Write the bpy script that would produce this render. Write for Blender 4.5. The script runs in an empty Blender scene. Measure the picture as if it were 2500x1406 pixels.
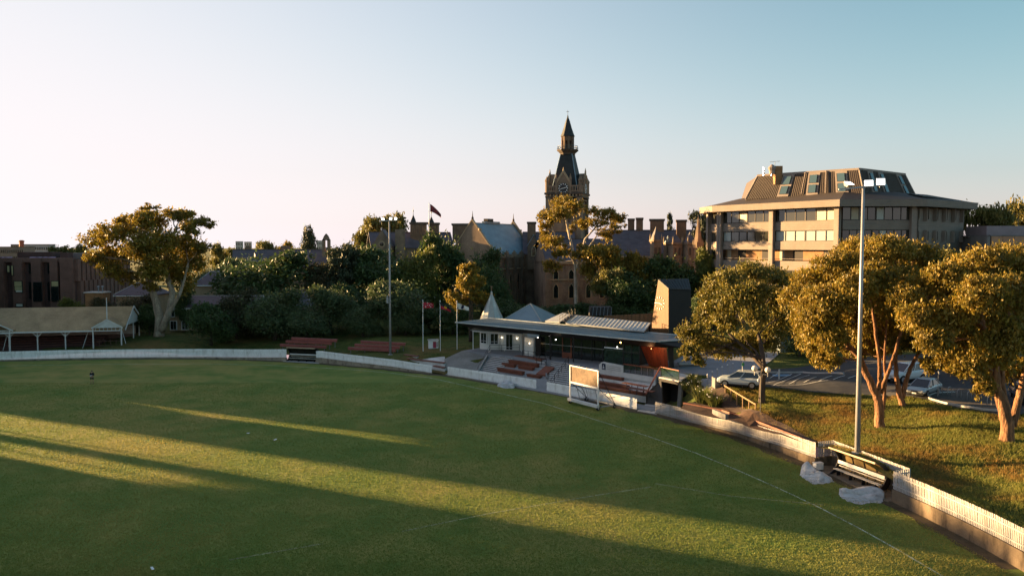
import bpy, math, random
import numpy as np
from mathutils import Vector, Matrix
S = bpy.context.scene
COL = S.collection
R = math.radians
rnd = random.Random(7)

# ------------------------------------------------------------------ camera
F, HOR, CH = 1944.0, 600.0, 18.0            # focal length in photo pixels, horizon row, camera height
TH = math.atan((703 - HOR) / F)
cam_d = bpy.data.cameras.new('camera'); cam = bpy.data.objects.new('camera', cam_d); COL.objects.link(cam)
cam.location = (0, 0, CH); cam.rotation_euler = (math.pi / 2 - TH, 0, 0)
cam_d.sensor_width = 36; cam_d.lens = F / 2500 * 36; cam_d.clip_start = .5; cam_d.clip_end = 12000
S.camera = cam

# ------------------------------------------------------------------ sky, sun, exposure
SUN_AZ, SUN_EL = R(-63.5), R(7.2)           # azimuth from +Y towards +X
SUNV = Vector((math.sin(SUN_AZ) * math.cos(SUN_EL), math.cos(SUN_AZ) * math.cos(SUN_EL), math.sin(SUN_EL)))
W = bpy.data.worlds.new('World'); S.world = W; W.use_nodes = True
nt = W.node_tree
bg = nt.nodes['Background']
sky = nt.nodes.new('ShaderNodeTexSky'); sky.sky_type = 'NISHITA'; sky.sun_disc = False
sky.sun_elevation = SUN_EL; sky.sun_rotation = SUN_AZ
sky.air_density = 1.0; sky.dust_density = 0.3; sky.ozone_density = 3.0; sky.altitude = 60
_N = nt.nodes.new; _L = nt.links.new
_dir = _N('ShaderNodeTexCoord').outputs['Generated']
def _vm(op, a, b):
    n = _N('ShaderNodeVectorMath'); n.operation = op
    for i, x in enumerate((a, b)):
        if isinstance(x, (tuple, Vector)): n.inputs[i].default_value = x
        else: _L(x, n.inputs[3] if (op == 'SCALE' and i) else n.inputs[i])
    return n.outputs['Value'] if op == 'DOT_PRODUCT' else n.outputs[0]
def _mr(v, a, b, c, d):
    n = _N('ShaderNodeMapRange'); _L(v, n.inputs[0])
    for i, x in enumerate((a, b, c, d)): n.inputs[i + 1].default_value = x
    return n.outputs[0]
def _pw(v, e):
    n = _N('ShaderNodeMath'); n.operation = 'POWER'; _L(v, n.inputs[0]); n.inputs[1].default_value = e; return n.outputs[0]
_h = _pw(_mr(_vm('DOT_PRODUCT', _dir, (0, 0, 1)), 0, 1, 1, 0), 6)      # haze towards the horizon pales the sky
_hs = _N('ShaderNodeHueSaturation'); _L(sky.outputs[0], _hs.inputs['Color']); _L(_mr(_h, 0, 1, 1, .22), _hs.inputs['Saturation'])
_tm = _N('ShaderNodeMix'); _tm.data_type = 'VECTOR'; _L(_h, _tm.inputs[0]); _tm.inputs[4].default_value = (.88, 1.02, .78); _tm.inputs[5].default_value = (.97, .80, .92)
_sky = _vm('MULTIPLY', _hs.outputs[0], _tm.outputs[1])
_au = _pw(_mr(_vm('DOT_PRODUCT', _dir, SUNV), -.2, 1, 0, 1), 1.7)       # wide pale glow round the low sun
_gl = _vm('SCALE', (2.1, 1.0, 1.0), _au)
_sum = _vm('ADD', _sky, _gl)
_sp = _N('ShaderNodeSeparateXYZ'); _L(_sum, _sp.inputs[0]); _cb = _N('ShaderNodeCombineXYZ')
def _ma(op, a, b):
    n = _N('ShaderNodeMath'); n.operation = op
    for i, x in enumerate((a, b)):
        if isinstance(x, float): n.inputs[i].default_value = x
        else: _L(x, n.inputs[i])
    return n.outputs[0]
for _i, _m in enumerate((3.25, 3.05, 3.12)):       # the brightest part of the sky rolls off to a pale pink white
    _x = _sp.outputs[_i]; _k = _ma('POWER', _ma('ADD', _ma('POWER', _ma('DIVIDE', _x, _m), 4.0), 1.0), -.25); _L(_ma('MULTIPLY', _x, _k), _cb.inputs[_i])
_L(_cb.outputs[0], bg.inputs[0]); bg.inputs[1].default_value = .057
sd = bpy.data.lights.new('sun', 'SUN'); sun = bpy.data.objects.new('sun', sd); COL.objects.link(sun)
sd.energy = 5.0; sd.angle = R(.5); sd.color = (1.0, .63, .28)
sun.rotation_euler = (-SUNV).to_track_quat('-Z', 'Y').to_euler(); sun.location = (-300, 130, 120)
S.view_settings.view_transform = 'Standard'; S.view_settings.look = 'None'
S.view_settings.exposure = 2.5; S.view_settings.gamma = 1.0; S.view_settings.use_curve_mapping = False
S.render.engine = 'CYCLES'
S.cycles.max_bounces = 6; S.cycles.diffuse_bounces = 3; S.cycles.glossy_bounces = 3
S.cycles.transmission_bounces = 4; S.cycles.transparent_max_bounces = 8; S.cycles.caustics_reflective = False
S.cycles.caustics_refractive = False

# ------------------------------------------------------------------ from a photo pixel to a place
def ray(px, py):
    a = (px - 1250) / F; b = -(py - 703) / F
    return Vector((a, math.cos(TH) + b * math.sin(TH), -math.sin(TH) + b * math.cos(TH)))
def G(px, py, z=0.0):
    d = ray(px, py); t = (z - CH) / d.z
    return Vector((d.x * t, d.y * t, z))
def D(px, py, y):
    d = ray(px, py); t = y / d.y
    return Vector((d.x * t, y, CH + d.z * t))
def on_line(px, p, d, z=0.0):
    """Point of the plan line p + s d seen in photo column px at height z."""
    k = (px - 1250) / F
    # x = k*(y cos + (CH-z) sin)
    c, s_ = math.cos(TH), math.sin(TH)
    t = (k * (p[1] * c + (CH - z) * s_) - p[0]) / (d[0] - k * d[1] * c)
    return Vector((p[0] + d[0] * t, p[1] + d[1] * t, z))

# ------------------------------------------------------------------ materials
MATS = {}
def _nodes(name):
    m = bpy.data.materials.new(name); m.use_nodes = True
    nt = m.node_tree
    return m, nt, nt.nodes['Principled BSDF']
def _noise(nt, vec, scale, detail=4, rough=.6):
    n = nt.nodes.new('ShaderNodeTexNoise'); n.inputs['Scale'].default_value = scale
    n.inputs['Detail'].default_value = detail; n.inputs['Roughness'].default_value = rough
    nt.links.new(vec, n.inputs['Vector']); return n.outputs['Fac']
def _range(nt, v, a, b, c, d):
    n = nt.nodes.new('ShaderNodeMapRange'); nt.links.new(v, n.inputs[0])
    for i, x in enumerate((a, b, c, d)): n.inputs[i + 1].default_value = x
    return n.outputs[0]
def _math(nt, op, a, b):
    n = nt.nodes.new('ShaderNodeMath'); n.operation = op
    for i, x in enumerate((a, b)):
        if isinstance(x, (int, float)): n.inputs[i].default_value = x
        else: nt.links.new(x, n.inputs[i])
    return n.outputs[0]
def _mix(nt, f, a, b, mode='MIX'):
    n = nt.nodes.new('ShaderNodeMix'); n.data_type = 'RGBA'; n.blend_type = mode
    for i, x in ((0, f), (6, a), (7, b)):
        if isinstance(x, (int, float)): n.inputs[i].default_value = x
        elif isinstance(x, tuple): n.inputs[i].default_value = (*x, 1) if len(x) == 3 else x
        else: nt.links.new(x, n.inputs[i])
    return n.outputs[2]
def _coord(nt, kind='pos', stretch=None):
    if kind == 'pos':
        v = nt.nodes.new('ShaderNodeNewGeometry').outputs['Position']
    else:
        v = nt.nodes.new('ShaderNodeTexCoord').outputs['Object']
    if stretch:
        m = nt.nodes.new('ShaderNodeMapping'); m.inputs['Scale'].default_value = stretch
        nt.links.new(v, m.inputs['Vector']); v = m.outputs[0]
    return v
def _bump(nt, h, strength, dist=.02):
    b = nt.nodes.new('ShaderNodeBump'); b.inputs['Strength'].default_value = strength
    b.inputs['Distance'].default_value = dist; nt.links.new(h, b.inputs['Height']); return b.outputs[0]
def M(name, col, rough=.75, var=.18, scale=.8, fine=14., bump=0., bscale=30., metal=0., spec=.35,
      stain=None, coord='pos', stretch=None, bdist=.02, emit=None):
    """A plain surface: base colour, two sizes of unevenness, optional stains (colour, scale, amount, stretch)."""
    if name in MATS: return MATS[name]
    m, nt, p = _nodes(name)
    v = _coord(nt, coord, stretch)
    a = _range(nt, _noise(nt, v, scale), .3, .7, 1 - var, 1 + var)
    b = _range(nt, _noise(nt, v, fine, 3), .3, .7, 1 - var * .6, 1 + var * .6)
    k = _math(nt, 'MULTIPLY', a, b)
    c = nt.nodes.new('ShaderNodeVectorMath'); c.operation = 'SCALE'; c.inputs[0].default_value = col
    nt.links.new(k, c.inputs[3]); out = c.outputs[0]
    if stain:
        sc, ss, amt, st = stain
        vs = _coord(nt, coord, st)
        f = _range(nt, _noise(nt, vs, ss, 5, .65), .5, .72, 0, amt)
        out = _mix(nt, f, out, sc)
    nt.links.new(out, p.inputs['Base Color'])
    p.inputs['Roughness'].default_value = rough; p.inputs['Metallic'].default_value = metal
    p.inputs['Specular IOR Level'].default_value = spec
    if bump: nt.links.new(_bump(nt, _noise(nt, v, bscale, 5), bump, bdist), p.inputs['Normal'])
    if emit:
        p.inputs['Emission Color'].default_value = (*emit[0], 1); p.inputs['Emission Strength'].default_value = emit[1]
    MATS[name] = m; return m
def leaf_mat(name, c1, c2, trans=.35, dark=.6):
    if name in MATS: return MATS[name]
    m, nt, p = _nodes(name)
    g = nt.nodes.new('ShaderNodeNewGeometry')
    c = _mix(nt, g.outputs['Random Per Island'], c1, c2)
    k = _range(nt, _noise(nt, g.outputs['Position'], .55, 3), .3, .7, dark, 1.35)
    v = nt.nodes.new('ShaderNodeVectorMath'); v.operation = 'SCALE'
    nt.links.new(c, v.inputs[0]); nt.links.new(k, v.inputs[3])
    nt.links.new(v.outputs[0], p.inputs['Base Color'])
    p.inputs['Roughness'].default_value = .55; p.inputs['Specular IOR Level'].default_value = .35
    t = nt.nodes.new('ShaderNodeBsdfTranslucent'); nt.links.new(v.outputs[0], t.inputs['Color'])
    mx = nt.nodes.new('ShaderNodeMixShader'); mx.inputs[0].default_value = trans
    nt.links.new(p.outputs[0], mx.inputs[1]); nt.links.new(t.outputs[0], mx.inputs[2])
    nt.links.new(mx.outputs[0], nt.nodes['Material Output'].inputs[0])
    MATS[name] = m; return m
def glass_mat(name, col=(.02, .03, .03), rough=.06, alpha=1.0):
    if name in MATS: return MATS[name]
    m, nt, p = _nodes(name)
    p.inputs['Base Color'].default_value = (*col, 1); p.inputs['Roughness'].default_value = rough
    p.inputs['Specular IOR Level'].default_value = .8
    p.inputs['Alpha'].default_value = alpha
    v = _coord(nt)
    nt.links.new(_bump(nt, _noise(nt, v, .7, 2), .05, .05), p.inputs['Normal'])
    MATS[name] = m; return m
def grass_mat(name, c_dark, c_mid, c_dry, bump=.8, big=.06, dry=.5, fine=9., bdist=.05):
    if name in MATS: return MATS[name]
    m, nt, p = _nodes(name)
    v = _coord(nt)
    n1 = _noise(nt, v, big, 5, .6); n2 = _noise(nt, v, big * 7, 5, .65); n3 = _noise(nt, v, fine, 4, .7)
    a = _mix(nt, _range(nt, n2, .35, .65, 0, 1), c_dark, c_mid)
    f = _range(nt, _math(nt, 'ADD', _math(nt, 'MULTIPLY', n1, .65), _math(nt, 'MULTIPLY', n2, .35)), .47, .66, 0, dry)
    a = _mix(nt, f, a, c_dry)
    s = nt.nodes.new('ShaderNodeVectorMath'); s.operation = 'SCALE'; nt.links.new(a, s.inputs[0])
    nt.links.new(_range(nt, n3, .28, .72, .55, 1.5), s.inputs[3])
    nt.links.new(s.outputs[0], p.inputs['Base Color'])
    p.inputs['Roughness'].default_value = .9; p.inputs['Specular IOR Level'].default_value = .15
    h = _math(nt, 'ADD', n3, _math(nt, 'MULTIPLY', n2, .6))
    nt.links.new(_bump(nt, h, bump, bdist), p.inputs['Normal'])
    MATS[name] = m; return m

# ------------------------------------------------------------------ mesh building
class MB:
    def __init__(s): s.v = []; s.f = []; s.mi = []; s.cur = 0
    def add(s, vs, fs):
        n = len(s.v); s.v.extend(tuple(v) for v in vs)
        for f in fs: s.f.append(tuple(i + n for i in f)); s.mi.append(s.cur)
        return s
    def hexa(s, p):      # 8 points: bottom 4 counter-clockwise, top 4
        return s.add(p, [(3, 2, 1, 0), (4, 5, 6, 7), (0, 1, 5, 4), (1, 2, 6, 5), (2, 3, 7, 6), (3, 0, 4, 7)])
    def box(s, c, size, rz=0., rx=0., ry=0.):
        x, y, z = (k / 2 for k in size)
        p = [(-x, -y, -z), (x, -y, -z), (x, y, -z), (-x, y, -z), (-x, -y, z), (x, -y, z), (x, y, z), (-x, y, z)]
        if rz or rx or ry:
            m = Matrix.Rotation(rz, 3, 'Z') @ Matrix.Rotation(ry, 3, 'Y') @ Matrix.Rotation(rx, 3, 'X')
            p = [m @ Vector(q) for q in p]
        return s.hexa([(q[0] + c[0], q[1] + c[1], q[2] + c[2]) for q in p])
    def beam(s, a, b, w, h, up=(0, 0, 1)):
        a = Vector(a); b = Vector(b); d = (b - a).normalized()
        side = d.cross(Vector(up))
        if side.length < 1e-4: side = Vector((1, 0, 0))
        side = side.normalized() * w / 2; u = side.cross(d).normalized() * h / 2
        return s.hexa([a - side - u, a + side - u, b + side - u, b - side - u, a - side + u, a + side + u, b + side + u, b - side + u])
    def prism(s, poly, z0, z1):
        n = len(poly)
        zb = z0 if isinstance(z0, (list, tuple)) else [z0] * n
        zt = z1 if isinstance(z1, (list, tuple)) else [z1] * n
        vs = [(p[0], p[1], zb[i]) for i, p in enumerate(poly)] + [(p[0], p[1], zt[i]) for i, p in enumerate(poly)]
        fs = [tuple(range(n - 1, -1, -1)), tuple(range(n, 2 * n))] + [(i, (i + 1) % n, n + (i + 1) % n, n + i) for i in range(n)]
        return s.add(vs, fs)
    def slab(s, pts, off):                      # flat polygon with thickness: pts and pts + off
        n = len(pts); off = Vector(off)
        vs = [Vector(p) for p in pts] + [Vector(p) + off for p in pts]
        return s.add(vs, [tuple(range(n - 1, -1, -1)), tuple(range(n, 2 * n))] + [(i, (i + 1) % n, n + (i + 1) % n, n + i) for i in range(n)])
    def frustum(s, p0, p1):                     # loft between two equal loops
        n = len(p0)
        return s.add(list(p0) + list(p1), [tuple(range(n - 1, -1, -1)), tuple(range(n, 2 * n))] + [(i, (i + 1) % n, n + (i + 1) % n, n + i) for i in range(n)])
    def loft(s, rings, cap=True):
        n = len(rings[0]); vs = [v for r in rings for v in r]; fs = []
        for k in range(len(rings) - 1):
            for i in range(n):
                j = (i + 1) % n
                fs.append((k * n + i, k * n + j, (k + 1) * n + j, (k + 1) * n + i))
        if cap: fs += [tuple(range(n - 1, -1, -1)), tuple((len(rings) - 1) * n + i for i in range(n))]
        return s.add(vs, fs)
    def tube(s, pts, rad, n=8, cap=True):
        pts = [Vector(p) for p in pts]
        if not isinstance(rad, (list, tuple)): rad = [rad] * len(pts)
        rings = []; u = None
        for i, p in enumerate(pts):
            d = (pts[min(i + 1, len(pts) - 1)] - pts[max(i - 1, 0)]).normalized()
            if u is None: u = d.cross(Vector((0, 1, 0)) if abs(d.y) < .9 else Vector((1, 0, 0))).normalized()
            else:
                u = u - d * u.dot(d); u.normalize()
            w = d.cross(u)
            rings.append([p + (u * math.cos(2 * math.pi * k / n) + w * math.sin(2 * math.pi * k / n)) * rad[i] for k in range(n)])
        return s.loft(rings, cap)
    def lathe(s, c, prof, n=16, rot=0.):
        rings = [[(c[0] + r * math.cos(rot + 2 * math.pi * k / n), c[1] + r * math.sin(rot + 2 * math.pi * k / n), c[2] + z) for k in range(n)] for r, z in prof]
        return s.loft(rings)
    def build(s, name, mat, parent=None, world=False, smooth=False, label=None, kind=None):
        me = bpy.data.meshes.new(name)
        v = s.v
        if world and parent is not None:
            o = root_loc(parent); v = [(a[0] - o[0], a[1] - o[1], a[2] - o[2]) for a in v]
        me.from_pydata([tuple(a) for a in v], [], s.f)
        for k in (mat if isinstance(mat, (list, tuple)) else [mat]): me.materials.append(k)
        if any(s.mi): me.polygons.foreach_set('material_index', s.mi)
        if smooth: me.polygons.foreach_set('use_smooth', [True] * len(me.polygons))
        me.update()
        return link(name, me, parent, label, kind)
def root_loc(o):
    t = Vector((0, 0, 0))
    while o is not None: t = t + o.location; o = o.parent
    return t
def link(name, me, parent=None, label=None, kind=None, loc=None):
    o = bpy.data.objects.new(name, me); COL.objects.link(o)
    if parent is not None: o.parent = parent
    if loc is not None: o.location = loc
    if label: o['label'] = label
    if kind: o['kind'] = kind
    return o
def tag(o, label=None, cat=None, group=None, kind=None):
    if label: o['label'] = label
    if cat: o['category'] = cat
    if group: o['group'] = group
    if kind: o['kind'] = kind
    return o
def thing(name, label, cat, loc=(0, 0, 0), rz=0., group=None):
    o = bpy.data.objects.new(name, None); COL.objects.link(o); o.empty_display_size = .5
    o.location = loc; o.rotation_euler = (0, 0, rz)
    return tag(o, label, cat, group)
def copy_tree(o, parent=None):
    c = o.copy(); COL.objects.link(c)
    if parent is not None: c.parent = parent
    for ch in list(o.children): copy_tree(ch, c)
    return c
def V3(p, z): return Vector((p[0], p[1], z))
def V2(p): return Vector((p[0], p[1]))
# ------------------------------------------------------------------ the oval and the land round it
base_px = [(0, 881), (160, 877), (330, 875), (500, 875), (620, 878), (690, 881), (785, 886), (860, 893), (960, 902), (1055, 912),
           (1095, 917), (1200, 933), (1310, 951), (1435, 976), (1555, 1001), (1600, 1010), (1700, 1036), (1800, 1064), (1900, 1100),
           (1990, 1137), (2085, 1178), (2180, 1224), (2260, 1262), (2350, 1308), (2430, 1352), (2500, 1393)]
FB = [V2(G(*p)) for p in base_px]                               # foot of the boundary wall
loop = [V2(p) for p in ((-104, 119), (-124, 100), (-136, 72), (-138, 40), (-128, 5), (-105, -25), (-70, -45), (-35, -48), (-5, -36), (15, -12), (26, 14), (29.6, 32))]
OV = FB + loop[::-1]
def resample(poly, step, closed=True):
    pts = list(poly) + ([poly[0]] if closed else []); out = []
    for a, b in zip(pts, pts[1:]):
        n = max(1, int(round((b - a).length / step)))
        out += [a + (b - a) * (k / n) for k in range(n)]
    if not closed: out.append(pts[-1])
    return out
OVR = resample(OV, 2.0)
TF0 = V2(G(1095, 917)); TFU = (V2(G(1556, 1001)) - TF0).normalized(); TFN = Vector((-TFU.y, TFU.x)); TG0 = V2(G(985, 904))
CTRL = np.array([  # x, y, height
    (-82, 128, .3), (-75, 134, .9), (-62, 141, 1.9), (-45, 131, .4), (-38, 138, 1.5), (-30, 150, 2.6), (-28, 127, .9), (-20, 134, 2.4), (-12, 122, 1.9),
    (-14, 117, .6), (-16, 121, 1.3), (-5, 128, 2.2), (10, 120, 2.1), (24, 104, 2.15), (32, 98, 2.5), (16, 86, .9), (19, 88, 1.8), (20, 80, 1.7), (22, 92, 2.2), (26, 92, 2.5),
    (24, 74, 2.7), (20, 76, 1.5), (31.5, 69, 2.4), (26.7, 61.6, 1.9), (25, 66, 1.5), (22, 71, 1.4), (38.6, 61.8, 2.9), (40, 65.4, 3.2), (30.5, 55, 1.25), (32, 45, 1.3), (38, 50, 2.1),
    (46, 60, 3.4), (27, 82, 3.35), (24, 84, 3.3), (39, 76, 3.8), (42, 69, 3.7), (50, 75, 4.0), (35, 84, 3.6), (34, 76, 3.1), (45, 90, 4.0), (60, 110, 4.6), (40, 130, 4.5), (0, 180, 3.5), (-60, 180, 3.5),
    (-100, 160, 2.0), (-150, 120, 1.0), (-160, 40, 1.), (-120, -60, 1.), (0, -80, 1.), (40, -20, 1.0), (60, 30, 2.5), (33, 20, 1.0)])
def land(x, y):
    x = np.asarray(x, float); y = np.asarray(y, float)
    d2 = (x[..., None] - CTRL[:, 0]) ** 2 + (y[..., None] - CTRL[:, 1]) ** 2 + .8
    w = d2 ** -1.7
    z = (w * CTRL[:, 2]).sum(-1) / w.sum(-1)
    a_ = (x - TF0.x) * TFU.x + (y - TF0.y) * TFU.y; c_ = (x - TF0.x) * TFN.x + (y - TF0.y) * TFN.y      # under the terraces the land is cut away
    z = np.where((a_ > -.5) & (a_ < 33.5) & (c_ < 13), -.35, z)
    z = np.where((a_ >= 33.5) & (a_ < 37.5) & (c_ < 5), np.minimum(z, .1), z)
    a2 = (x - TG0.x) * TFU.x + (y - TG0.y) * TFU.y; c2 = (x - TG0.x) * TFN.x + (y - TG0.y) * TFN.y
    z = np.where((a2 > 0) & (a2 < 8.5) & (c2 < 6.5), np.minimum(z, .2), z)
    far = np.sqrt(d2.min(-1))
    return z + (2.5 - z) * np.clip((far - 60) / 200, 0, 1)
def LZ(x, y): return float(land(np.array([x]), np.array([y]))[0])
def LG(px, py):
    """Where the ray through a photo pixel meets the land."""
    d = ray(px, py); z = 2.0
    for _ in range(25):
        t = (z - CH) / d.z; z = .5 * z + .5 * LZ(d.x * t, d.y * t)
    t = (z - CH) / d.z
    return Vector((d.x * t, d.y * t, LZ(d.x * t, d.y * t)))
offs = [.12, .5, 1, 1.7, 2.5, 3.5, 4.7, 6, 7.5, 9, 11, 13, 15, 17.5, 20, 23, 26, 30, 35, 40, 47, 55, 65, 80, 100, 130, 180, 260, 400, 700, 1500, 5000]
n = len(OVR); nrm = []
for i in range(n):
    t = (OVR[(i + 2) % n] - OVR[(i - 2) % n]).normalized()
    nrm.append(Vector((-t.y, t.x)))
if sum((OVR[i].x * OVR[(i + 1) % n].y - OVR[(i + 1) % n].x * OVR[i].y) for i in range(n)) > 0: nrm = [-v for v in nrm]
for _ in range(6): nrm = [(nrm[i - 1] + nrm[i] * 2 + nrm[(i + 1) % n]).normalized() for i in range(n)]
P = np.array([[tuple(OVR[i] + nrm[i] * d) for d in offs] for i in range(n)])
Z = land(P[..., 0], P[..., 1])
nf = np.random.RandomState(3)
Z += np.where(np.array(offs)[None, :] < 80, nf.normal(0, .03, Z.shape), 0) * (np.array(offs)[None, :] > .6)
m = MB(); k = len(offs)
m.v = [(*P[i, j], Z[i, j]) for i in range(n) for j in range(k)]
m.f = [(i * k + j, i * k + j + 1, ((i + 1) % n) * k + j + 1, ((i + 1) % n) * k + j) for i in range(n) for j in range(k - 1)]
m.mi = [0] * len(m.f)
g_bank = grass_mat('bank_grass', (.06, .085, .018), (.11, .13, .03), (.20, .115, .04), bump=1., big=.11, dry=.85, fine=5., bdist=.30)
m.build('grass_bank', g_bank, smooth=True, kind='structure')
# the playing field
m = MB(); rings = [1.02, .97, .9, .8, .65, .45, .2]
cx = sum((p.x for p in OVR)) / n; cy = sum((p.y for p in OVR)) / n
m.v = [(cx + (p.x - cx) * r, cy + (p.y - cy) * r, 0) for r in rings for p in OVR] + [(cx, cy, 0)]
for j in range(len(rings) - 1): m.f += [(j * n + i, j * n + (i + 1) % n, (j + 1) * n + (i + 1) % n, (j + 1) * n + i) for i in range(n)]
m.f += [((len(rings) - 1) * n + i, (len(rings) - 1) * n + (i + 1) % n, len(m.v) - 1) for i in range(n)]
m.mi = [0] * len(m.f)
g_oval = grass_mat('oval_turf', (.110, .180, .034), (.205, .235, .052), (.37, .27, .085), bump=1., big=.03, dry=.85, fine=14., bdist=.075)
m.build('oval_grass', g_oval, kind='structure')
# bare earth along the foot of the wall
m_soil = M('worn_soil', (.075, .058, .032), rough=.95, var=.35, scale=1.2, fine=9, bump=.5, bscale=14)
def ribbon(name, pts, w, z, mat, kind='structure', jit=0, zf=None):
    m = MB(); pts = [V2(p) for p in pts]; q = []
    for i, p in enumerate(pts):
        t = (pts[min(i + 1, len(pts) - 1)] - pts[max(i - 1, 0)]).normalized(); nn = Vector((-t.y, t.x))
        ww = w[i] if isinstance(w, (list, tuple)) else w
        a = p + nn * ww / 2 * (1 + rnd.uniform(-jit, jit)); b = p - nn * ww / 2 * (1 + rnd.uniform(-jit, jit))
        q += [(a.x, a.y, z if zf is None else zf(a.x, a.y) + z), (b.x, b.y, z if zf is None else zf(b.x, b.y) + z)]
    m.add(q, [(2 * i, 2 * i + 1, 2 * i + 3, 2 * i + 2) for i in range(len(pts) - 1)])
    return m.build(name, mat, kind=kind)
inward = lambda i, d: FB[i] + ((Vector((cx, cy)) - FB[i]).normalized() * d)
edge = resample([FB[i] + (FB[i] - Vector((0, 60))).normalized() * -.45 for i in range(len(FB))], 1.5, False)
ribbon('worn_edge', edge, 1.5, .004, m_soil, jit=.5)
m_line = M('line_paint', (.42, .46, .34), rough=.9, var=.5, scale=.7, fine=6)
lp = [(-150, 896), (0, 893), (250, 889), (500, 888), (650, 891), (850, 901), (960, 911), (1050, 922), (1200, 955), (1330, 985), (1450, 1023), (1580, 1064), (1700, 1106), (1800, 1147), (1900, 1191), (2000, 1238), (2100, 1290), (2200, 1346), (2300, 1405), (2420, 1480)]
ribbon('boundary_line', resample([V2(G(*p)) for p in lp], 3, False), .13, .010, m_line)
m_line2 = M('faded_line_paint', (.26, .27, .13), rough=.9, var=.5, scale=.7, fine=6)
for q in ([(980, 1297), (1080, 1276), (1200, 1252), (1330, 1230), (1460, 1208), (1590, 1188)], [(560, 1366), (680, 1345), (790, 1326)], [(1600, 1180), (1780, 1210), (2010, 1232)]):
    ribbon('field_line', resample([V2(G(*p)) for p in q], 2, False), .17, .010, m_line2)
# ------------------------------------------------------------------ boundary wall, picket fences, dugouts
m_picket = M('picket_white_raised_for_shade', (.84, .85, .85), rough=.6, var=.08, scale=.9, fine=5, stain=((.36, .33, .28), 1.1, .5, (1.6, 1.6, .5)))  # fence white raised in colour for the runs lying in shade
m_picket_sun = M('picket_white_dimmed_for_sun', (.36, .35, .345), rough=.7, var=.16, scale=1.3, fine=7, stain=((.26, .22, .17), 1.2, .7, (2, 2, .4)))  # same fence white, base colour dimmed for the sunlit near runs
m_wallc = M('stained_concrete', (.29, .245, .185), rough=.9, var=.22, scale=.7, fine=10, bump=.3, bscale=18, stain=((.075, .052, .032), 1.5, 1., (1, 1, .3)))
m_walln = M('stained_concrete_dimmed_for_sun', (.155, .115, .075), rough=.9, var=.25, scale=.7, fine=10, bump=.4, bscale=18, stain=((.04, .028, .018), 1.5, 1., (1, 1, .3)))  # same wall concrete, base colour darkened for the sunlit near runs
m_conc = M('pale_concrete', (.46, .45, .43), rough=.9, var=.12, scale=.6, fine=8, bump=.15, bscale=25, stain=((.24, .23, .21), .5, .5, None))
m_concd = M('dark_concrete', (.17, .165, .16), rough=.9, var=.2, scale=.8, fine=8, bump=.2, bscale=20)
m_black = M('black_steel', (.015, .016, .018), rough=.45, var=.2)
m_white = M('white_paint', (.75, .75, .74), rough=.5, var=.05)
def poly_len(pts):
    L = [0.0]
    for a, b in zip(pts, pts[1:]): L.append(L[-1] + (b - a).length)
    return L
def at_len(pts, L, s):
    for i in range(len(pts) - 1):
        if s <= L[i + 1] or i == len(pts) - 2:
            f = (s - L[i]) / (L[i + 1] - L[i]); return pts[i].lerp(pts[i + 1], f), (pts[i + 1] - pts[i]).normalized(), i + f
def fence(pts, zb, hgt, label, singles, pitch=.145, group='white picket fences round the oval', wall=True):
    """pts: plan points; zb: wall height at each point. Pickets stand on top of the low wall."""
    pts = [V2(p) for p in pts]; L = poly_len(pts)
    org = V3(pts[len(pts) // 2], 0)
    root = thing('picket_fence', label, 'fence', org, 0, group)
    def zat(t):
        i = min(int(t), len(zb) - 2); return zb[i] + (zb[i + 1] - zb[i]) * (t - i)
    w = MB()
    for i in range(len(pts) - 1):
        d = (pts[i + 1] - pts[i]).normalized(); nn = Vector((-d.y, d.x)) * .11
        a, b = pts[i], pts[i + 1]
        q = [a - nn, b - nn, b + nn, a + nn]
        if max(zb[i], zb[i + 1]) > .03: w.hexa([(*q[0], -.3), (*q[1], -.3), (*q[2], -.3), (*q[3], -.3), (*q[0], zb[i]), (*q[1], zb[i + 1]), (*q[2], zb[i + 1]), (*q[3], zb[i])])
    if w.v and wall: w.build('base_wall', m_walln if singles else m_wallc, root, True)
    for hh in (.25, .8):
        r = MB()
        for i in range(len(pts) - 1):
            d = (pts[i + 1] - pts[i]).normalized(); nn = Vector((-d.y, d.x)) * .05
            r.beam(V3(pts[i] - nn, zb[i] + hgt * hh), V3(pts[i + 1] - nn, zb[i + 1] + hgt * hh), .04, .09)
        r.build('rail', m_picket_sun if singles else m_picket, root, True)
    nP = int(L[-1] / pitch); stuff = MB(); me = None
    for k in range(nP):
        p, d, t = at_len(pts, L, (k + .5) * pitch); nn = Vector((-d.y, d.x))
        a = math.atan2(d.y, d.x); z0 = zat(t) + .02; h = hgt + rnd.uniform(-.012, .012)
        if singles:
            if me is None:
                b = MB(); b.box((0, 0, .5), (pitch * .64, .022, 1)); b2 = b.build('picket', m_picket_sun, root); me = b2.data; o = b2
            else:
                o = bpy.data.objects.new('picket', me); COL.objects.link(o); o.parent = root
            o.location = V3(p - nn * .012, z0) - org; o.rotation_euler = (rnd.uniform(-.012, .012), 0, a); o.scale = (1, 1, h)
        else:
            stuff.box((p.x, p.y, z0 + h / 2), (pitch * .86, .022, h), a)
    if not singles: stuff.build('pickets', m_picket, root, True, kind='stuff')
    return root
fx = [q[0] for q in base_px]
def seg(x0, x1, extra0=None, extra1=None):
    xs = [x for x in fx if x0 < x < x1]
    def pt(x):
        for i in range(len(fx) - 1):
            if fx[i] <= x <= fx[i + 1]:
                f = (x - fx[i]) / (fx[i + 1] - fx[i]); return V2(G(x, base_px[i][1] + (base_px[i + 1][1] - base_px[i][1]) * f))
        return FB[0] if x < fx[0] else FB[-1]
    return [pt(x0)] + [FB[fx.index(x)] for x in xs] + [pt(x1)], [x0] + xs + [x1]
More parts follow.
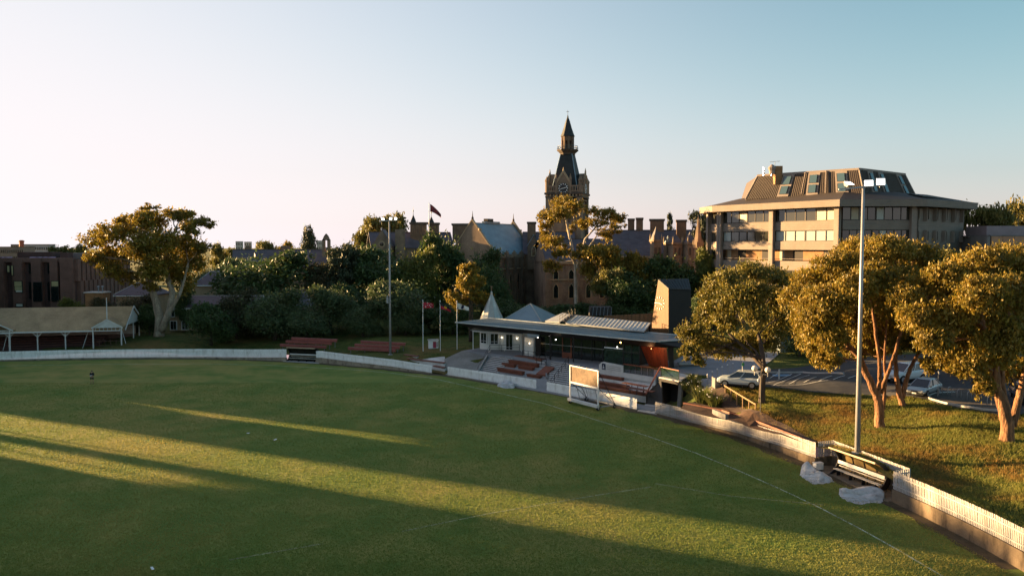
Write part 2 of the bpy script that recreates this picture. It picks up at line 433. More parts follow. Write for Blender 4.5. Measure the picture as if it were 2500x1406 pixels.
wall_h = ((-200, .15), (450, .2), (620, .35), (690, .55), (785, .8), (860, .6), (960, .42), (1055, .1), (1700, .08), (1800, .28), (1900, .48), (1990, .68), (2180, .9), (2500, 1.07), (2800, 1.1))
def wh(x): return float(np.interp(x, [a for a, b in wall_h], [b for a, b in wall_h]))
def run(x0, x1, hgt, label, singles, pre=(), post=()):
    p, xs = seg(x0, x1)
    p = [V2(q) for q in pre] + p + [V2(q) for q in post]
    z = [wh(-200)] * len(pre) + [wh(x) for x in xs] + [wh(2600)] * len(post)
    return fence(p, z, hgt, label, singles)
run(0, 700, 1.28, 'long white picket fence in front of the old open grandstand', False, pre=[(-138, 60), (-124, 100), (-104, 119)])
run(772, 1055, 1.05, 'white picket fence on a stained wall from the far dugout to the flagpoles', False)
run(1093, 1310, 1.15, 'white picket fence panel below the grey ramp and the terraces', False, )
run(1335, 1556, 1.15, 'white picket fence panel behind the sight screen', False)
p, xs = seg(1600, 1992)
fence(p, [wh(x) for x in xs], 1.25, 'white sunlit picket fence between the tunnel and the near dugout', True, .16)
p, xs = seg(2180, 2500)
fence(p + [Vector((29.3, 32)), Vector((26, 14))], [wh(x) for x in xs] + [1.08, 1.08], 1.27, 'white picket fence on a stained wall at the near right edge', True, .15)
# the return behind the near dugout
a = V2(G(1992, 1137)); b = V2(G(2180, 1224)); d = (b - a).normalized(); nn = Vector((-d.y, d.x))
if nn.x < 0: nn = -nn
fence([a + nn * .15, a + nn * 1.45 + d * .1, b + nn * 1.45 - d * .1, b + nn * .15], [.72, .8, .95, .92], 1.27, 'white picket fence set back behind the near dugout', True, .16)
pad = MB(); q = [a - nn * .45, a + nn * 1.33, b + nn * 1.33, b - nn * .45]
if (q[1] - q[0]).cross(q[2] - q[1]) < 0: q = q[::-1]
pad.prism([tuple(v) for v in q], -.2, .05); pad.build('dugout_pad', M('dirt_slab', (.20, .16, .11), var=.3, scale=1.5, bump=.2), kind='structure')

m_amber = M('smoked_shell', (.16, .115, .05), rough=.25, var=.15, spec=.5)
m_plank = M('bench_plank', (.62, .58, .50), rough=.5, var=.15, scale=3)
def dugout(pl, pr, label, shell=None):
    """pl, pr: front feet of the two side panels; the shell curves over the bench and opens to the field."""
    pl = V2(pl); pr = V2(pr); L = (pr - pl).length; rz = math.atan2(pr.y - pl.y, pr.x - pl.x)
    t = thing('team_dugout', label, 'dugout', V3((pl + pr) / 2, .05), rz, 'curved team dugouts by the fence')
    out = [(.05, 0), (.75, .12), (1.12, .55), (1.22, 1.0), (1.08, 1.5), (.68, 1.9), (.05, 2.13), (-.22, 2.18)]
    inn = [(-.22, 2.10), (.02, 2.02), (.42, 1.72), (.68, 1.35), (.72, .95), (.5, .55), (.2, .25), (-.12, .0)]
    for s_ in (-1, 1):
        b = MB(); x = s_ * L / 2
        poly = out + inn
        b.add([(x - .04, y, z) for y, z in poly] + [(x + .04, y, z) for y, z in poly],
              [(i, 15 - i, 14 - i, i + 1) for i in range(7)] + [(16 + i, 17 + i, 30 - i, 31 - i) for i in range(7)] +
              [(i, (i + 1) % 16, 16 + (i + 1) % 16, 16 + i) for i in range(16)])
        b.build('side_panel', m_black, t)
    for k in range(4):
        b = MB(); x0 = -L / 2 + .05 + k * (L - .1) / 4; x1 = x0 + (L - .1) / 4 - .03
        rows = [out[1], (1.08, .55), (1.17, 1.0), (1.03, 1.48), (.64, 1.86), (.02, 2.08), (-.2, 2.13)]
        v = []
        for y, z in rows: v += [(x0, y, z), (x1, y, z), (x1, y - .02, z - .02), (x0, y - .02, z - .02)]
        b.loft([v[i * 4:i * 4 + 4] for i in range(len(rows))]); b.build('shell_panel', shell or m_amber, t)
        if k:
            r = MB(); r.tube([(x0 - .015, y - .05, z - .03) for y, z in rows], .035, 6); r.build('rib', m_black, t)
    b = MB(); b.beam((-L / 2 + .05, -.24, 2.15), (L / 2 - .05, -.24, 2.15), .09, .12); b.build('front_beam', M('tan_steel', (.5, .38, .26), rough=.4), t)
    for y, z in ((.25, .46), (.43, .46)):
        b = MB(); b.box((0, y, z), (L - .25, .16, .05)); b.build('seat_plank', m_plank, t)
    b = MB(); b.box((0, .68, .98), (L - .15, .07, .26)); b.build('backrest_board', m_white, t)
    b = MB(); b.box((0, .70, .68), (L - .4, .05, .07)); b.build('backrest_rail', m_plank, t)
    for k in range(4):
        b = MB(); x = -L / 2 + .5 + k * (L - 1.0) / 3
        b.box((x, .34, .22), (.06, .3, .44)); b.box((x, .72, .45), (.05, .05, .9)); b.build('bench_leg', m_black, t)
    return t
dugout(G(2027, 1158), G(2143, 1203), 'curved team dugout with smoked shell on the near right fence line')
dugout(G(701, 882), G(772, 885), 'dark curved team dugout below the red benches on the far side', M('dark_shell', (.03, .03, .025), rough=.3))
b = MB(); p0 = V2(G(693, 881)); p1 = V2(G(780, 886)); b.prism([(p0.x, p0.y - .6), (p1.x, p1.y - .6), (p1.x, p1.y + 2), (p0.x, p0.y + 2)], -.2, .03)
b.build('far_dugout_pad', m_conc, kind='structure')
# ------------------------------------------------------------------ trees
NP = np.random.RandomState
def leaf_mesh(name, cen, rad, n, size, seed, shell=.55, droop=.3, clump=26, csize=.16, low=.0, mats=None):
    """Leaf-sized quads in clumps through ellipsoid lobes (cen, rad: k x 3)."""
    r = NP(seed); cen = np.asarray(cen, float); rad = np.asarray(rad, float)
    wgt = (rad[:, 0] * rad[:, 1] * rad[:, 2]) ** (2 / 3.); wgt /= wgt.sum()
    nc = max(1, n // clump)
    b = r.choice(len(cen), nc, p=wgt)
    u = r.normal(size=(nc, 3)); u /= np.linalg.norm(u, axis=1)[:, None]
    u[:, 2] = np.where((u[:, 2] < -.35) & (r.rand(nc) > low), -u[:, 2], u[:, 2])
    rr = shell + (1 - shell) * r.rand(nc) ** .6
    inner = r.rand(nc) < .22
    rr = np.where(inner, r.rand(nc) * shell, rr)
    c = cen[b] + u * rad[b] * rr[:, None]
    cs = (rad[b].mean(1) * csize * (0.7 + .8 * r.rand(nc)))
    k = np.repeat(np.arange(nc), clump); N = len(k)
    p = c[k] + r.normal(size=(N, 3)) * cs[k][:, None] * np.array([1, 1, .75])
    a = r.normal(size=(N, 3)); a[:, 2] -= droop * 2; a /= np.linalg.norm(a, axis=1)[:, None]
    q = r.normal(size=(N, 3)); q = np.cross(a, q); q /= np.linalg.norm(q, axis=1)[:, None] + 1e-9
    s = size * (.55 + .9 * r.rand(N))[:, None]
    a = a * s; q = q * s * .42
    v = np.stack([p - a - q * .25, p - a * .1 - q, p + a, p + a * .1 + q], 1).reshape(-1, 3)
    me = bpy.data.meshes.new(name)
    me.vertices.add(N * 4); me.vertices.foreach_set('co', v.ravel())
    me.loops.add(N * 4); me.loops.foreach_set('vertex_index', np.arange(N * 4, dtype=np.int32))
    me.polygons.add(N); me.polygons.foreach_set('loop_start', np.arange(0, N * 4, 4, dtype=np.int32))
    me.update(calc_edges=True); me.validate()
    for mm in (mats if isinstance(mats, (list, tuple)) else [mats]): me.materials.append(mm)
    return me
L_gold = leaf_mat('gum_leaf', (.15, .135, .018), (.29, .185, .026), .32)
L_gum = leaf_mat('grey_gum_leaf', (.10, .112, .026), (.19, .15, .036), .32)
L_mid = leaf_mat('green_gum_leaf', (.12, .128, .024), (.22, .165, .03), .32)
L_dark = leaf_mat('dark_leaf', (.038, .074, .022), (.072, .105, .03), .25)
L_olive = leaf_mat('olive_leaf', (.062, .098, .040), (.105, .135, .052), .3)
L_fresh = leaf_mat('fresh_leaf', (.085, .11, .02), (.14, .145, .03), .35)
L_brown = leaf_mat('russet_leaf', (.055, .060, .030), (.10, .088, .036), .3)
L_con = leaf_mat('conifer_leaf', (.03, .045, .022), (.055, .068, .03), .15)
B_gum = M('gum_bark', (.25, .125, .062), rough=.9, var=.5, scale=2.2, fine=9, bump=1., bscale=5, bdist=.2, stain=((.07, .036, .02), 2.2, 1., (1.8, 1.8, .28)), stretch=(1.6, 1.6, .35))
B_pale = M('pale_bark', (.33, .26, .19), rough=.85, var=.35, scale=1.5, fine=6, bump=.9, bscale=6, bdist=.12, stain=((.13, .09, .06), 1.1, 1., (1.3, 1.3, .35)), stretch=(1.2, 1.2, .5))
B_dark = M('dark_bark', (.065, .048, .036), rough=.9, var=.3, scale=2, fine=8, bump=.5, bscale=9)
def limb(m, a, b, r0, r1, sag=.15, n=7, sides=7, seed=0):
    q = random.Random(seed); a = Vector(a); b = Vector(b); L = (b - a).length
    mid = a.lerp(b, .45) + Vector((q.uniform(-.1, .1), q.uniform(-.1, .1), sag)) * L
    pts = []; rr = []
    for i in range(n + 1):
        t = i / n; p = a * (1 - t) ** 2 + mid * 2 * t * (1 - t) + b * t * t
        if 0 < i < n: p = p + Vector((q.uniform(-1, 1), q.uniform(-1, 1), q.uniform(-1, 1))) * L * .018
        pts.append(p); rr.append(r0 + (r1 - r0) * t ** .8)
    m.tube(pts, rr, sides); return pts
def hero(name, label, group, base, trunk, blobs, nleaf, size, lmat, bark, seed, r0, cat='tree', shell=.5, droop=.5, limbs=None, clump=26, csize=.17, flare=1.3, dead=0, under=.65):
    """base: foot; trunk: list of stems, each a list of points (world); blobs: (centre, radii)."""
    t = thing(name, label, cat, base, 0, group)
    m = MB(); q = random.Random(seed); tips = []
    for si, st in enumerate(trunk):
        st = [Vector(p) for p in st]
        full = []
        for i in range(len(st) - 1):
            for k in range(5):
                f = k / 5; full.append(st[i].lerp(st[i + 1], f) + Vector((q.uniform(-1, 1), q.uniform(-1, 1), 0)) * .04 * (1 if full else 0))
        full.append(st[-1]); nn = len(full)
        rs = r0[si] if isinstance(r0, (list, tuple)) else r0
        rad = [rs * (1 - .55 * i / (nn - 1)) * (1 + (flare - 1) * max(0, 1 - i / 3.) ** 2 * (1 if si == 0 else 0)) for i in range(nn)]
        m.tube(full, rad, 12)
        tips += [(p, rad[i]) for i, p in enumerate(full) if i > nn * .45]
    for bi, (c, rd) in enumerate(blobs):
        c = Vector(c); low = c - Vector((0, 0, rd[2] * .45))
        p, pr = min(tips, key=lambda e: (e[0] - low).length + (4 if e[0].z > low.z else 0))
        big = max(rd) / 3.0
        pts = limb(m, p, c, min(pr * .6, .08 + .10 * big), .035, .12, seed=seed * 31 + bi)
        for k in range(5):
            u = Vector((q.gauss(0, 1), q.gauss(0, 1), q.gauss(.25, .7))).normalized()
            e = c + Vector((u.x * rd[0], u.y * rd[1], u.z * rd[2])) * .85
            limb(m, pts[q.choice((3, 4, 5, 6))], e, .045, .012, .08, n=4, sides=5, seed=seed * 77 + bi * 9 + k)
    m.build('trunk', bark, t, True, smooth=True)
    me = leaf_mesh('crown', [Vector(c) - Vector(base) for c, _ in blobs], [r_ for _, r_ in blobs], nleaf, size, seed, shell, droop, clump, csize, low=under, mats=lmat)
    link('crown', me, t)
    return t
def pxblobs(lst, y0, flat=.8):
    """(px, py, rx, ry, depth offset) in photo pixels -> lobes at depth y0."""
    out = []
    for px, py, rx, ry, dy in lst:
        c = D(px, py, y0 + dy); k = (y0 + dy) / F
        out.append((c, (rx * k, max(rx, ry) * k * flat, ry * k)))
    return out
_protos = {}
def proto(kind, seed):
    """A unit tree about 2 wide and 2 high: (trunk mesh, crown mesh)."""
    key = (kind, seed)
    if key in _protos: return _protos[key]
    q = random.Random(seed * 13 + len(kind)); m = MB(); bl = []
    mat, bark, n, size = {'round': (L_dark, B_dark, 15000, .05), 'olive': (L_olive, B_dark, 16000, .045), 'fresh': (L_fresh, B_dark, 14000, .05), 'brown': (L_brown, B_dark, 13000, .045),
                          'gum': (L_gum, B_pale, 12000, .045), 'gold': (L_gold, B_pale, 12000, .045), 'cedar': (L_con, B_dark, 9000, .05), 'cypress': (L_con, B_dark, 14000, .06), 'pine': (L_con, B_dark, 5200, .055)}[kind]
    if kind in ('round', 'olive', 'fresh', 'brown'):
        bl.append(((0, 0, .9), (.8, .8, .8)))
        for k in range(18):
            a = k * 2.4 + q.uniform(-.3, .3); e = -.85 + 1.75 * ((k * .618) % 1); rr = q.uniform(.6, .72)
            bl.append(((math.cos(a) * rr * (1 - .3 * max(0, e) ** 2), math.sin(a) * rr * (1 - .3 * max(0, e) ** 2), 1 + e * .8), (q.uniform(.26, .42),) * 2 + (q.uniform(.2, .34),)))
        m.tube([(0, 0, 0), (.03, 0, .5), (0, .02, 1.2)], [.07, .05, .03], 8); sh, dr = .55, .25
    elif kind in ('gum', 'gold'):
        for k in range(11):
            a = k * 2.4 + q.uniform(-.3, .3); e = q.uniform(0, 1); rr = q.uniform(.35, .75)
            bl.append(((math.cos(a) * rr, math.sin(a) * rr, 1.0 + .8 * e * (1.15 - rr * .5)), (q.uniform(.26, .4),) * 2 + (q.uniform(.15, .24),)))
        m.tube([(0, 0, 0), (.04, 0, .5), (0, .03, 1.0)], [.06, .05, .035], 8)
        for c, _ in bl: limb(m, (0, .02, .8), c, .03, .008, .1, n=5, sides=5, seed=q.randint(0, 999))
        sh, dr = .5, .4
    elif kind == 'cedar':
        for k in range(20):
            a = k * 2.4; zz = .35 + 1.5 * k / 20; rr = (.72 - .22 * k / 20) * q.uniform(.75, 1.1)
            bl.append(((math.cos(a) * rr * .8, math.sin(a) * rr * .8, zz), (.36, .36, .085)))
        bl.append(((0, 0, 1.0), (.4, .4, .75)))
        m.tube([(0, 0, 0), (0, 0, 1.9)], [.06, .02], 8); sh, dr = .3, .1
    elif kind == 'cypress':
        for k in range(10): bl.append(((q.uniform(-.06, .06), q.uniform(-.06, .06), .25 + .17 * k), (.95 * (1 - .55 * (k / 9.) ** 3), .95 * (1 - .55 * (k / 9.) ** 3), .26)))
        m.tube([(0, 0, 0), (0, 0, 1.6)], [.07, .02], 8); sh, dr = .6, -.3
    else:
        for k in range(26):
            a = k * 2.4; zz = .4 + 1.55 * k / 26; rr = (1.02 - zz * .47) * q.uniform(.7, 1.05)
            for f in (.55, 1.0): bl.append(((math.cos(a) * rr * f, math.sin(a) * rr * f, zz - .05 * f), (.2, .2, .05)))
        m.tube([(0, 0, 0), (0, 0, 2.0)], [.05, .01], 8); sh, dr = .3, .1
    tr = bpy.data.meshes.new('trunk'); tr.from_pydata(m.v, [], m.f); tr.materials.append(bark); tr.polygons.foreach_set('use_smooth', [True] * len(tr.polygons))
    cr = leaf_mesh('crown', [b[0] for b in bl], [b[1] for b in bl], n, size, seed, sh, dr, 20, .2, low=.3, mats=mat)
    _protos[key] = (tr, cr); return _protos[key]
def tree(kind, seed, loc, w, h, label, cat='tree', group=None, name=None, rz=None):
    tr, cr = proto(kind, seed % 3)
    t = thing(name or {'pine': 'conifer_tree', 'cedar': 'cedar_tree', 'cypress': 'cypress_tree', 'gum': 'gum_tree', 'gold': 'gum_tree'}.get(kind, 'broadleaf_tree'), label, cat, loc, (seed * 1.7) if rz is None else rz, group)
    t.scale = (w / 2, w / 2, h / 2)
    link('trunk', tr, t); link('crown', cr, t); return t
def tree_px(kind, seed, x0, x1, ytop, depth, label, ybase=None, zb=None, **kw):
    """A tree whose crown spans photo columns x0..x1 and whose top is at row ytop, at a given depth."""
    c = D((x0 + x1) / 2, ytop, depth); w = (x1 - x0) * depth / F
    z0 = LZ(c.x, c.y) if zb is None else zb
    return tree(kind, seed, (c.x, c.y, z0 - .1), w / .96, (c.z - z0) / .97, label, **kw)
GB = 'trees between the oval and the college'
# the big gum on the far left
d0 = 141.
tb = D(388, 818, d0)
B = pxblobs([(235, 585, 42, 24, 2), (275, 572, 48, 26, -3), (232, 632, 30, 20, 0), (285, 625, 50, 30, 3), (270, 660, 35, 24, -2), (320, 680, 34, 20, 2), (320, 560, 45, 26, 4), (300, 540, 22, 15, 0),
             (345, 535, 36, 24, -3), (365, 512, 24, 15, 0), (372, 548, 36, 28, 4), (385, 590, 60, 32, -4), (340, 610, 50, 34, -5), (420, 525, 26, 18, 2), (450, 528, 32, 16, 4), (490, 545, 34, 14, 0),
             (512, 552, 14, 8, 0), (460, 562, 30, 22, -2), (455, 600, 46, 30, 3), (495, 605, 26, 18, 0), (410, 640, 42, 34, 0), (440, 680, 40, 40, 2), (370, 660, 38, 30, -4), (470, 640, 36, 28, 4), (375, 695, 26, 22, 0)], d0, .9)
B = [(c, tuple(x * .9 for x in r_)) for c, r_ in B]
stems = [[tb - Vector((0, 0, .3)), D(389, 770, d0), D(376, 720, d0 + .5), D(362, 680, d0), D(355, 640, d0), D(358, 590, d0)],
         [D(394, 808, d0 - .3), D(412, 765, d0 - 1), D(422, 715, d0), D(410, 680, d0 + 1), D(404, 640, d0), D(412, 590, d0), D(430, 560, d0)],
         [D(412, 765, d0 - 1), D(438, 720, d0 - 1.5), D(448, 690, d0), D(460, 640, d0 + 1)]]
hero('gum_tree', 'huge spreading gum tree with pale forked trunk right of the old grandstand', GB, tb, stems, B, 34000, .28, L_gold, B_pale, 11, [.78, .62, .36], droop=.4)
# the gum in front of the clock tower
d0 = 163.
tb = D(1408, 775, d0); tb.z = LZ(tb.x, tb.y)
B = pxblobs([(1372, 497, 32, 15, 0), (1400, 510, 30, 15, 3), (1340, 530, 26, 18, 0), (1365, 522, 34, 17, -3), (1330, 556, 16, 12, 0), (1352, 592, 30, 18, -2), (1330, 578, 18, 12, 1), (1380, 612, 20, 16, 0), (1366, 622, 17, 13, -2), (1425, 618, 26, 20, -2),
             (1450, 515, 24, 14, 3), (1480, 522, 24, 14, 0), (1510, 535, 20, 13, 2), (1528, 552, 8, 7, 0), (1460, 545, 24, 16, 0), (1475, 575, 26, 14, 3), (1500, 560, 18, 12, 2), (1425, 545, 22, 14, 2), (1395, 560, 14, 9, 4), (1345, 650, 24, 14, 2), (1465, 610, 22, 14, 4), (1405, 500, 26, 13, -3)], d0, .9)
stems = [[tb - Vector((0, 0, .3)), D(1406, 700, d0), D(1405, 655, d0), D(1398, 610, d0), D(1390, 575, d0), D(1380, 530, d0)],
         [D(1406, 660, d0), D(1420, 620, d0 - 1), D(1428, 585, d0), D(1450, 560, d0), D(1470, 535, d0)],
         [D(1404, 640, d0), D(1375, 605, d0 - 1), D(1355, 575, d0), D(1345, 550, d0)],
         [D(1410, 640, d0 - .5), D(1440, 600, d0), D(1460, 570, d0 + 1)]]
hero('gum_tree', 'tall gum tree with bare white limbs in front of the stone clock tower', GB, tb, stems, B, 17000, .27, L_gold, M('white_bark', (.46, .39, .31), rough=.85, var=.3, scale=1.5, fine=6, bump=.6, bscale=6, bdist=.1, stain=((.18, .13, .09), 1.1, .8, (1.3, 1.3, .35))), 12, [.42, .26, .24, .22], droop=.4, csize=.17)
# golden sapling gum behind the flagpoles
d0 = 131.
tb = D(1148, 830, d0); tb.z = LZ(tb.x, tb.y)
B = pxblobs([(1145, 662, 22, 18, 0), (1140, 690, 24, 20, -1), (1150, 718, 24, 20, 0), (1165, 690, 20, 18, 1), (1105, 722, 20, 12, 0), (1178, 730, 22, 16, 0), (1120, 740, 24, 14, 1), (1195, 745, 14, 14, 0)], d0, .9)
hero('gum_tree', 'small golden gum tree with thin twin stems behind the flagpoles', GB, tb, [[tb, D(1147, 740, d0), D(1146, 690, d0), D(1146, 660, d0)], [tb + Vector((.4, 0, 0)), D(1152, 740, d0), D(1160, 700, d0)]], B, 9000, .26, L_gold, B_dark, 13, [.22, .16], droop=.5)
# ---- three gums on the near right bank
GR = 'gum trees on the bank by the car park'
d0 = 69.; tb = LG(2148, 1044); d0 = tb.y
B = pxblobs([(1955, 735, 50, 42, 0), (1985, 690, 55, 36, 2), (2040, 650, 55, 38, 0), (2100, 620, 60, 36, 3), (2165, 612, 62, 34, 0), (2230, 622, 60, 32, 4), (2285, 650, 36, 26, 5), (2010, 740, 60, 44, -3), (2000, 790, 55, 40, -2), (1990, 838, 46, 34, -1),
             (2030, 830, 44, 32, -3), (2020, 880, 34, 24, -2), (1970, 790, 44, 34, 0), (2075, 720, 52, 44, -4), (2140, 680, 56, 42, -3), (2200, 690, 56, 44, 2), (2130, 760, 44, 40, 2), (2065, 780, 40, 40, 3), (2110, 830, 40, 34, 4), (2160, 850, 34, 26, 3), (2150, 790, 44, 40, 4), (2195, 790, 40, 36, 3), (2085, 860, 30, 20, 4), (2170, 735, 40, 36, -2), (2100, 690, 44, 36, -4), (2135, 850, 30, 22, 6), (2240, 700, 44, 34, 5)], d0, .85)
stems = [[tb - Vector((0, 0, .3)), D(2146, 985, d0), D(2138, 962, d0), D(2112, 905, d0 + .2), D(2098, 872, d0), D(2060, 830, d0), D(2020, 795, d0)],
         [D(2144, 975, d0), D(2148, 930, d0 + .2), D(2148, 890, d0), D(2136, 800, d0), D(2125, 720, d0), D(2120, 660, d0)],
         [D(2150, 960, d0 + .3), D(2170, 905, d0 + .4), D(2185, 860, d0 + 1), D(2210, 780, d0 + 1), D(2220, 700, d0 + 1)],
         [D(2156, 1000, d0 + .4), D(2162, 930, d0 + .6), D(2160, 880, d0 + 1.5), D(2165, 760, d0 + 2)]]
hero('gum_tree', 'broad golden gum tree with orange forked trunk right behind the near light pole', GR, tb, stems, B, 80000, .142, L_gold, B_gum, 21, [.40, .19, .18, .16], droop=.9, clump=24, csize=.135)
tb = LG(2460, 1078); d0 = tb.y
B = pxblobs([(2215, 735, 46, 38, 0), (2260, 700, 48, 36, 2), (2310, 680, 52, 38, 0), (2350, 660, 50, 36, 2), (2410, 645, 60, 40, 0), (2470, 640, 60, 42, 2), (2530, 660, 60, 50, 0), (2240, 780, 50, 38, -2), (2280, 830, 48, 36, -3), (2330, 770, 56, 50, -2), (2400, 720, 60, 50, -4), (2470, 720, 60, 54, -3),
             (2320, 880, 46, 30, -1), (2370, 900, 40, 30, -3), (2400, 945, 26, 34, -1), (2420, 850, 50, 44, -3), (2480, 820, 56, 50, -4), (2350, 830, 46, 40, 2), (2540, 760, 60, 60, 0), (2300, 740, 46, 38, 3), (2270, 890, 26, 22, 0), (2430, 780, 60, 50, 3), (2560, 850, 50, 50, 2), (2500, 900, 40, 30, 2), (2440, 900, 40, 40, 4), (2380, 850, 46, 40, 5), (2340, 900, 30, 22, 4), (2460, 880, 34, 30, -3)], d0, .85)
stems = [[tb - Vector((0, 0, .3)), D(2458, 1030, d0), D(2446, 985, d0), D(2434, 950, d0), D(2426, 880, d0), D(2400, 800, d0), D(2380, 720, d0)],
         [D(2462, 1040, d0 + .2), D(2458, 990, d0 + .2), D(2448, 950, d0 + .2), D(2445, 880, d0 + .5), D(2460, 780, d0), D(2470, 690, d0)],
         [D(2470, 1040, d0 + .3), D(2486, 980, d0 + .5), D(2500, 920, d0 + 1), D(2530, 830, d0 + 1), D(2540, 740, d0)]]
hero('gum_tree', 'great golden gum tree cut by the right edge with a cracked red trunk', GR, tb, stems, B, 86000, .136, L_gold, B_gum, 22, [.50, .24, .32], droop=.9, clump=24, csize=.135)
tb = LG(2205, 990); d0 = tb.y
B = pxblobs([(2260, 660, 50, 36, 0), (2310, 640, 40, 28, 2), (2230, 730, 44, 40, 0), (2270, 780, 40, 36, 0), (2240, 840, 34, 26, 0), (2190, 830, 34, 30, 1), (2180, 760, 36, 36, 0)], d0, .9)
stems = [[tb - Vector((0, 0, .2)), D(2196, 960, d0), D(2188, 920, d0), D(2186, 880, d0), D(2195, 800, d0)], [D(2204, 970, d0), D(2212, 930, d0), D(2222, 900, d0), D(2245, 860, d0), D(2262, 780, d0)]]
hero('gum_tree', 'slender forked gum tree beside the white van on the bank', GR, tb, stems, B, 17000, .18, L_gum, B_gum, 23, [.30, .24], droop=.7)
tb = LG(1863, 984); d0 = tb.y + 4
tb = V3(D(1862, 900, tb.y), tb.z)
B = pxblobs([(1830, 665, 46, 26, 3), (1775, 690, 46, 30, 0), (1880, 680, 50, 26, 5), (1930, 690, 34, 20, 7), (1735, 725, 32, 26, 0), (1790, 730, 44, 32, -2), (1840, 720, 44, 34, -3), (1890, 730, 44, 30, 4), (1730, 770, 34, 26, 1), (1770, 785, 34, 28, -2), (1845, 775, 36, 30, -4), (1900, 780, 40, 34, 4),
             (1690, 815, 34, 28, 0), (1720, 840, 44, 30, 2), (1685, 862, 26, 20, -2), (1760, 850, 44, 26, 4), (1820, 840, 40, 30, 4), (1875, 830, 40, 34, 3), (1705, 885, 16, 14, -2)], d0, .9)
stems = [[tb - Vector((0, 0, .2)), D(1862, 930, tb.y), D(1866, 890, tb.y), D(1855, 830, d0 - 2), D(1840, 760, d0)], [D(1864, 900, tb.y), D(1830, 860, d0 - 2), D(1780, 815, d0), D(1750, 770, d0)]]
hero('gum_tree', 'green drooping gum tree with dark trunk beside the globe lamps', GR, tb, stems, B, 38000, .165, L_mid, B_dark, 24, [.32, .2], droop=.8)
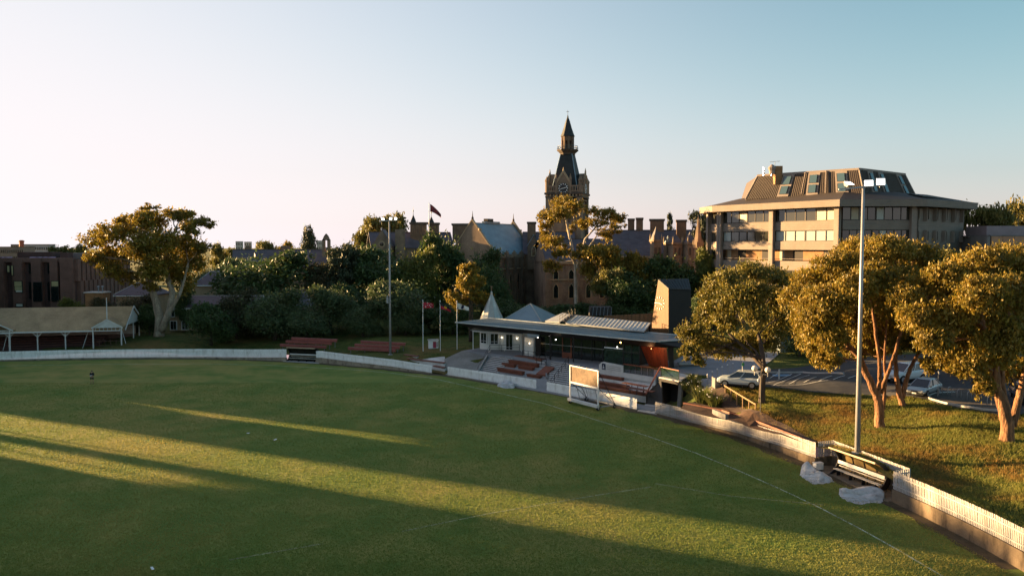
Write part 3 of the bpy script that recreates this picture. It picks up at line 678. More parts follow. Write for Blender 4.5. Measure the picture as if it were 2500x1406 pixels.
# ---- the screen of trees along the foot of the bank, left to right
for a in [('round', 1, 455, 572, 738, 136, 'rounded dark tree in front of the cream brick flats', {}),
          ('brown', 0, 525, 625, 700, 142, 'dim russet tree behind the rounded dark tree', {}),
          ('olive', 0, 598, 742, 702, 139, 'broad grey-green willowy bush left of the far dugout', {}),
          ('olive', 1, 695, 800, 756, 136, 'low grey-green bush right above the red bench rows', {}),
          ('olive', 2, 742, 872, 694, 143, 'grey-green bush with a sunlit top above the red benches', {}),
          ('olive', 0, 835, 935, 738, 139, 'dim olive bush left of the far light pole', {}),
          ('olive', 1, 892, 1052, 680, 143, 'olive bush with golden top behind the far light pole', {}),
          ('olive', 1, 640, 770, 722, 148, 'grey-green bush rising behind the far dugout', {}),
          ('olive', 2, 560, 660, 738, 145, 'grey-green bush right of the cream brick flats', {}),
          ('round', 1, 800, 905, 690, 150, 'dark bush behind the olive bushes on the far bank', {}),
          ('olive', 0, 940, 1040, 745, 139, 'low olive bush just right of the far light pole', {}),
          ('round', 0, 1050, 1160, 735, 143, 'black-green bush between the flagpoles and the white spire', {}),
          ('round', 1, 1185, 1300, 728, 152, 'black-green bush behind the blue hip roof', {}),
          ('round', 0, 1285, 1400, 742, 150, 'dark bush below the arched windows of the college', {}),
          ('round', 2, 1385, 1500, 736, 151, 'dark bush at the foot of the tall gum before the tower', {}),
          ('round', 1, 1480, 1600, 730, 148, 'dark bush behind the timber parapet', {}),
          ('round', 0, 1590, 1720, 740, 132, 'dark bush behind the foot of the leaning clock tower', {}),
          ('round', 2, 985, 1110, 745, 147, 'black-green bush in the dark behind the three flagpoles', {}),
          ('round', 0, 525, 765, 612, 166, 'wide dark tree with a sunlit crown before the long grey roof', {}),
          ('brown', 1, 740, 850, 640, 170, 'dim layered tree below the small bellcote', {}),
          ('cedar', 0, 775, 905, 588, 168, 'dark spreading cedar left of the gabled wing', {}),
          ('round', 1, 840, 1020, 598, 172, 'large black-green tree behind the far light pole', {}),
          ('fresh', 0, 968, 1075, 600, 169, 'bright green sunlit tree below the flag on the college', {}),
          ('round', 2, 1020, 1138, 566, 176, 'tall dome shaped tree against the stone gable of the hall', {}),
          ('round', 0, 1120, 1232, 606, 168, 'dark tree hiding the corner of the blue roofed hall', {}),
          ('round', 1, 1160, 1250, 650, 160, 'black-green tree against the buttressed hall wall', {}),
          ('gold', 1, 1420, 1560, 592, 158, 'rust coloured gum tree below the dark college roof', {}),
          ('gum', 2, 1440, 1535, 640, 152, 'thin browned gum tree in front of the stone windows', {}),
          ('gold', 0, 1530, 1600, 612, 156, 'small orange lit gum tree below the gable turret', {}),
          ('round', 1, 1475, 1610, 655, 150, 'dark green tree behind the pavilion roof railings', {}),
          ('round', 2, 1560, 1710, 622, 155, 'dense dark tree behind the leaning timber clock tower', {}),
          ('fresh', 1, 1700, 1770, 600, 152, 'green tree left of the concrete office block', {}),
          ('round', 0, 1695, 1790, 690, 128, 'dark tree at the foot of the concrete office block', {}),
          ('round', 1, 1900, 2010, 760, 108, 'dark tree behind the car park and the golden gum', {}),
          ('olive', 2, 2190, 2330, 632, 112, 'dark olive tree in front of the right end of the office block', {}),
          ('round', 2, 2290, 2420, 640, 104, 'dark tree between the office block and the salmon building', {}),
          ('gum', 0, 2315, 2460, 492, 150, 'tall dark airy tree right of the office block', {}),
          ('gum', 1, 2425, 2580, 488, 158, 'tall dark tree behind the salmon building at the right edge', {}),
          ('round', 0, 2330, 2500, 800, 86, 'dark tree behind the bicycle racks', {}),
          ('gum', 2, 862, 1000, 503, 215, 'umbrella shaped gum tree behind the left end of the college', {}),
          ('pine', 0, 1612, 1660, 520, 232, 'small pointed conifer between the stone chimneys', {}),
          ('cedar', 1, 1672, 1762, 508, 188, 'tall layered conifer left of the office block eaves', {}),
          ('cypress', 0, 728, 778, 562, 255, 'dark pointed cypress above the long grey roof', {}),
          ('gum', 0, 605, 682, 586, 300, 'rounded distant tree left of the cypress', {}),
          ('gold', 2, 672, 745, 588, 320, 'rusty distant tree next to the cypress', {}),
          ('gum', 1, 512, 580, 592, 260, 'distant tree right beside the big gum crown', {}),
          ('olive', 1, 530, 640, 625, 205, 'hazy grey-green tree left of the long grey roof', {}),
          ('olive', 0, 470, 560, 645, 190, 'hazy grey-green tree behind the slate hip roof', {}),
          ('gum', 2, 108, 215, 585, 230, 'flat topped distant tree behind the red brick block', {}),
          ('brown', 2, 225, 300, 722, 146, 'dim bush beside the small brick vent house', {}),
          ('brown', 0, 285, 378, 715, 150, 'dim russet bush behind the gable of the grandstand', {}),
          ('fresh', 2, 148, 218, 722, 147, 'green bush behind the grandstand roof', {}),
          ('round', 1, 335, 392, 742, 144, 'dark bush left of the big gum trunk', {}),
          ('round', 0, 425, 470, 690, 150, 'dark bush behind the big gum trunk', {})]:
    tree_px(*a[:7], group=GB, **a[7])
# ---- unseen rows of tall trees, heights and gaps shaped to shade the grass
LIGHT_SLITS = ((60.4, 61.6, 9.6, 13.4), (40.9, 43.4, 9.0, 12.4))  # slits shaped to let thin streaks of light through the rows
q = random.Random(5); na = Vector((-SUNV.y, SUNV.x)).normalized() * -1; sa = Vector((SUNV.x, SUNV.y)).normalized(); i = 0
for row, s00 in ((0, 143.), (1, 150.)):
    nn = -6.0
    while nn < 150:
        wd = q.uniform(8.5, 10.5) if not (38 < nn < 68) else 2.3
        gap = any(nn - wd / 2 < g1 and nn + wd / 2 > g0 for g0, g1 in ((46.2, 51.0),) + tuple((a_, b_) for a_, b_, _, _ in LIGHT_SLITS))
        h = float(np.interp(nn, [-10, 30, 46.2, 51, 57, 63.5, 66.8, 72, 80, 87, 89.5, 93, 96, 100, 107, 116, 140, 152], [28, 28, 27, 21.3, 20.0, 19.4, 18.8, 18.0, 18.0, 18.0, 20.8, 22.3, 22.2, 21.5, 23, 25, 27, 27]))
        s0 = max(s00, 1.68 * nn + 14 + 7 * row); h += row * .9
        if not gap:
            p = na * nn + sa * (s0 + q.uniform(-1.2, 1.2))
            if p.x < -.643 * p.y - 7:
                tree(('round', 'olive', 'fresh')[i % 3], i, (p.x, p.y, .8), wd, h + q.uniform(-.9, .9) - .8, 'tall dense tree in the unseen rows shaped to shade the oval', group='unseen tree rows west of the oval'); i += 1
        nn += 3.1 if not (36 < nn < 68) else q.uniform(.5, .95)
def blocker_gum(nn, ss, zlo, ztop, wn, seed, label, group, r0=.16, dn=0.):
    """A bare stem with a narrow crown between two heights, added to stop light above a gap."""
    p = na * nn + sa * ss; bs = Vector((p.x, p.y, .8)); q = random.Random(seed); c = p + na * dn; bl = []; z = zlo + .75
    while z < ztop:
        for f in (-.5, .5): e = c + na * (wn * f * .55 + q.uniform(-.2, .2)) + sa * q.uniform(-.8, .8); bl.append((Vector((e.x, e.y, z + q.uniform(-.15, .15))), (wn * .42, wn * .42, .85)))
        z += .95
    hero('gum_tree', label, group, bs, [[bs, bs + Vector((.2, .1, zlo * .45)), bs + Vector((0, 0, zlo - 1)), bs + Vector((.2, .2, ztop - .8))]], bl, 420 * len(bl), .30, L_gum, B_pale, seed, r0, under=1.0)
GG = 'added gums closing the gaps of the unseen tree rows'  # gums and short trees added to block light above and below gaps
blocker_gum(46.3, 146., 19.0, 27.5, 2.6, 60, 'added tall gum whose crown closes the wide gap above, near side', GG, dn=1.1)
blocker_gum(50.9, 149., 19.0, 27.5, 2.6, 61, 'added tall gum whose crown closes the wide gap above, far side', GG, dn=-1.1)
for k, (n0, n1, zl, zh) in enumerate(LIGHT_SLITS):
    nm = (n0 + n1) / 2
    for ss in (143.5, 149.5):
        p = na * nm + sa * ss; tree('round', k + int(ss), (p.x, p.y, .8), (n1 - n0) + 1.6, zl - .8, 'added short dense tree blocking light below a slit in the unseen rows', group='added short trees below the light slits')
    blocker_gum(nm, 146.5, zh, 20.5 if nm > 50 else 27, (n1 - n0) + .9, 70 + k, 'added tall gum whose narrow crown closes a light slit from above', 'added gums above the light slits')
# ------------------------------------------------------------------ the pavilion, its terraces and the tunnel
m_zinc = M('grey_metal_roof', (.21, .25, .275), rough=.45, var=.12, scale=.4, fine=4, metal=.0, spec=.5)
m_zincl = M('pale_metal_roof', (.36, .37, .35), rough=.4, var=.15, scale=.5, fine=3, spec=.5)
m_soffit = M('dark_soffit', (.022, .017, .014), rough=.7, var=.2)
m_slatem = M('blue_grey_sheet', (.22, .28, .31), rough=.5, var=.1, scale=.5)
m_wboard = M('white_weatherboard', (.66, .65, .61), rough=.6, var=.06)
m_timber = M('warm_timber_boards', (.17, .085, .034), rough=.6, var=.3, scale=.9, fine=9, coord='obj', stretch=(2.5, 2.5, .25))
m_red = M('rust_red_cladding', (.22, .055, .022), rough=.5, var=.3, scale=1.0, fine=7, stretch=(1.5, 1.5, .3))
m_bench = M('oiled_bench_timber', (.17, .055, .03), rough=.55, var=.2, scale=1.5, fine=9)
m_terr = M('terrace_concrete', (.60, .58, .55), rough=.85, var=.12, scale=.5, fine=7, bump=.1, stain=((.25, .23, .2), .6, .5, None))
m_step = M('step_concrete', (.26, .26, .26), rough=.9, var=.15, scale=.6, fine=7)
m_pave = M('plaza_paving', (.23, .24, .26), rough=.85, var=.12, scale=.5, fine=6, bump=.1)
m_ramp = M('grey_ramp_boards', (.23, .22, .20), rough=.9, var=.2, scale=.5, fine=5, bump=.2, bscale=6)
g_dark = glass_mat('dark_glass', (.012, .016, .016))
g_green = glass_mat('green_glass', (.02, .045, .035), .05, .45)
FLR = 2.2
U = Vector((.784, -.620)); UN = Vector((-.620, -.784))          # along the front of the pavilion, and out to the field
RA = V2(G(1112, 786, 6.5)); RB = V2(G(1600, 833, 6.1))
ZR = -.9                                                        # roof heights below are from a 7.28 m datum
U = (RB - RA).normalized(); UN = Vector((U.y, -U.x));  LR = (RB - RA).length
def pv(s, w, z=0.0): p = RA + U * s - UN * w; return V3(p, z)      # s along, w behind the roof edge
def su(px, w, z): p = on_line(px, RA - UN * w, U, z); return (V2(p) - (RA - UN * w)).dot(U)
pav = thing('sports_pavilion', 'long low pavilion with oversailing grey metal roof and dark glass front', 'building', pv(LR / 2, 4, FLR))
def part(mb, name, mat, root, **k): return mb.build(name, mat, root, True, **k)
# main roof: ribbed sheets over a dark wedge soffit
CR = V2(G(1662, 829, 6.0)); BK = 7.8
b = MB()
b.slab([pv(0, 0, 6.38), pv(LR, 0, 5.98), V3(CR, 5.88), pv(LR + 3, BK, 5.95), pv(0, BK, 6.38)], (0, 0, .1)); part(b, 'roof_deck', m_zinc, pav)
b = MB()
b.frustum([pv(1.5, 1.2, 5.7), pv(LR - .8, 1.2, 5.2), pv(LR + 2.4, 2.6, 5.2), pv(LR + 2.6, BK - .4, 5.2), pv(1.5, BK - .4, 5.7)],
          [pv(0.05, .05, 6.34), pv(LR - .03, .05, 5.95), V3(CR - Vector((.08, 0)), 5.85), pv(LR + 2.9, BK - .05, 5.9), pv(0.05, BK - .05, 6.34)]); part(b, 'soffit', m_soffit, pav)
b = MB(); k = 0; s = .15
while s < LR - .1:
    z = 6.49 - .4 * s / LR; b.beam(pv(s, -.03, z), pv(s, BK, z), .07, .05); s += .28
part(b, 'roof_ribs', m_zinc, pav, kind='stuff')
b = MB(); b.beam(pv(-.05, -.05, 6.46), pv(LR, -.05, 6.05), .06, .14); b.beam(pv(LR, -.05, 6.05), V3(CR, 5.95), .06, .14); part(b, 'gutter', M('pale_gutter', (.52, .56, .54), rough=.4), pav)
b = MB(); b.beam(pv(-.05, BK + .05, 6.54), pv(LR + 3, BK + .05, 6.1), .16, .12); part(b, 'ridge_cap', M('pale_gutter', (0, 0, 0)), pav)
# upper roof with pale sheets, its walkway and railing
def P(px, py, z): return G(px, py, z)
q = [P(1381, 788, 6.75), P(1573, 808, 6.5), P(1588, 788, 7.3), P(1403, 769, 7.6)]
b = MB(); b.slab(q, (0, 0, -.18)); part(b, 'upper_roof', m_zincl, pav)
for i in range(22):
    f = i / 21.; b = MB(); b.beam(q[0].lerp(q[1], f) + Vector((0, 0, .03)), q[3].lerp(q[2], f) + Vector((0, 0, .03)), .06, .05); part(b, 'roof_seam', m_zincl, pav)
q2 = [P(1331, 783, 6.75), P(1366, 786, 6.75), P(1398, 769, 7.6), P(1374, 763, 7.8)]
b = MB(); b.slab(q2, (0, 0, -.18)); part(b, 'upper_roof', m_zincl, pav)
b = MB(); b.slab([P(1368, 787, 6.8), P(1379, 787, 6.8), P(1404, 769, 7.65), P(1396, 769, 7.65)], (0, 0, .12)); part(b, 'walkway', m_black, pav)
for s_ in (0, 1):
    a0 = P(1366 + s_ * 11, 787, 6.8); a1 = P(1395 + s_ * 9, 768, 7.7)
    for i in range(5):
        p = a0.lerp(a1, i / 4.); b = MB(); b.tube([p, p + Vector((0, 0, .95))], .03, 6); part(b, 'railing_post', m_black, pav)
    b = MB(); b.tube([a0 + Vector((0, 0, .95)), a1 + Vector((0, 0, .95))], .03, 6); b.tube([a0 + Vector((0, 0, .5)), a1 + Vector((0, 0, .5))], .025, 6); part(b, 'handrail', m_black, pav)
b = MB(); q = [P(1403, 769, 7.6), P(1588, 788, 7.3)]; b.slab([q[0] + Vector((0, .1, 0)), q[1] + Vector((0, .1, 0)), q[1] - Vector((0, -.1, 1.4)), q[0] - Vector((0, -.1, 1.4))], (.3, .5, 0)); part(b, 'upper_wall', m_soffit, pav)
b = MB(); q = [P(1573, 808, 6.45), P(1588, 788, 7.2)]; b.slab([q[0], q[1], q[1] - Vector((0, 0, 1.2)), q[0] - Vector((0, 0, .6))], (-.2, .1, 0)); part(b, 'roof_edge', m_soffit, pav)
# roof lantern box
b = MB(); q = [P(1436, 752, 9.0), P(1462, 768, 8.6), P(1494, 768, 8.6), P(1492, 748, 9.6), P(1436, 747, 9.8)]
c = D(1468, 758, 120.); b.frustum([c + Vector((-1.9, -.8, -.7)), c + Vector((1.5, -.8, -.7)), c + Vector((1.5, 1.2, -.7)), c + Vector((-1.9, 1.2, -.7))], [c + Vector((-1.6, -.2, .5)), c + Vector((1.5, -.2, .55)), c + Vector((1.5, 1.1, .6)), c + Vector((-1.7, 1.1, .6))]); part(b, 'roof_lantern', m_soffit, pav)
for i in range(6):
    b = MB(); b.beam(c + Vector((-1.4 + i * .55, -.86, -.68)), c + Vector((-1.2 + i * .55, -.25, .53)), .04, .04, (0, -1, 0)); part(b, 'lantern_rib', m_zinc, pav)
# timber parapet
for i in range(12):
    f0, f1 = i / 12., (i + 1) / 12. - .006
    a0 = D(1475, 789, 118.); a1 = D(1592, 791, 115.); top0 = D(1475, 771, 118.); top1 = D(1592, 765, 115.)
    b = MB(); b.slab([a0.lerp(a1, f0), a0.lerp(a1, f1), top0.lerp(top1, f1), top0.lerp(top1, f0)], (.02, .12, 0)); part(b, 'parapet_board', m_timber, pav)
# cone turret and hip roof behind
ct = D(1200, 778, 129.)
b = MB(); apex = D(1200, 714, 129.).z
for i in range(10):
    a0, a1 = 2 * math.pi * i / 10 + .02, 2 * math.pi * (i + 1) / 10 - .02; r0, r1 = 2.05, .12
    bb = MB(); z0 = ct.z - .3
    bb.slab([(ct.x + r0 * math.cos(a0), ct.y + r0 * math.sin(a0), z0), (ct.x + r0 * math.cos(a1), ct.y + r0 * math.sin(a1), z0), (ct.x + r1 * math.cos(a1), ct.y + r1 * math.sin(a1), apex - .2), (ct.x + r1 * math.cos(a0), ct.y + r1 * math.sin(a0), apex - .2)],
            (-.06 * math.cos((a0 + a1) / 2), -.06 * math.sin((a0 + a1) / 2), -.03)); part(bb, 'spire_panel', m_zincl if i % 2 else M('pale_spire_sheet', (.42, .46, .45), rough=.45), pav)
b.lathe((ct.x, ct.y, ct.z - .32), [(1.86, 0), (.05, apex - ct.z + .1)], 10); part(b, 'spire_core', m_zinc, pav)
b = MB(); b.lathe((ct.x, ct.y, apex - .45), [(.2, 0), (.16, .5), (.02, .75)], 10); part(b, 'spire_cap', m_zincl, pav)
b = MB(); b.lathe((ct.x, ct.y, ct.z - 4), [(1.7, 0), (1.7, 3.7)], 10); part(b, 'turret_wall', m_wboard, pav)
b = MB(); zf = apex + .25      # small figure finial
b.tube([(ct.x, ct.y, apex + .2), (ct.x, ct.y, zf + .35), (ct.x, ct.y, zf + .62)], [.05, .1, .06], 7); b.tube([(ct.x, ct.y, zf + .55), (ct.x - .25, ct.y, zf + .85)], .04, 5); b.tube([(ct.x, ct.y, zf + .55), (ct.x + .22, ct.y, zf + .8)], .04, 5)
b.lathe((ct.x, ct.y, zf + .6), [(.05, 0), (.09, .08), (.04, .18)], 7); part(b, 'finial_figure', M('bronze', (.22, .13, .08), rough=.5), pav)
hc = D(1295, 742, 132.); he = D(1295, 783, 129.).z; hw = 4.7
cs = [Vector((hc.x + dx * hw, hc.y + dy * hw, he)) for dx, dy in ((-1, -.55), (.35, -1.0), (1.05, .55), (-.35, 1))]
for i in range(4):
    b = MB(); b.slab([cs[i], cs[(i + 1) % 4], hc], (0, 0, -.1)); part(b, 'hip_roof_plane', m_slatem, pav)
    b = MB(); b.tube([cs[i] + Vector((0, 0, .04)), hc + Vector((0, 0, .04))], .07, 6); part(b, 'hip_cap', m_zincl, pav)
b = MB(); b.prism([(v.x * .94 + hc.x * .06, v.y * .94 + hc.y * .06) for v in cs], 2.5, he - .05); part(b, 'hip_roof_wall', m_wboard, pav)
# floor / deck and glass front
deck = MB(); dk = [pv(1, .6), pv(su(1300, .0, FLR), .0), pv(LR - 1.0, -.2), pv(LR + 2, 2), pv(LR + 3, 12), pv(1, 12)]
deck.prism([(v.x, v.y) for v in dk], 1.0, FLR); part(deck, 'floor_slab', m_pave, pav)
def front(px0, px1, w, z0, z1, nname, mat, th=.08, root=None):
    s0, s1 = su(px0, w, FLR), su(px1, w, FLR); b = MB(); b.beam(pv(s0, w, (z0 + z1) / 2), pv(s1, w, (z0 + z1) / 2), th, z1 - z0); return part(b, nname, mat, root or pav)
gw = 3.6
xs = [1318, 1347, 1374, 1395, 1420, 1446, 1472, 1500, 1527, 1561]
for i in range(len(xs) - 1):
    front(xs[i] + 1, xs[i + 1] - 1, gw, FLR + .05, 5.4, 'glass_panel', g_dark)
    s0 = su(xs[i], gw, FLR); b = MB(); b.beam(pv(s0, gw - .06, FLR), pv(s0, gw - .06, 5.4), .09, .14, (U.x, U.y, 0)); part(b, 'mullion', m_black if i not in (2, 3) else m_bench, pav)
front(1318, 1561, gw - .07, 3.9, 3.98, 'transom', M('grey_transom', (.3, .3, .29)))
front(1374, 1396, gw - .1, FLR, 3.0, 'door_panel', m_bench)
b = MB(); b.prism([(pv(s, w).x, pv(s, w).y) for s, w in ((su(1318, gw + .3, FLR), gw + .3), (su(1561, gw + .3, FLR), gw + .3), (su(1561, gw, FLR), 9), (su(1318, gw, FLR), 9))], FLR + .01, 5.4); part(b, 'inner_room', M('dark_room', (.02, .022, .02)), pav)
for px in (1343, 1400, 1478):
    s0 = su(px, .9, FLR); b = MB(); b.tube([pv(s0, .9, FLR), pv(s0, .9, 5.8)], .09, 8); part(b, 'column', m_black, pav)
# the projecting glass bay at the right
bw = -.1
front(1475, 1520, bw, FLR - .1, 4.75, 'bay_glass', g_green, .05); front(1523, 1560, bw + .1, FLR - .1, 5.25, 'bay_glass', g_green, .05)
front(1475, 1520, bw - .03, 4.72, 4.84, 'bay_rail', m_white)
for px, h in ((1521, 5.4), (1541, 5.3), (1561, 5.4)):
    s0 = su(px, bw, FLR); b = MB(); b.beam(pv(s0, bw, FLR - .1), pv(s0, bw, h), .1, .1, (1, 0, 0)); part(b, 'mullion', m_black, pav)
front(1522, 1561, bw - .02, 4.3, 4.38, 'transom', m_black)
# red leaning end wall
for i in range(9):
    f0, f1 = i / 9., (i + 1) / 9. - .008
    t0, t1 = D(1564, 845, 104.5), D(1628, 849, 101.); b0, b1 = D(1592, 912, 104.5), D(1634, 921, 101.)
    b = MB(); b.slab([b0.lerp(b1, f0), b0.lerp(b1, f1), t0.lerp(t1, f1), t0.lerp(t1, f0)], (.05, .14, 0)); part(b, 'red_board', m_red, pav)
b = MB(); b.slab([D(1635, 921, 100.9), D(1645, 918, 102), D(1643, 846, 102), D(1630, 849, 100.9)], (.1, .2, 0)); part(b, 'end_wall', m_soffit, pav)
# wall lamps and soffit lights that are lit in the photo
def lit(name, root, p, r, col, e):
    r *= .62; e *= .7; b = MB(); b.lathe((p[0], p[1], p[2] - r), [(r * .3, 0), (r, r * .6), (r, r * 1.4), (r * .3, r * 2)], 8)
    return part(b, name, M(name + '_glow%d' % (col[2] * 100), (.8, .7, .5), emit=(col, e)), root)
lamps = [(1364, 814, 109.5, .13, (1, .66, .28), 4), (1357, 829, 109.5, .12, (1, .93, .8), 3), (1313, 824, 113, .09, (1, .93, .8), 2.5), (1515, 836, 101.3, .15, (1, .5, .15), 3), (1507, 847, 102., .10, (1, .93, .8), 3), (1590, 851, 101.9, .08, (1, .35, .1), 2)]
for px, py, d, r, c, e in lamps: lit('lamp', pav, D(px, py, d), r, c, e)
ld = bpy.data.lights.new('soffit_lamp', 'POINT'); lo = bpy.data.objects.new('soffit_lamp_light', ld); COL.objects.link(lo); ld.energy = 16; ld.color = (1, .4, .15); ld.shadow_soft_size = .1; lo.location = D(1585, 853, 101.6) - Vector((0, .3, 0))
lo.parent = pav; lo.location = lo.location - pav.location
ld = bpy.data.lights.new('soffit_lamp', 'POINT'); lo = bpy.data.objects.new('soffit_lamp_light', ld); COL.objects.link(lo); ld.energy = 28; ld.color = (1, .6, .28); ld.shadow_soft_size = .1; lo.location = D(1364, 818, 109.2); lo.parent = pav; lo.location = lo.location - pav.location

# ---- the white cottage under the left end of the roof
p0 = V2(G(1155, 853, FLR)); p1 = V2(G(1273, 858.5, FLR)); cu = (p1 - p0).normalized(); cn = Vector((cu.y, -cu.x)); cl = (p1 - p0).length
cot = thing('weatherboard_cottage', 'white weatherboard cottage with verandah tucked under the pavilion roof', 'building', V3((p0 + p1) / 2, FLR))
def cv(s, w, z): p = p0 + cu * s - cn * w; return V3(p, z)
for s in (0, .32 * cl, .66 * cl, cl):
    b = MB(); b.beam(cv(s, 0, FLR), cv(s, 0, 4.95), .11, .11, (1, 0, 0)); part(b, 'verandah_post', m_white, cot)
b = MB(); b.beam(cv(-.1, -.02, 5.02), cv(cl + .1, -.02, 4.8), .08, .16); part(b, 'verandah_beam', m_white, cot)
b = MB(); b.slab([cv(-.35, -.25, 5.12), cv(cl + .35, -.25, 4.88), cv(cl - 1.7, 2.2, 5.55), cv(.1, 2.2, 5.68)], (0, 0, .07)); part(b, 'verandah_roof', m_slatem, cot)
for i in range(22):
    f = i / 21.; b = MB(); b.beam(cv(-.3 + f * (cl + .6), -.25, 5.21 - f * .24), cv(.15 + f * (cl - 1.9), 2.15, 5.75 - f * .13), .035, .035); part(b, 'roof_seam', m_slatem, cot)
# bay front: curved weatherboards in courses
bay = []
for i in range(9):
    a = math.pi * (1 - i / 8.); bay.append((2.35 + 1.75 * math.cos(a), 1.3 - .75 * math.sin(a)))
outl = [(.6, 3.5)] + bay + [(4.1, 1.0), (cl - .2, 1.0), (cl - .2, 3.5)]
def ring(ins, z): return [cv(s, w + ins, z) for s, w in outl]
for c in range(14):
    z = FLR + .02 + c * .2; b = MB(); b.frustum(ring(-.03, z), ring(.0, z + .19)); part(b, 'weatherboard', m_wboard, cot)
def cwin(s, w, ang, wd, z0, z1, double=True):
    f = MB(); c = cv(s, w, (z0 + z1) / 2); rz = math.atan2(cu.y, cu.x) + ang
    f.box(c, (wd + .18, .08, z1 - z0 + .2), rz); fo = part(f, 'window_frame', m_white, cot)
    dx = Vector((math.cos(rz), math.sin(rz), 0)); nd = Vector((dx.y, -dx.x, 0)) * .05
    for k in ((-1, 1) if double else (0,)):
        for za, zb in ((z0, z0 + .3), (z0 + .36, z1)):
            g = MB(); ww = wd / 2 - .07 if double else wd
            g.box(c + dx * k * wd / 4 + nd + Vector((0, 0, (za + zb) / 2 - (z0 + z1) / 2)), (ww, .03, zb - za), rz); part(g, 'pane', g_dark, fo)
cwin(1.55, .52, -.38, 1.15, 3.2, 4.7); cwin(3.25, .55, .42, 1.15, 3.15, 4.65); cwin(cl - 2.25, .93, 0, 1.05, 2.35, 4.6)
for s in (4.35, cl - 1.0):
    p = cv(s, .8, 4.1); lit('wall_lamp', cot, p, .12, (1, .85, .6), 2.5)
b = MB(); q0 = pv(su(1283, 2.6, FLR), 2.6); q1 = pv(su(1305, 2.6, FLR), 2.6)
pav_w = thing('weatherboard_annexe', 'short white weatherboard wall with a lit lamp between cottage and glass front', 'building', V3(V2((q0 + q1) / 2), FLR))
for c in range(13):
    b = MB(); z = FLR + .12 + c * .2; b.beam(V3(q0, z), V3(q1, z), .5 if c % 2 else .52, .19); part(b, 'weatherboard', m_wboard, pav_w)
b = MB(); b.beam(V3(q1, 3.5) + Vector((.15, 0, 0)), V3(q1, 3.5) + Vector((.9, .1, 0)), .4, 2.6); part(b, 'door', m_soffit, pav_w)
lit('wall_lamp', pav_w, (q0 + q1) / 2 + Vector((-.1, -.4, 4.0 - (q0.z + q1.z) / 2)), .10, (1, .85, .6), 2.5)

# ---- leaning timber clock tower
tw = thing('clock_tower', 'leaning timber faced clock tower with dark metal roof beside the pavilion', 'tower', D(1640, 815, 113.))
A0, A1 = D(1588, 812, 115.), D(1632, 818, 112.); T0, T1 = D(1607, 684, 113.7), D(1632, 706, 112.)
for i in range(10):
    f0, f1 = i / 10., (i + 1) / 10. - .004
    b = MB(); b.slab([A0.lerp(A1, f0), A0.lerp(A1, f1), T0.lerp(T1, f1), T0.lerp(T1, f0)], (.12, .1, 0)); part(b, 'face_board', m_timber, tw)
B1, U1 = D(1689, 812, 114.), D(1687, 708, 114.); U2, B2 = D(1681, 682, 116.5), D(1681, 800, 116.5)
b = MB(); ins = Vector((.1, .1, 0)); b.hexa([A0 + ins, A1 + ins, B1, B2, T0 + ins - Vector((0, 0, .15)), T1 + ins - Vector((0, 0, .1)), U1 - Vector((0, 0, .1)), U2 - Vector((0, 0, .15))]); part(b, 'dark_cladding', M('charcoal_cladding', (.009, .010, .011), rough=.6, var=.15), tw)
b = MB(); b.slab([T0, T1, U1, U2], (0, 0, .12)); part(b, 'roof', M('charcoal_roof', (.035, .036, .038), rough=.5, var=.15), tw)
for i in range(9):
    f = (i + .5) / 9; b = MB(); b.beam(T1.lerp(U1, f) + Vector((0, 0, .14)), T0.lerp(U2, f) + Vector((0, 0, .14)), .05, .05); part(b, 'roof_seam', M('charcoal_roof', (0, 0, 0)), tw)
# clock: twelve marks and two hands fixed on the boards
fx_ = (A1 - A0); up = ((T0 + T1) / 2 - (A0 + A1) / 2); cc = D(1611, 740, 113.4)
ex = Vector((fx_.x, fx_.y, 0)).normalized(); ez = Vector((0, 0, 1)); nf_ = ex.cross(ez).normalized()
if nf_.y > 0: nf_ = -nf_
pl = A0; nn_ = (A1 - A0).cross(T0 - A0).normalized()
if nn_.y > 0: nn_ = -nn_
cc = cc + nn_ * (nn_.dot(A0 - cc) + .05)
ez2 = nn_.cross(ex); ez2 = ez2 if ez2.z > 0 else -ez2
m_mark = M('clock_white', (.9, .9, .86), rough=.4)
for i in range(12):
    a = math.pi / 2 - i * math.pi / 6; L = .28 if i % 3 == 0 else .14; r = .95
    d = ex * math.cos(a) + ez2 * math.sin(a); b = MB(); b.beam(cc + d * (r - L), cc + d * r, .1, .05, nn_); part(b, 'hour_mark', m_mark, tw)
for a, L, wd in ((math.pi - .05, .85, .07), (-.32, .6, .09)):
    d = ex * math.cos(a) + ez2 * math.sin(a); b = MB(); b.beam(cc - d * .08 + nn_ * .06, cc + d * L + nn_ * .06, wd, .04, nn_); part(b, 'clock_hand', m_mark, tw)

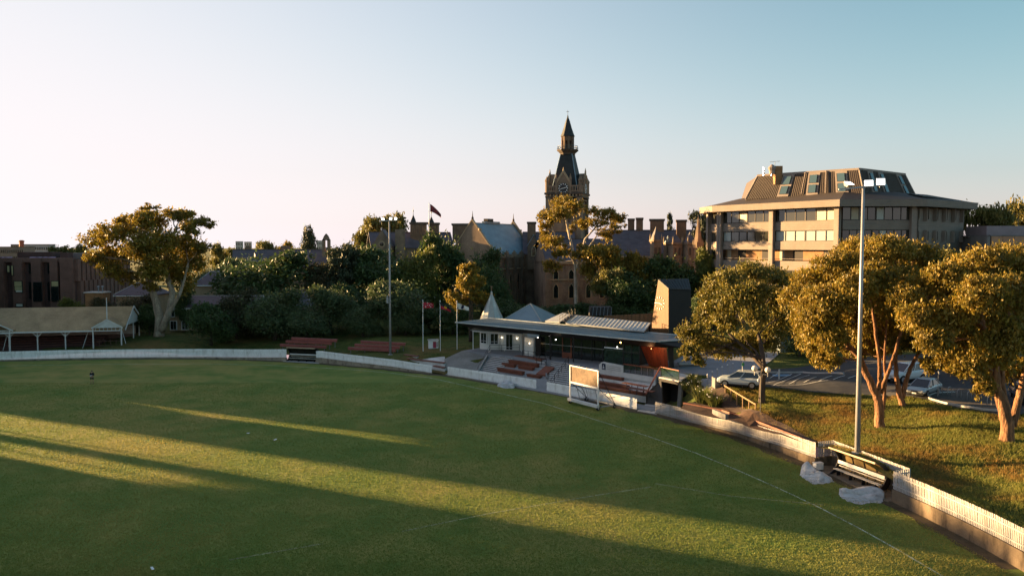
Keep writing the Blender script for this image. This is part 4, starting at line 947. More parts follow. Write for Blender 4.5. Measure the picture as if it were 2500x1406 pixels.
# ---- terraces: concrete tiers, timber seats, stairs, ramp
F0 = V2(G(1095, 917)); F1 = V2(G(1556, 1001)); TU = (F1 - F0).normalized(); TN = Vector((-TU.y, TU.x))
if TN.y < 0: TN = -TN
def tv(s, w, z=0.): p = F0 + TU * s + TN * w; return V3(p, z)
def ts(px, w, z): p = on_line(px, F0 + TN * w, TU, z); return (V2(p) - F0).dot(TU)
ter = thing('seating_terraces', 'pale concrete seating terraces with dark timber benches below the pavilion', 'terrace', tv(16, 4))
TW, TZ = [1.0 + 1.0 * k for k in range(6)], [.35 + .5 * k for k in range(6)]      # tier fronts and tops
TW = [4.8, 5.6, 6.5, 7.4, 8.3, 9.2]; TZ = [.55, .8, 1.05, 1.35, 1.65, 1.95]
def tier(px0, px1, k, mat=m_terr, name='tier', zt=None, w1=None):
    z = TZ[k] if zt is None else zt; w = TW[k]; s0, s1 = ts(px0, w, z), ts(px1, w, z)
    b = MB(); e = w1 if w1 else 11.5
    q = [tv(s0, w), tv(s1, w), tv(s1, e), tv(s0, e)]; b.prism([(v.x, v.y) for v in q], -.2, z); return part(b, name, mat, ter)
b = MB(); q = [tv(-1, .3), tv(34, .3), tv(34, 2.4), tv(-1, 2.4)]; b.prism([(v.x, v.y) for v in q], -.2, .12); part(b, 'lower_walk', m_step, ter)
# middle block
for k, (x0, x1) in enumerate(((1203, 1322), (1206, 1325), (1215, 1328), (1228, 1330), (1238, 1332), (1252, 1330))): tier(x0, x1, k)
def bench(px0, px1, k, dz=0.0, dep=.62, root=None, th=.14, dw=-.12):
    w = TW[k] + dw; z = TZ[k] + .42 + dz; s0, s1 = ts(px0, w, z), ts(px1, w, z)
    b = MB(); n_ = 3
    for i in range(n_):
        ww = w + dep / n_ * (i + .5); bb = MB(); bb.beam(tv(s0, ww, z), tv(s1, ww, z), dep / n_ - .02, th); part(bb, 'seat_plank', m_bench, root or ter)
    b.beam(tv(s0 + .05, w + dep / 2 + .05, z - .25), tv(s1 - .05, w + dep / 2 + .05, z - .25), dep - .16, .36); part(b, 'seat_base', m_bench, root or ter)
bench(1284, 1317, 0, -.1); bench(1212, 1274, 0, .1); bench(1224, 1254, 2); bench(1263, 1299, 2); bench(1240, 1310, 3, .1); bench(1256, 1321, 5, -.15, 1.1)
b = MB(); s0, s1 = ts(1309, TW[1], 1.6), ts(1331, TW[1], 1.6); b.hexa([tv(s0, TW[1], .7), tv(s1, TW[1], .7), tv(s1, TW[3], .7), tv(s0, TW[3], .7), tv(s0, TW[1], 1.0), tv(s1, TW[1], 1.0), tv(s1, TW[3], 1.85), tv(s0, TW[3], 1.85)]); part(b, 'timber_ramp', m_bench, ter)
b = MB(); q = [tv(ts(1332, 5, 1), 5), tv(ts(1337, 5, 1), 5), tv(ts(1333, 9, 2), 9), tv(ts(1330, 9, 2), 9)]; b.prism([(v.x, v.y) for v in q], -.2, [.9, .9, 2.1, 2.1]); part(b, 'cheek_wall', m_concd, ter)
# stairs: individual steps
def stairs(px0, px1, w0, w1, z0, z1, nst, px0t=None, px1t=None):
    for i in range(nst):
        w = w0 + (w1 - w0) * i / nst; z = z0 + (z1 - z0) * (i + 1) / nst; f = i / (nst - 1)
        a = px0 + ((px0t or px0) - px0) * f; c = px1 + ((px1t or px1) - px1) * f
        s0, s1 = ts(a, w, z), ts(c, w, z); b = MB(); q = [tv(s0, w), tv(s1, w), tv(s1, w + .55), tv(s0, w + .55)]
        b.prism([(v.x, v.y) for v in q], z - .45, z); st = part(b, 'step', m_terr, ter); nb_ = MB(); nb_.beam(tv(s0, w - .012, z - .08), tv(s1, w - .012, z - .08), .03, .15); part(nb_, 'riser', m_concd, st)
stairs(1160, 1203, 3.0, 9.6, .0, 2.15, 14, 1205, 1252); stairs(1334, 1408, 2.6, 9.8, .0, 2.15, 14, 1345, 1410)
b = MB(); q = [tv(ts(1156, 2.4, 0), 2.5), tv(ts(1412, 2.4, 0), 2.5), tv(ts(1412, 9.4, 2), 9.4), tv(ts(1196, 9.4, 2), 9.4), tv(ts(1196, 9.4, 2), 16), tv(ts(1412, 9.4, 2), 16)]; q = [q[0], q[1], q[2], q[5], q[4], q[3]]; b.prism([(v.x, v.y) for v in q], -.3, [-.1, -.1, 1.9, 2.17, 2.17, 1.9]); part(b, 'fill', m_step, ter)
# right block beside the sight screen
for k, (x0, x1) in enumerate(((1408, 1580), (1408, 1583), (1408, 1588), (1408, 1592), (1408, 1596))): tier(x0, x1, k, zt=TZ[k])
bench(1408, 1576, 0, -.1); bench(1408, 1530, 1, .0); bench(1408, 1517, 3, -.1)
b = MB(); w = 8.3; s0, s1 = ts(1440, w, 2.), ts(1600, w, 2.); b.hexa([tv(s0, w, .2), tv(s1, w, .2), tv(s1, w + .25, .2), tv(s0, w + .25, .2), tv(s0, w, 2.25), tv(s1, w, 2.2), tv(s1, w + .25, 2.2), tv(s0, w + .25, 2.25)]); part(b, 'back_wall', M('white_render', (.58, .57, .54), rough=.8, var=.08, stain=((.35, .33, .3), .6, .4, None)), ter)
s0, s1, s2 = ts(1462, w, 2.8), ts(1470, w, 3), ts(1521, w, 3.); b = MB(); b.slab([tv(s0, w + .02, 2.0), tv(s2, w + .02, 2.0), tv(s2, w + .02, 3.1), tv(s1, w + .02, 3.25), tv(s0, w + .02, 2.85)], TN.to_3d() * .22); part(b, 'sign_wall', MATS['white_render'], ter)
p = tv(ts(1474, w, 2.6), w - .02, 2.68); b = MB(); b.box(p, (.55, .03, .75), math.atan2(TU.y, TU.x)); sg = part(b, 'club_panel', M('navy_panel', (.012, .018, .05), rough=.4), ter)
b = MB(); pp = p - TN.to_3d() * .03; b.lathe((pp.x, pp.y, pp.z + .12), [(.02, -.08), (.08, 0), (.02, .08)], 7); b.box(pp + Vector((0, 0, -.08)), (.22, .03, .12), math.atan2(TU.y, TU.x)); b.box(pp + Vector((0, 0, -.24)), (.34, .03, .06), math.atan2(TU.y, TU.x)); part(b, 'club_emblem', m_white, sg)
for kx in range(3):
    b = MB(); b.beam(tv(ts(1481, w, 2.6), w - .01, 2.9 - kx * .22), tv(ts(1516, w, 2.6), w - .01, 2.8 - kx * .22), .03, .05); part(b, 'sign_groove', M('grey_groove', (.3, .3, .3)), ter)
# glass balustrade with timber rail along the deck
s0, s1 = ts(1522, 8.4, 2.3), ts(1597, 8.4, 2.3)
for i in range(5):
    f0, f1 = i / 5., (i + 1) / 5. - .02
    b = MB(); b.slab([tv(s0 + (s1 - s0) * f0, 8.42, 2.3), tv(s0 + (s1 - s0) * f1, 8.42, 2.26), tv(s0 + (s1 - s0) * f1, 8.42, 3.2), tv(s0 + (s1 - s0) * f0, 8.42, 3.25)], TN.to_3d() * .03); part(b, 'balustrade_glass', g_green, ter)
    b = MB(); b.beam(tv(s0 + (s1 - s0) * f0, 8.5, 2.2), tv(s0 + (s1 - s0) * f0, 8.5, 3.28), .06, .06, (1, 0, 0)); part(b, 'balustrade_post', m_black, ter)
b = MB(); b.beam(tv(s0, 8.42, 3.32), tv(s1, 8.42, 3.28), .16, .1); part(b, 'timber_rail', m_red, ter)
b = MB(); q = [tv(ts(1408, 8.6, 2), 8.6), tv(ts(1600, 8.6, 2), 8.6), tv(ts(1600, 8.6, 2), 15), tv(ts(1408, 8.6, 2), 15)]; b.prism([(v.x, v.y) for v in q], .5, 2.18); part(b, 'upper_walk', m_pave, ter)
# handrails
def rail(pts, root, name='handrail', h=.95, r=.028, posts=True):
    b = MB(); b.tube([p + Vector((0, 0, h)) for p in pts], r, 6); b.tube([p + Vector((0, 0, h * .55)) for p in pts], r * .8, 6); part(b, name, m_black, root)
    if posts:
        for p in pts: b = MB(); b.beam(p, p + Vector((0, 0, h)), .07, .07, (1, 0, 0)); part(b, 'rail_post', m_black, root)
def tl(a, c, k): return [a.lerp(c, i / k) for i in range(k + 1)]
rail(tl(tv(ts(1345, 2.8, .2), 2.8, .2), tv(ts(1388, 9.6, 2.1), 9.6, 2.15), 5), ter)
rail(tl(tv(ts(1276, 9.7, 2.1), 9.7, 2.15), tv(ts(1345, 9.7, 2.1), 9.7, 2.15), 5), ter)
rail(tl(tv(ts(1310, 8.4, 1.7), 8.4, 1.65), tv(ts(1334, 8.4, 1.7), 8.4, 1.65), 2), ter)
# grey ramp at the left end with its upstand
rz0, rz1 = .25, FLR
ramp = thing('entry_ramp', 'broad grey boarded ramp rising to the cottage verandah', 'ramp', V3(V2(G(1130, 880, 1.2)), 1.0))
q = [G(1086, 903, rz0), G(1163, 912, rz0), G(1196, 857, rz1), G(1128, 856, rz1), G(1085, 876, 1.3)]
b = MB(); b.prism([(v.x, v.y) for v in q], -.3, [v.z for v in q]); part(b, 'ramp_deck', m_ramp, ramp)
b = MB(); b.slab([G(1163, 912, rz0) , G(1196, 857, rz1), G(1196, 857, rz1) + Vector((0, 0, .28)), G(1163, 912, rz0) + Vector((0, 0, .28))], (.16, 0, 0)); part(b, 'ramp_upstand', m_terr, ramp)
rail([G(1146, 912, rz0) + Vector((1.2, 0, 0)), G(1196, 858, rz1), G(1225, 858, rz1), G(1268, 856, rz1)], ramp, posts=True)
# left flag terrace: bench tiers between the far light pole and the ramp
lt = thing('flag_terrace', 'low concrete terrace with timber seats at the foot of the flagpoles', 'terrace', V3(V2(G(1030, 880, 1.)), .6))
z0 = .9
b = MB(); q = [G(938, 869, .9), G(1086, 893, .7), G(1086, 868, 1.4), G(1010, 858, 1.4)]
b.prism([(v.x, v.y) for v in q], -.2, [.85, .75, 1.4, 1.4]); part(b, 'tier', m_terr, lt)
b = MB(); q = [G(978, 886, .4), G(1086, 905, .3), G(1086, 893, .7), G(978, 876, .7)]; b.prism([(v.x, v.y) for v in q], -.2, [.45, .4, .5, .5]); part(b, 'lower_tier', m_terr, lt)
for x0, y0, x1, y1, z in ((985, 866, 1018, 870, 1.35), (980, 874, 1084, 886, 1.05), (1058, 893, 1084, 898, .65)):
    a, c = G(x0, y0, z), G(x1, y1, z)
    for k in range(3): b = MB(); o_ = Vector((.1, .2, 0)) * k; b.beam(a + o_, c + o_, .2, .12); part(b, 'seat_plank', m_bench, lt)
    b = MB(); b.beam(a + Vector((.1, .25, -.35)), c + Vector((.1, .25, -.35)), .5, .55); part(b, 'seat_base', m_terr, lt)
# picnic tables on the right terrace
for (x0, y0, x1, y1, z, lab) in ((1519, 934, 1576, 944, 1.75, 'dark timber picnic table behind the sight screen, the higher one'), (1528, 945, 1592, 957, 1.45, 'dark timber picnic table beside the tunnel wall, the lower one')):
    a, c = G(x0, y0, z), G(x1, y1, z); t = thing('picnic_table', lab, 'table', V3(V2((a + c) / 2), z - .75), 0, 'picnic tables on the terrace')
    for k in range(3): b = MB(); o_ = TN.to_3d() * .24 * k; b.beam(a + o_, c + o_, .22, .07); part(b, 'top_plank', m_bench, t)
    for k in range(4): p = a.lerp(c, .12 + .25 * k) + TN.to_3d() * .24; b = MB(); b.beam(p, p - Vector((0, 0, .72)), .07, .07, (1, 0, 0)); part(b, 'leg', m_black, t)
# ---- players' tunnel
tun = thing('players_tunnel', 'dark concrete players tunnel with leaning wing walls and glass balustrade above', 'tunnel', G(1630, 985, 0))
E0, E1 = G(1616, 992, 0), G(1652, 1000, 0); dpt = Vector((TN.x, TN.y, 0)) * 5
z_t = 2.55
tl0, tl1 = G(1614, 925, 2.45), G(1658, 935, 2.45)
b = MB(); b.slab([G(1577, 988, 0) , E0 + Vector((.1, 0.3, 0)), tl0, G(1608, 932, 2.1), G(1577, 960, 1.15)], (.2, .28, 0)); part(b, 'wing_wall', M('tunnel_concrete', (.055, .052, .05), rough=.9, var=.2, scale=.8, bump=.2, bscale=12), tun)  # concrete colour darkened to stand for the shade at the tunnel mouth
b = MB(); b.beam(tl0 + Vector((-.1, 0, 0)), tl1 + Vector((.1, 0, 0)), .5, .35); part(b, 'lintel', M('tunnel_concrete', (.055, .052, .05), rough=.9, var=.2, scale=.8, bump=.2, bscale=12), tun)
b = MB(); b.beam(tl0 + Vector((-.1, -.1, .22)), tl1 + Vector((.1, -.1, .22)), .5, .1); part(b, 'lintel_cap', m_terr, tun)
b = MB(); b.slab([E1, E1 + Vector((.4, .1, 0)), tl1 + Vector((.35, .1, 0)), tl1 + Vector((-.05, 0, 0))], (.25, .35, 0)); part(b, 'raking_post', m_concd, tun)
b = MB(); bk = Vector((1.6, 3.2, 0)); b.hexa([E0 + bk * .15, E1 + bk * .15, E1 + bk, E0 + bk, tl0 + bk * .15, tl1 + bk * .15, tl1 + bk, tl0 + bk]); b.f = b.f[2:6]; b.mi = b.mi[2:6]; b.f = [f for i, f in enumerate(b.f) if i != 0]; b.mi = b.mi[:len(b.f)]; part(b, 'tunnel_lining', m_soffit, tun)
b = MB(); b.slab([tl0 + bk * .1 + Vector((0, 0, .1)), tl1 + bk * .1 + Vector((0, 0, .1)), tl1 + bk * 1.3 + Vector((0, 0, .1)), tl0 + bk * 1.3 + Vector((0, 0, .1))], (0, 0, .15)); part(b, 'tunnel_roof', m_conc, tun)
b = MB(); b.slab([tl0 + Vector((0, .1, .3)), tl1 + Vector((0, .1, .3)), tl1 + Vector((0, .1, 1.35)), tl0 + Vector((0, .1, 1.35))], (.02, .03, 0)); part(b, 'balustrade_glass', g_green, tun)
b = MB(); b.beam(tl0 + Vector((0, .1, 1.4)), tl1 + Vector((0, .1, 1.4)), .1, .09); part(b, 'timber_rail', m_red, tun)
b = MB(); b.beam(tl0 + Vector((-.1, 0, 1.4)), G(1577, 962, 1.35), .14, .12); part(b, 'raking_rail', m_bench, tun)
for p in (tl0, tl1): b = MB(); b.beam(p + Vector((0, .1, .2)), p + Vector((0, .1, 1.4)), .06, .06, (1, 0, 0)); part(b, 'balustrade_post', m_black, tun)
b = MB(); q = [G(1556, 1003, .01), G(1612, 1013, .01), G(1655, 1000, .01), G(1580, 984, .01)]; b.prism([(v.x, v.y) for v in q], -.1, .06); b.build('tunnel_apron', m_conc, kind='structure')
# ------------------------------------------------------------------ the stone college behind the trees
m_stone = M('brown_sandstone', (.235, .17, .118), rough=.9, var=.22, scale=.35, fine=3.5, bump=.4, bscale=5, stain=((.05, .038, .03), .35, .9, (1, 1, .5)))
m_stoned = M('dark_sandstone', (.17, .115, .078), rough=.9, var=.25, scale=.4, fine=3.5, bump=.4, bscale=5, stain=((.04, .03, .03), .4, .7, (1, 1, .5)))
m_dress = M('pale_stone_dressing', (.36, .27, .17), rough=.85, var=.15, scale=.8)
m_slate = M('dark_slate', (.09, .082, .098), rough=.6, var=.25, scale=.5, fine=5, stretch=(1, 1, 2))
m_slateb = M('blue_slate', (.19, .28, .345), rough=.55, var=.14, scale=.5, fine=6, stretch=(1, 1, 2))
m_spire = M('spire_slate', (.024, .027, .027), rough=.65, var=.25, scale=.4, fine=4, stretch=(1, 1, 2))
m_brickc = M('chimney_brick', (.21, .135, .088), rough=.9, var=.2, scale=.8, fine=5)
m_cap = M('dark_cap_stone', (.09, .07, .055), rough=.9, var=.2)
m_iron = M('grey_iron', (.12, .14, .14), rough=.5)
def lancet(root, p, ex, w, h, gm=None, surround=m_dress, name='window'):
    """Pointed window: p foot centre on the wall plane, ex along the wall, wall faces -Y side of ex."""
    ex = Vector((ex[0], ex[1], 0)).normalized(); nn = Vector((ex.y, -ex.x, 0)); p = Vector(p)
    def outline(k, dh): return [(-w / 2 - k, -dh), (w / 2 + k, -dh), (w / 2 + k, h * .75), (w / 4 + k * .7, h * .92 + k * .5), (0, h + k), (-w / 4 - k * .7, h * .92 + k * .5), (-w / 2 - k, h * .75)]
    b = MB(); b.slab([p + ex * x + Vector((0, 0, z)) - nn * .05 for x, z in outline(.22, .18)], nn * .12); so = part(b, name, surround, root)
    b = MB(); b.slab([p + ex * x + Vector((0, 0, z)) + nn * .04 for x, z in outline(0, 0)], nn * .05); part(b, 'pane', gm or g_dark, so)
def chimney(px0, px1, ytop, ybot, d, label, ribs=5, dep=1.2, lit=True):
    a = D(px0, ytop, d); c = D(px1, ytop, d); zb = D(px0, ybot, d).z - 2.0; w = c.x - a.x; zt = a.z
    t = thing('brick_chimney', label, 'chimney', ((a.x + c.x) / 2, d, zb), -.15, 'chimneys of the stone college')
    b = MB(); b.box((0, 0, (zt - zb) / 2 - .3), (w * .86, dep, zt - zb - .6)); b.build('stack', m_brickc, t)
    for i in range(ribs):
        b = MB(); x = (-.5 + i / (ribs - 1)) * w * .82; b.box((x, -dep / 2 - .06, (zt - zb) / 2 + .2), (w * .06, .14, (zt - zb) - 2.0)); b.build('brick_rib', m_brickc, t)
    b = MB(); b.box((0, 0, zt - zb - .62), (w * .94, dep + .2, .18)); b.box((0, 0, zt - zb - .3), (w, dep + .34, .44)); b.build('cap', m_cap, t)
    return t
def gable_prism(b, P0, ex, ey, L, Wd, z0, ze, zr):
    """House shape: ridge along ex for length L, width Wd along ey, from corner P0."""
    P0 = Vector((P0[0], P0[1], 0)); ex = Vector((ex[0], ex[1], 0)); ey = Vector((ey[0], ey[1], 0))
    r = []
    for s in (0, L):
        q = P0 + ex * s
        r.append([q + Vector((0, 0, z0)), q + ey * Wd + Vector((0, 0, z0)), q + ey * Wd + Vector((0, 0, ze)), q + ey * Wd / 2 + Vector((0, 0, zr)), q + Vector((0, 0, ze))])
    b.frustum(r[0], r[1])
def roof_planes(root, P0, ex, ey, L, Wd, ze, zr, mat, over=.3, th=.18, name='roof_slope'):
    P0 = Vector((P0[0], P0[1], 0)); ex = Vector((ex[0], ex[1], 0)); ey = Vector((ey[0], ey[1], 0))
    dz = (zr - ze) / (Wd / 2) * over
    for sgn in (0, 1):
        e = P0 + ey * (Wd + over if sgn else -over); rdg = P0 + ey * Wd / 2
        q = [e + Vector((0, 0, ze - dz + .06)), e + ex * L + Vector((0, 0, ze - dz + .06)), rdg + ex * L + Vector((0, 0, zr + .06)), rdg + Vector((0, 0, zr + .06))]
        b = MB(); b.slab(q, (0, 0, th)); part(b, name, mat, root)
    b = MB(); b.beam(P0 + ey * Wd / 2 + Vector((0, 0, zr + .25)), P0 + ey * Wd / 2 + ex * L + Vector((0, 0, zr + .25)), .3, .16); part(b, 'ridge_cap', m_zinc if mat is m_slateb else m_cap, root)
GZ = 3.5
# ---- hall with the blue roof
e1 = Vector((.52, .854)).normalized(); e2 = Vector((-e1.y, e1.x)); C0 = Vector((-3.9, 190.))
hall = thing('college_hall', 'stone hall with steep blue slate roof and buttressed wall', 'building', V3(C0, GZ))
HW, HL, ZE, ZR = 13.5, 19.5, 15.3, 23.3
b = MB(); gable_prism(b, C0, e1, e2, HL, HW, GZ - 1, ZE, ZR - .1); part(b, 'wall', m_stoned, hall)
roof_planes(hall, C0 + e1 * .5, e1, e2, HL - 1, HW, ZE, ZR, m_slateb, .1)
for s in (-.05, HL - .45):
    q = V3(C0 + e1 * s, 0); o = [q + Vector((0, 0, GZ)), q + V3(e2 * HW, GZ), q + V3(e2 * (HW + .5), ZE - .2), q + V3(e2 * HW / 2, ZR + .9), q + V3(e2 * -.5, ZE - .2)]
    b = MB(); b.slab(o, V3(e1 * .5, 0)); part(b, 'gable_wall', m_stone, hall)
    for (a_, c_) in ((2, 3), (3, 4)):
        b = MB(); b.beam(o[a_] + V3(e1 * .25, .12), o[c_] + V3(e1 * .25, .12), .7, .25); part(b, 'coping', m_dress, hall)
    b = MB(); b.lathe(tuple(o[3] + V3(e1 * .25, 0)), [(.25, 0), (.3, .5), (.12, .9), (.03, 2.2)], 6); part(b, 'finial', m_cap, hall)
    for f in (.28, .72):
        pp = o[4].lerp(o[3], f * 1.0) + V3(e1 * .25, .3); b = MB(); b.box(tuple(pp), (.7, .7, .5), .5); part(b, 'kneeler', m_dress, hall)
for i in range(6):
    s = 1.0 + i * (HL - 2) / 5; p = C0 + e1 * s - e2 * .35
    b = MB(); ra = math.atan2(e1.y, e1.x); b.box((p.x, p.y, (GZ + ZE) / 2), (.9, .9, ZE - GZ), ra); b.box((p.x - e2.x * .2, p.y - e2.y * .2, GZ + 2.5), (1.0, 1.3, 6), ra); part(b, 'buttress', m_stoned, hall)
    b = MB(); b.box((p.x, p.y, ZE + .55), (.75, .9, 1.1), ra); b.add([(p.x - .4, p.y - .4, ZE + 1.1), (p.x + .4, p.y - .4, ZE + 1.1), (p.x + .4, p.y + .4, ZE + 1.1), (p.x - .4, p.y + .4, ZE + 1.1), (p.x, p.y, ZE + 1.7)], [(0, 1, 4), (1, 2, 4), (2, 3, 4), (3, 0, 4)]); part(b, 'merlon', m_stone, hall)
    if i < 5:
        pw = C0 + e1 * (s + (HL - 2) / 10)
        for dx in (-.55, .55): lancet(hall, V3(pw - e2 * .02 + e1 * dx, 7.2), e1, .55, 4.0, surround=m_stone)
b = MB(); pp = C0 - e2 * .2; b.beam(V3(pp, ZE + .2), V3(pp + e1 * HL, ZE + .2), .5, .9); part(b, 'parapet', m_stone, hall)
b = MB(); b.beam(V3(pp, 12.4), V3(pp + e1 * HL, 12.4), .35, .25); part(b, 'string_course', m_dress, hall)
b = MB(); q = C0 + e1 * 5 + e2 * HW / 2; b.beam(V3(q, ZR + .5), V3(q + e1 * 7, ZR + .5), .9, .5); part(b, 'ridge_vent', m_zinc, hall)
b = MB(); q = C0 + e1 * 6 + e2 * HW / 2; b.beam(V3(q, ZR + 1.0), V3(q + e1 * 2.6, ZR + 1.0), 1.2, .8); part(b, 'ridge_cowl', m_cap, hall)
# ---- clock tower
tx = D(1385, 600, 214.).x
ct_ = thing('college_clock_tower', 'tall stone clock tower with slate spire and iron gallery above the college', 'tower', (tx, 214., GZ), R(-17))
zz = lambda py: D(1385, py, 214.).z - GZ
hw = 4.15
b = MB(); b.box((0, 0, (zz(492)) / 2), (2 * hw, 2 * hw, zz(492))); b.build('shaft', m_stone, ct_)
for x in (-1, 1):
    for y in (-1, 1):
        b = MB(); b.box((x * hw, y * hw, zz(484) / 2), (1.3, 1.3, zz(484))); b.build('corner_buttress', m_stone, ct_)
        b = MB(); b.lathe((x * (hw + .35), y * (hw + .35), zz(476)), [(.5, 0), (.5, 3.2), (.62, 3.3), (.62, 3.6), (.08, 4.6)], 8); b.build('corner_pinnacle', m_stone, ct_)
for z, w_, h_ in ((zz(490), .5, .35), (zz(483), .75, .4), (zz(475), .95, .5)):
    b = MB(); b.box((0, 0, z), (2 * (hw + w_), 2 * (hw + w_), h_)); b.build('cornice', m_stone if w_ < .6 else m_cap, ct_)
for f in range(4):
    a = f * math.pi / 2; m4 = Matrix.Rotation(a, 3, 'Z'); w = hw + .6
    b = MB()
    for zc, hh in ((zz(474) + .3, .3), (zz(459), .35)):
        bb = [m4 @ Vector(p) for p in ((-w, -w - .15, zc), (w, -w - .15, zc), (w, -w + .15, zc), (-w, -w + .15, zc))]; b.slab(bb, (0, 0, hh))
    b.build('balustrade_rail', m_stone, ct_)
    for i in range(15):
        x = -w + .3 + i * (2 * w - .6) / 14
        if abs(x) < 1.7: continue
        b = MB(); p = m4 @ Vector((x, -w, (zz(474) + zz(459)) / 2 + .25)); b.box(p, (.28, .28, zz(459) - zz(474)), a); b.build('baluster', m_stone, ct_)
    for i in range(11):
        x = -w + .4 + i * (2 * w - .8) / 10; p = m4 @ Vector((x, -w + .1, zz(479))); b = MB(); b.box(p, (.4, .5, .7), a); b.build('corbel', m_dress, ct_)
    # clock gable
    o = [(-1.7, zz(476)), (1.7, zz(476)), (1.7, zz(449)), (0, zz(425)), (-1.7, zz(449))]
    b = MB(); b.slab([m4 @ Vector((x, -w - .1, z)) for x, z in o], m4 @ Vector((0, 1.6, 0))); b.build('clock_gable', m_stone, ct_)
    b = MB(); b.slab([m4 @ Vector((x, -w + 1.2, z)) for x, z in ((-1.6, zz(449)), (1.6, zz(449)), (0, zz(427)))], m4 @ Vector((0, 3, 0))); b.build('dormer_roof', m_spire, ct_)
    for sg in (-1, 1):
        b = MB(); b.beam(m4 @ Vector((sg * 1.95, -w - .1, zz(450))), m4 @ Vector((0, -w - .1, zz(422))), .5, .3, tuple(m4 @ Vector((0, -1, 0)))); b.build('gable_coping', m_dress, ct_)
        p = m4 @ Vector((sg * 1.9, -w - .1, zz(476))); b = MB(); b.lathe(p, [(.3, 0), (.3, 3.6), (.4, 3.7), (.04, 5.2)], 6); b.build('gable_pinnacle', m_stone, ct_)
    b = MB(); p = m4 @ Vector((0, -w - .1, zz(424))); b.lathe(p, [(.22, -.3), (.25, .2), (.04, 1.3)], 6); b.build('gable_finial', m_dress, ct_)
    ck = MB(); n = 20; cz = zz(463)
    ck.slab([m4 @ Vector((1.42 * math.cos(k * 2 * math.pi / n), -w - .2, cz + 1.42 * math.sin(k * 2 * math.pi / n))) for k in range(n)], m4 @ Vector((0, .1, 0))); cf = ck.build('clock_face', M('dark_clock', (.03, .03, .035), rough=.4), ct_)
    for k in range(12):
        u = k * math.pi / 6; b = MB(); b.beam(m4 @ Vector((.98 * math.cos(u), -w - .24, cz + .98 * math.sin(u))), m4 @ Vector((1.28 * math.cos(u), -w - .24, cz + 1.28 * math.sin(u))), .2, .06, tuple(m4 @ Vector((0, -1, 0)))); b.build('hour_mark', m_mark, cf)
    for u, L in ((.28, 1.1), (3.36, .75)):
        b = MB(); b.beam(m4 @ Vector((0, -w - .27, cz)), m4 @ Vector((L * math.cos(u), -w - .27, cz + L * math.sin(u))), .13, .05, tuple(m4 @ Vector((0, -1, 0)))); b.build('clock_hand', m_mark, cf)
    for zc in (20.5, 12.5):
        for x in (-1.2, 1.2): 
            b = MB(); b.slab([m4 @ Vector((x + dx, -hw - .03, zc + dz)) for dx, dz in ((-.55, 0), (.55, 0), (.55, 3), (0, 4), (-.55, 3))], m4 @ Vector((0, .1, 0))); b.build('louvre_window', m_cap, ct_)
b = MB(); b.loft([[(x * r_, y * r_, z) for x, y in ((-1, -1), (1, -1), (1, 1), (-1, 1))] for r_, z in ((3.75, zz(474)), (3.2, zz(455)), (2.35, zz(415)), (1.55, zz(378)))]); b.build('spire_skirt', m_spire, ct_)
for x, y in ((-1, -1), (1, -1), (1, 1), (-1, 1)):
    b = MB(); b.tube([(x * r_, y * r_, z) for r_, z in ((3.75, zz(474)), (3.2, zz(455)), (2.35, zz(415)), (1.55, zz(378)))], .13, 6); b.build('lead_hip', m_slateb, ct_)
b = MB(); b.lathe((0, 0, zz(379)), [(2.0, 0), (2.1, .4), (2.9, 1.1), (2.95, 1.35)], 8, R(22.5)); b.build('gallery', m_cap, ct_)
gr = zz(367)
for k in range(16):
    u = k * math.pi / 8; b = MB(); b.box((2.7 * math.cos(u), 2.7 * math.sin(u), gr + .5), (.08, .08, 1.0)); b.box((2.7 * math.cos(u + .2), 2.7 * math.sin(u + .2), gr + .45), (.3, .3, .12), u); b.build('gallery_baluster', m_iron, ct_)
b = MB(); b.tube([(2.7 * math.cos(k * math.pi / 8), 2.7 * math.sin(k * math.pi / 8), gr + 1.0) for k in range(17)], .06, 6); b.tube([(2.7 * math.cos(k * math.pi / 8), 2.7 * math.sin(k * math.pi / 8), gr + .4) for k in range(17)], .05, 6); b.build('gallery_rail', m_iron, ct_)
for k in range(8):
    u = R(22.5) + k * math.pi / 4; b = MB(); b.box((1.45 * math.cos(u), 1.45 * math.sin(u), (gr + zz(333)) / 2), (.5, .5, zz(333) - gr), u); b.build('lantern_post', m_stoned, ct_)
b = MB(); b.lathe((0, 0, gr), [(.75, 0), (.75, zz(333) - gr)], 8); b.build('lantern_core', m_cap, ct_)
b = MB(); b.lathe((0, 0, zz(345)), [(1.55, 0), (1.6, zz(334) - zz(345))], 8, R(22.5)); b.build('lantern_head', m_stoned, ct_)
b = MB(); b.lathe((0, 0, zz(333)), [(1.95, -.1), (1.7, .5), (1.15, 2.0), (.6, 3.9), (.06, zz(284) - zz(333))], 8, R(22.5)); b.build('spire', m_spire, ct_)
b = MB(); b.lathe((0, 0, zz(285)), [(.16, -.3), (.22, 0), (.05, .4), (.04, 1.7)], 8); b.box((0, 0, zz(273)), (.75, .07, .09)); b.box((0, 0, zz(273)), (.07, .75, .09)); b.build('finial_cross', m_iron, ct_)
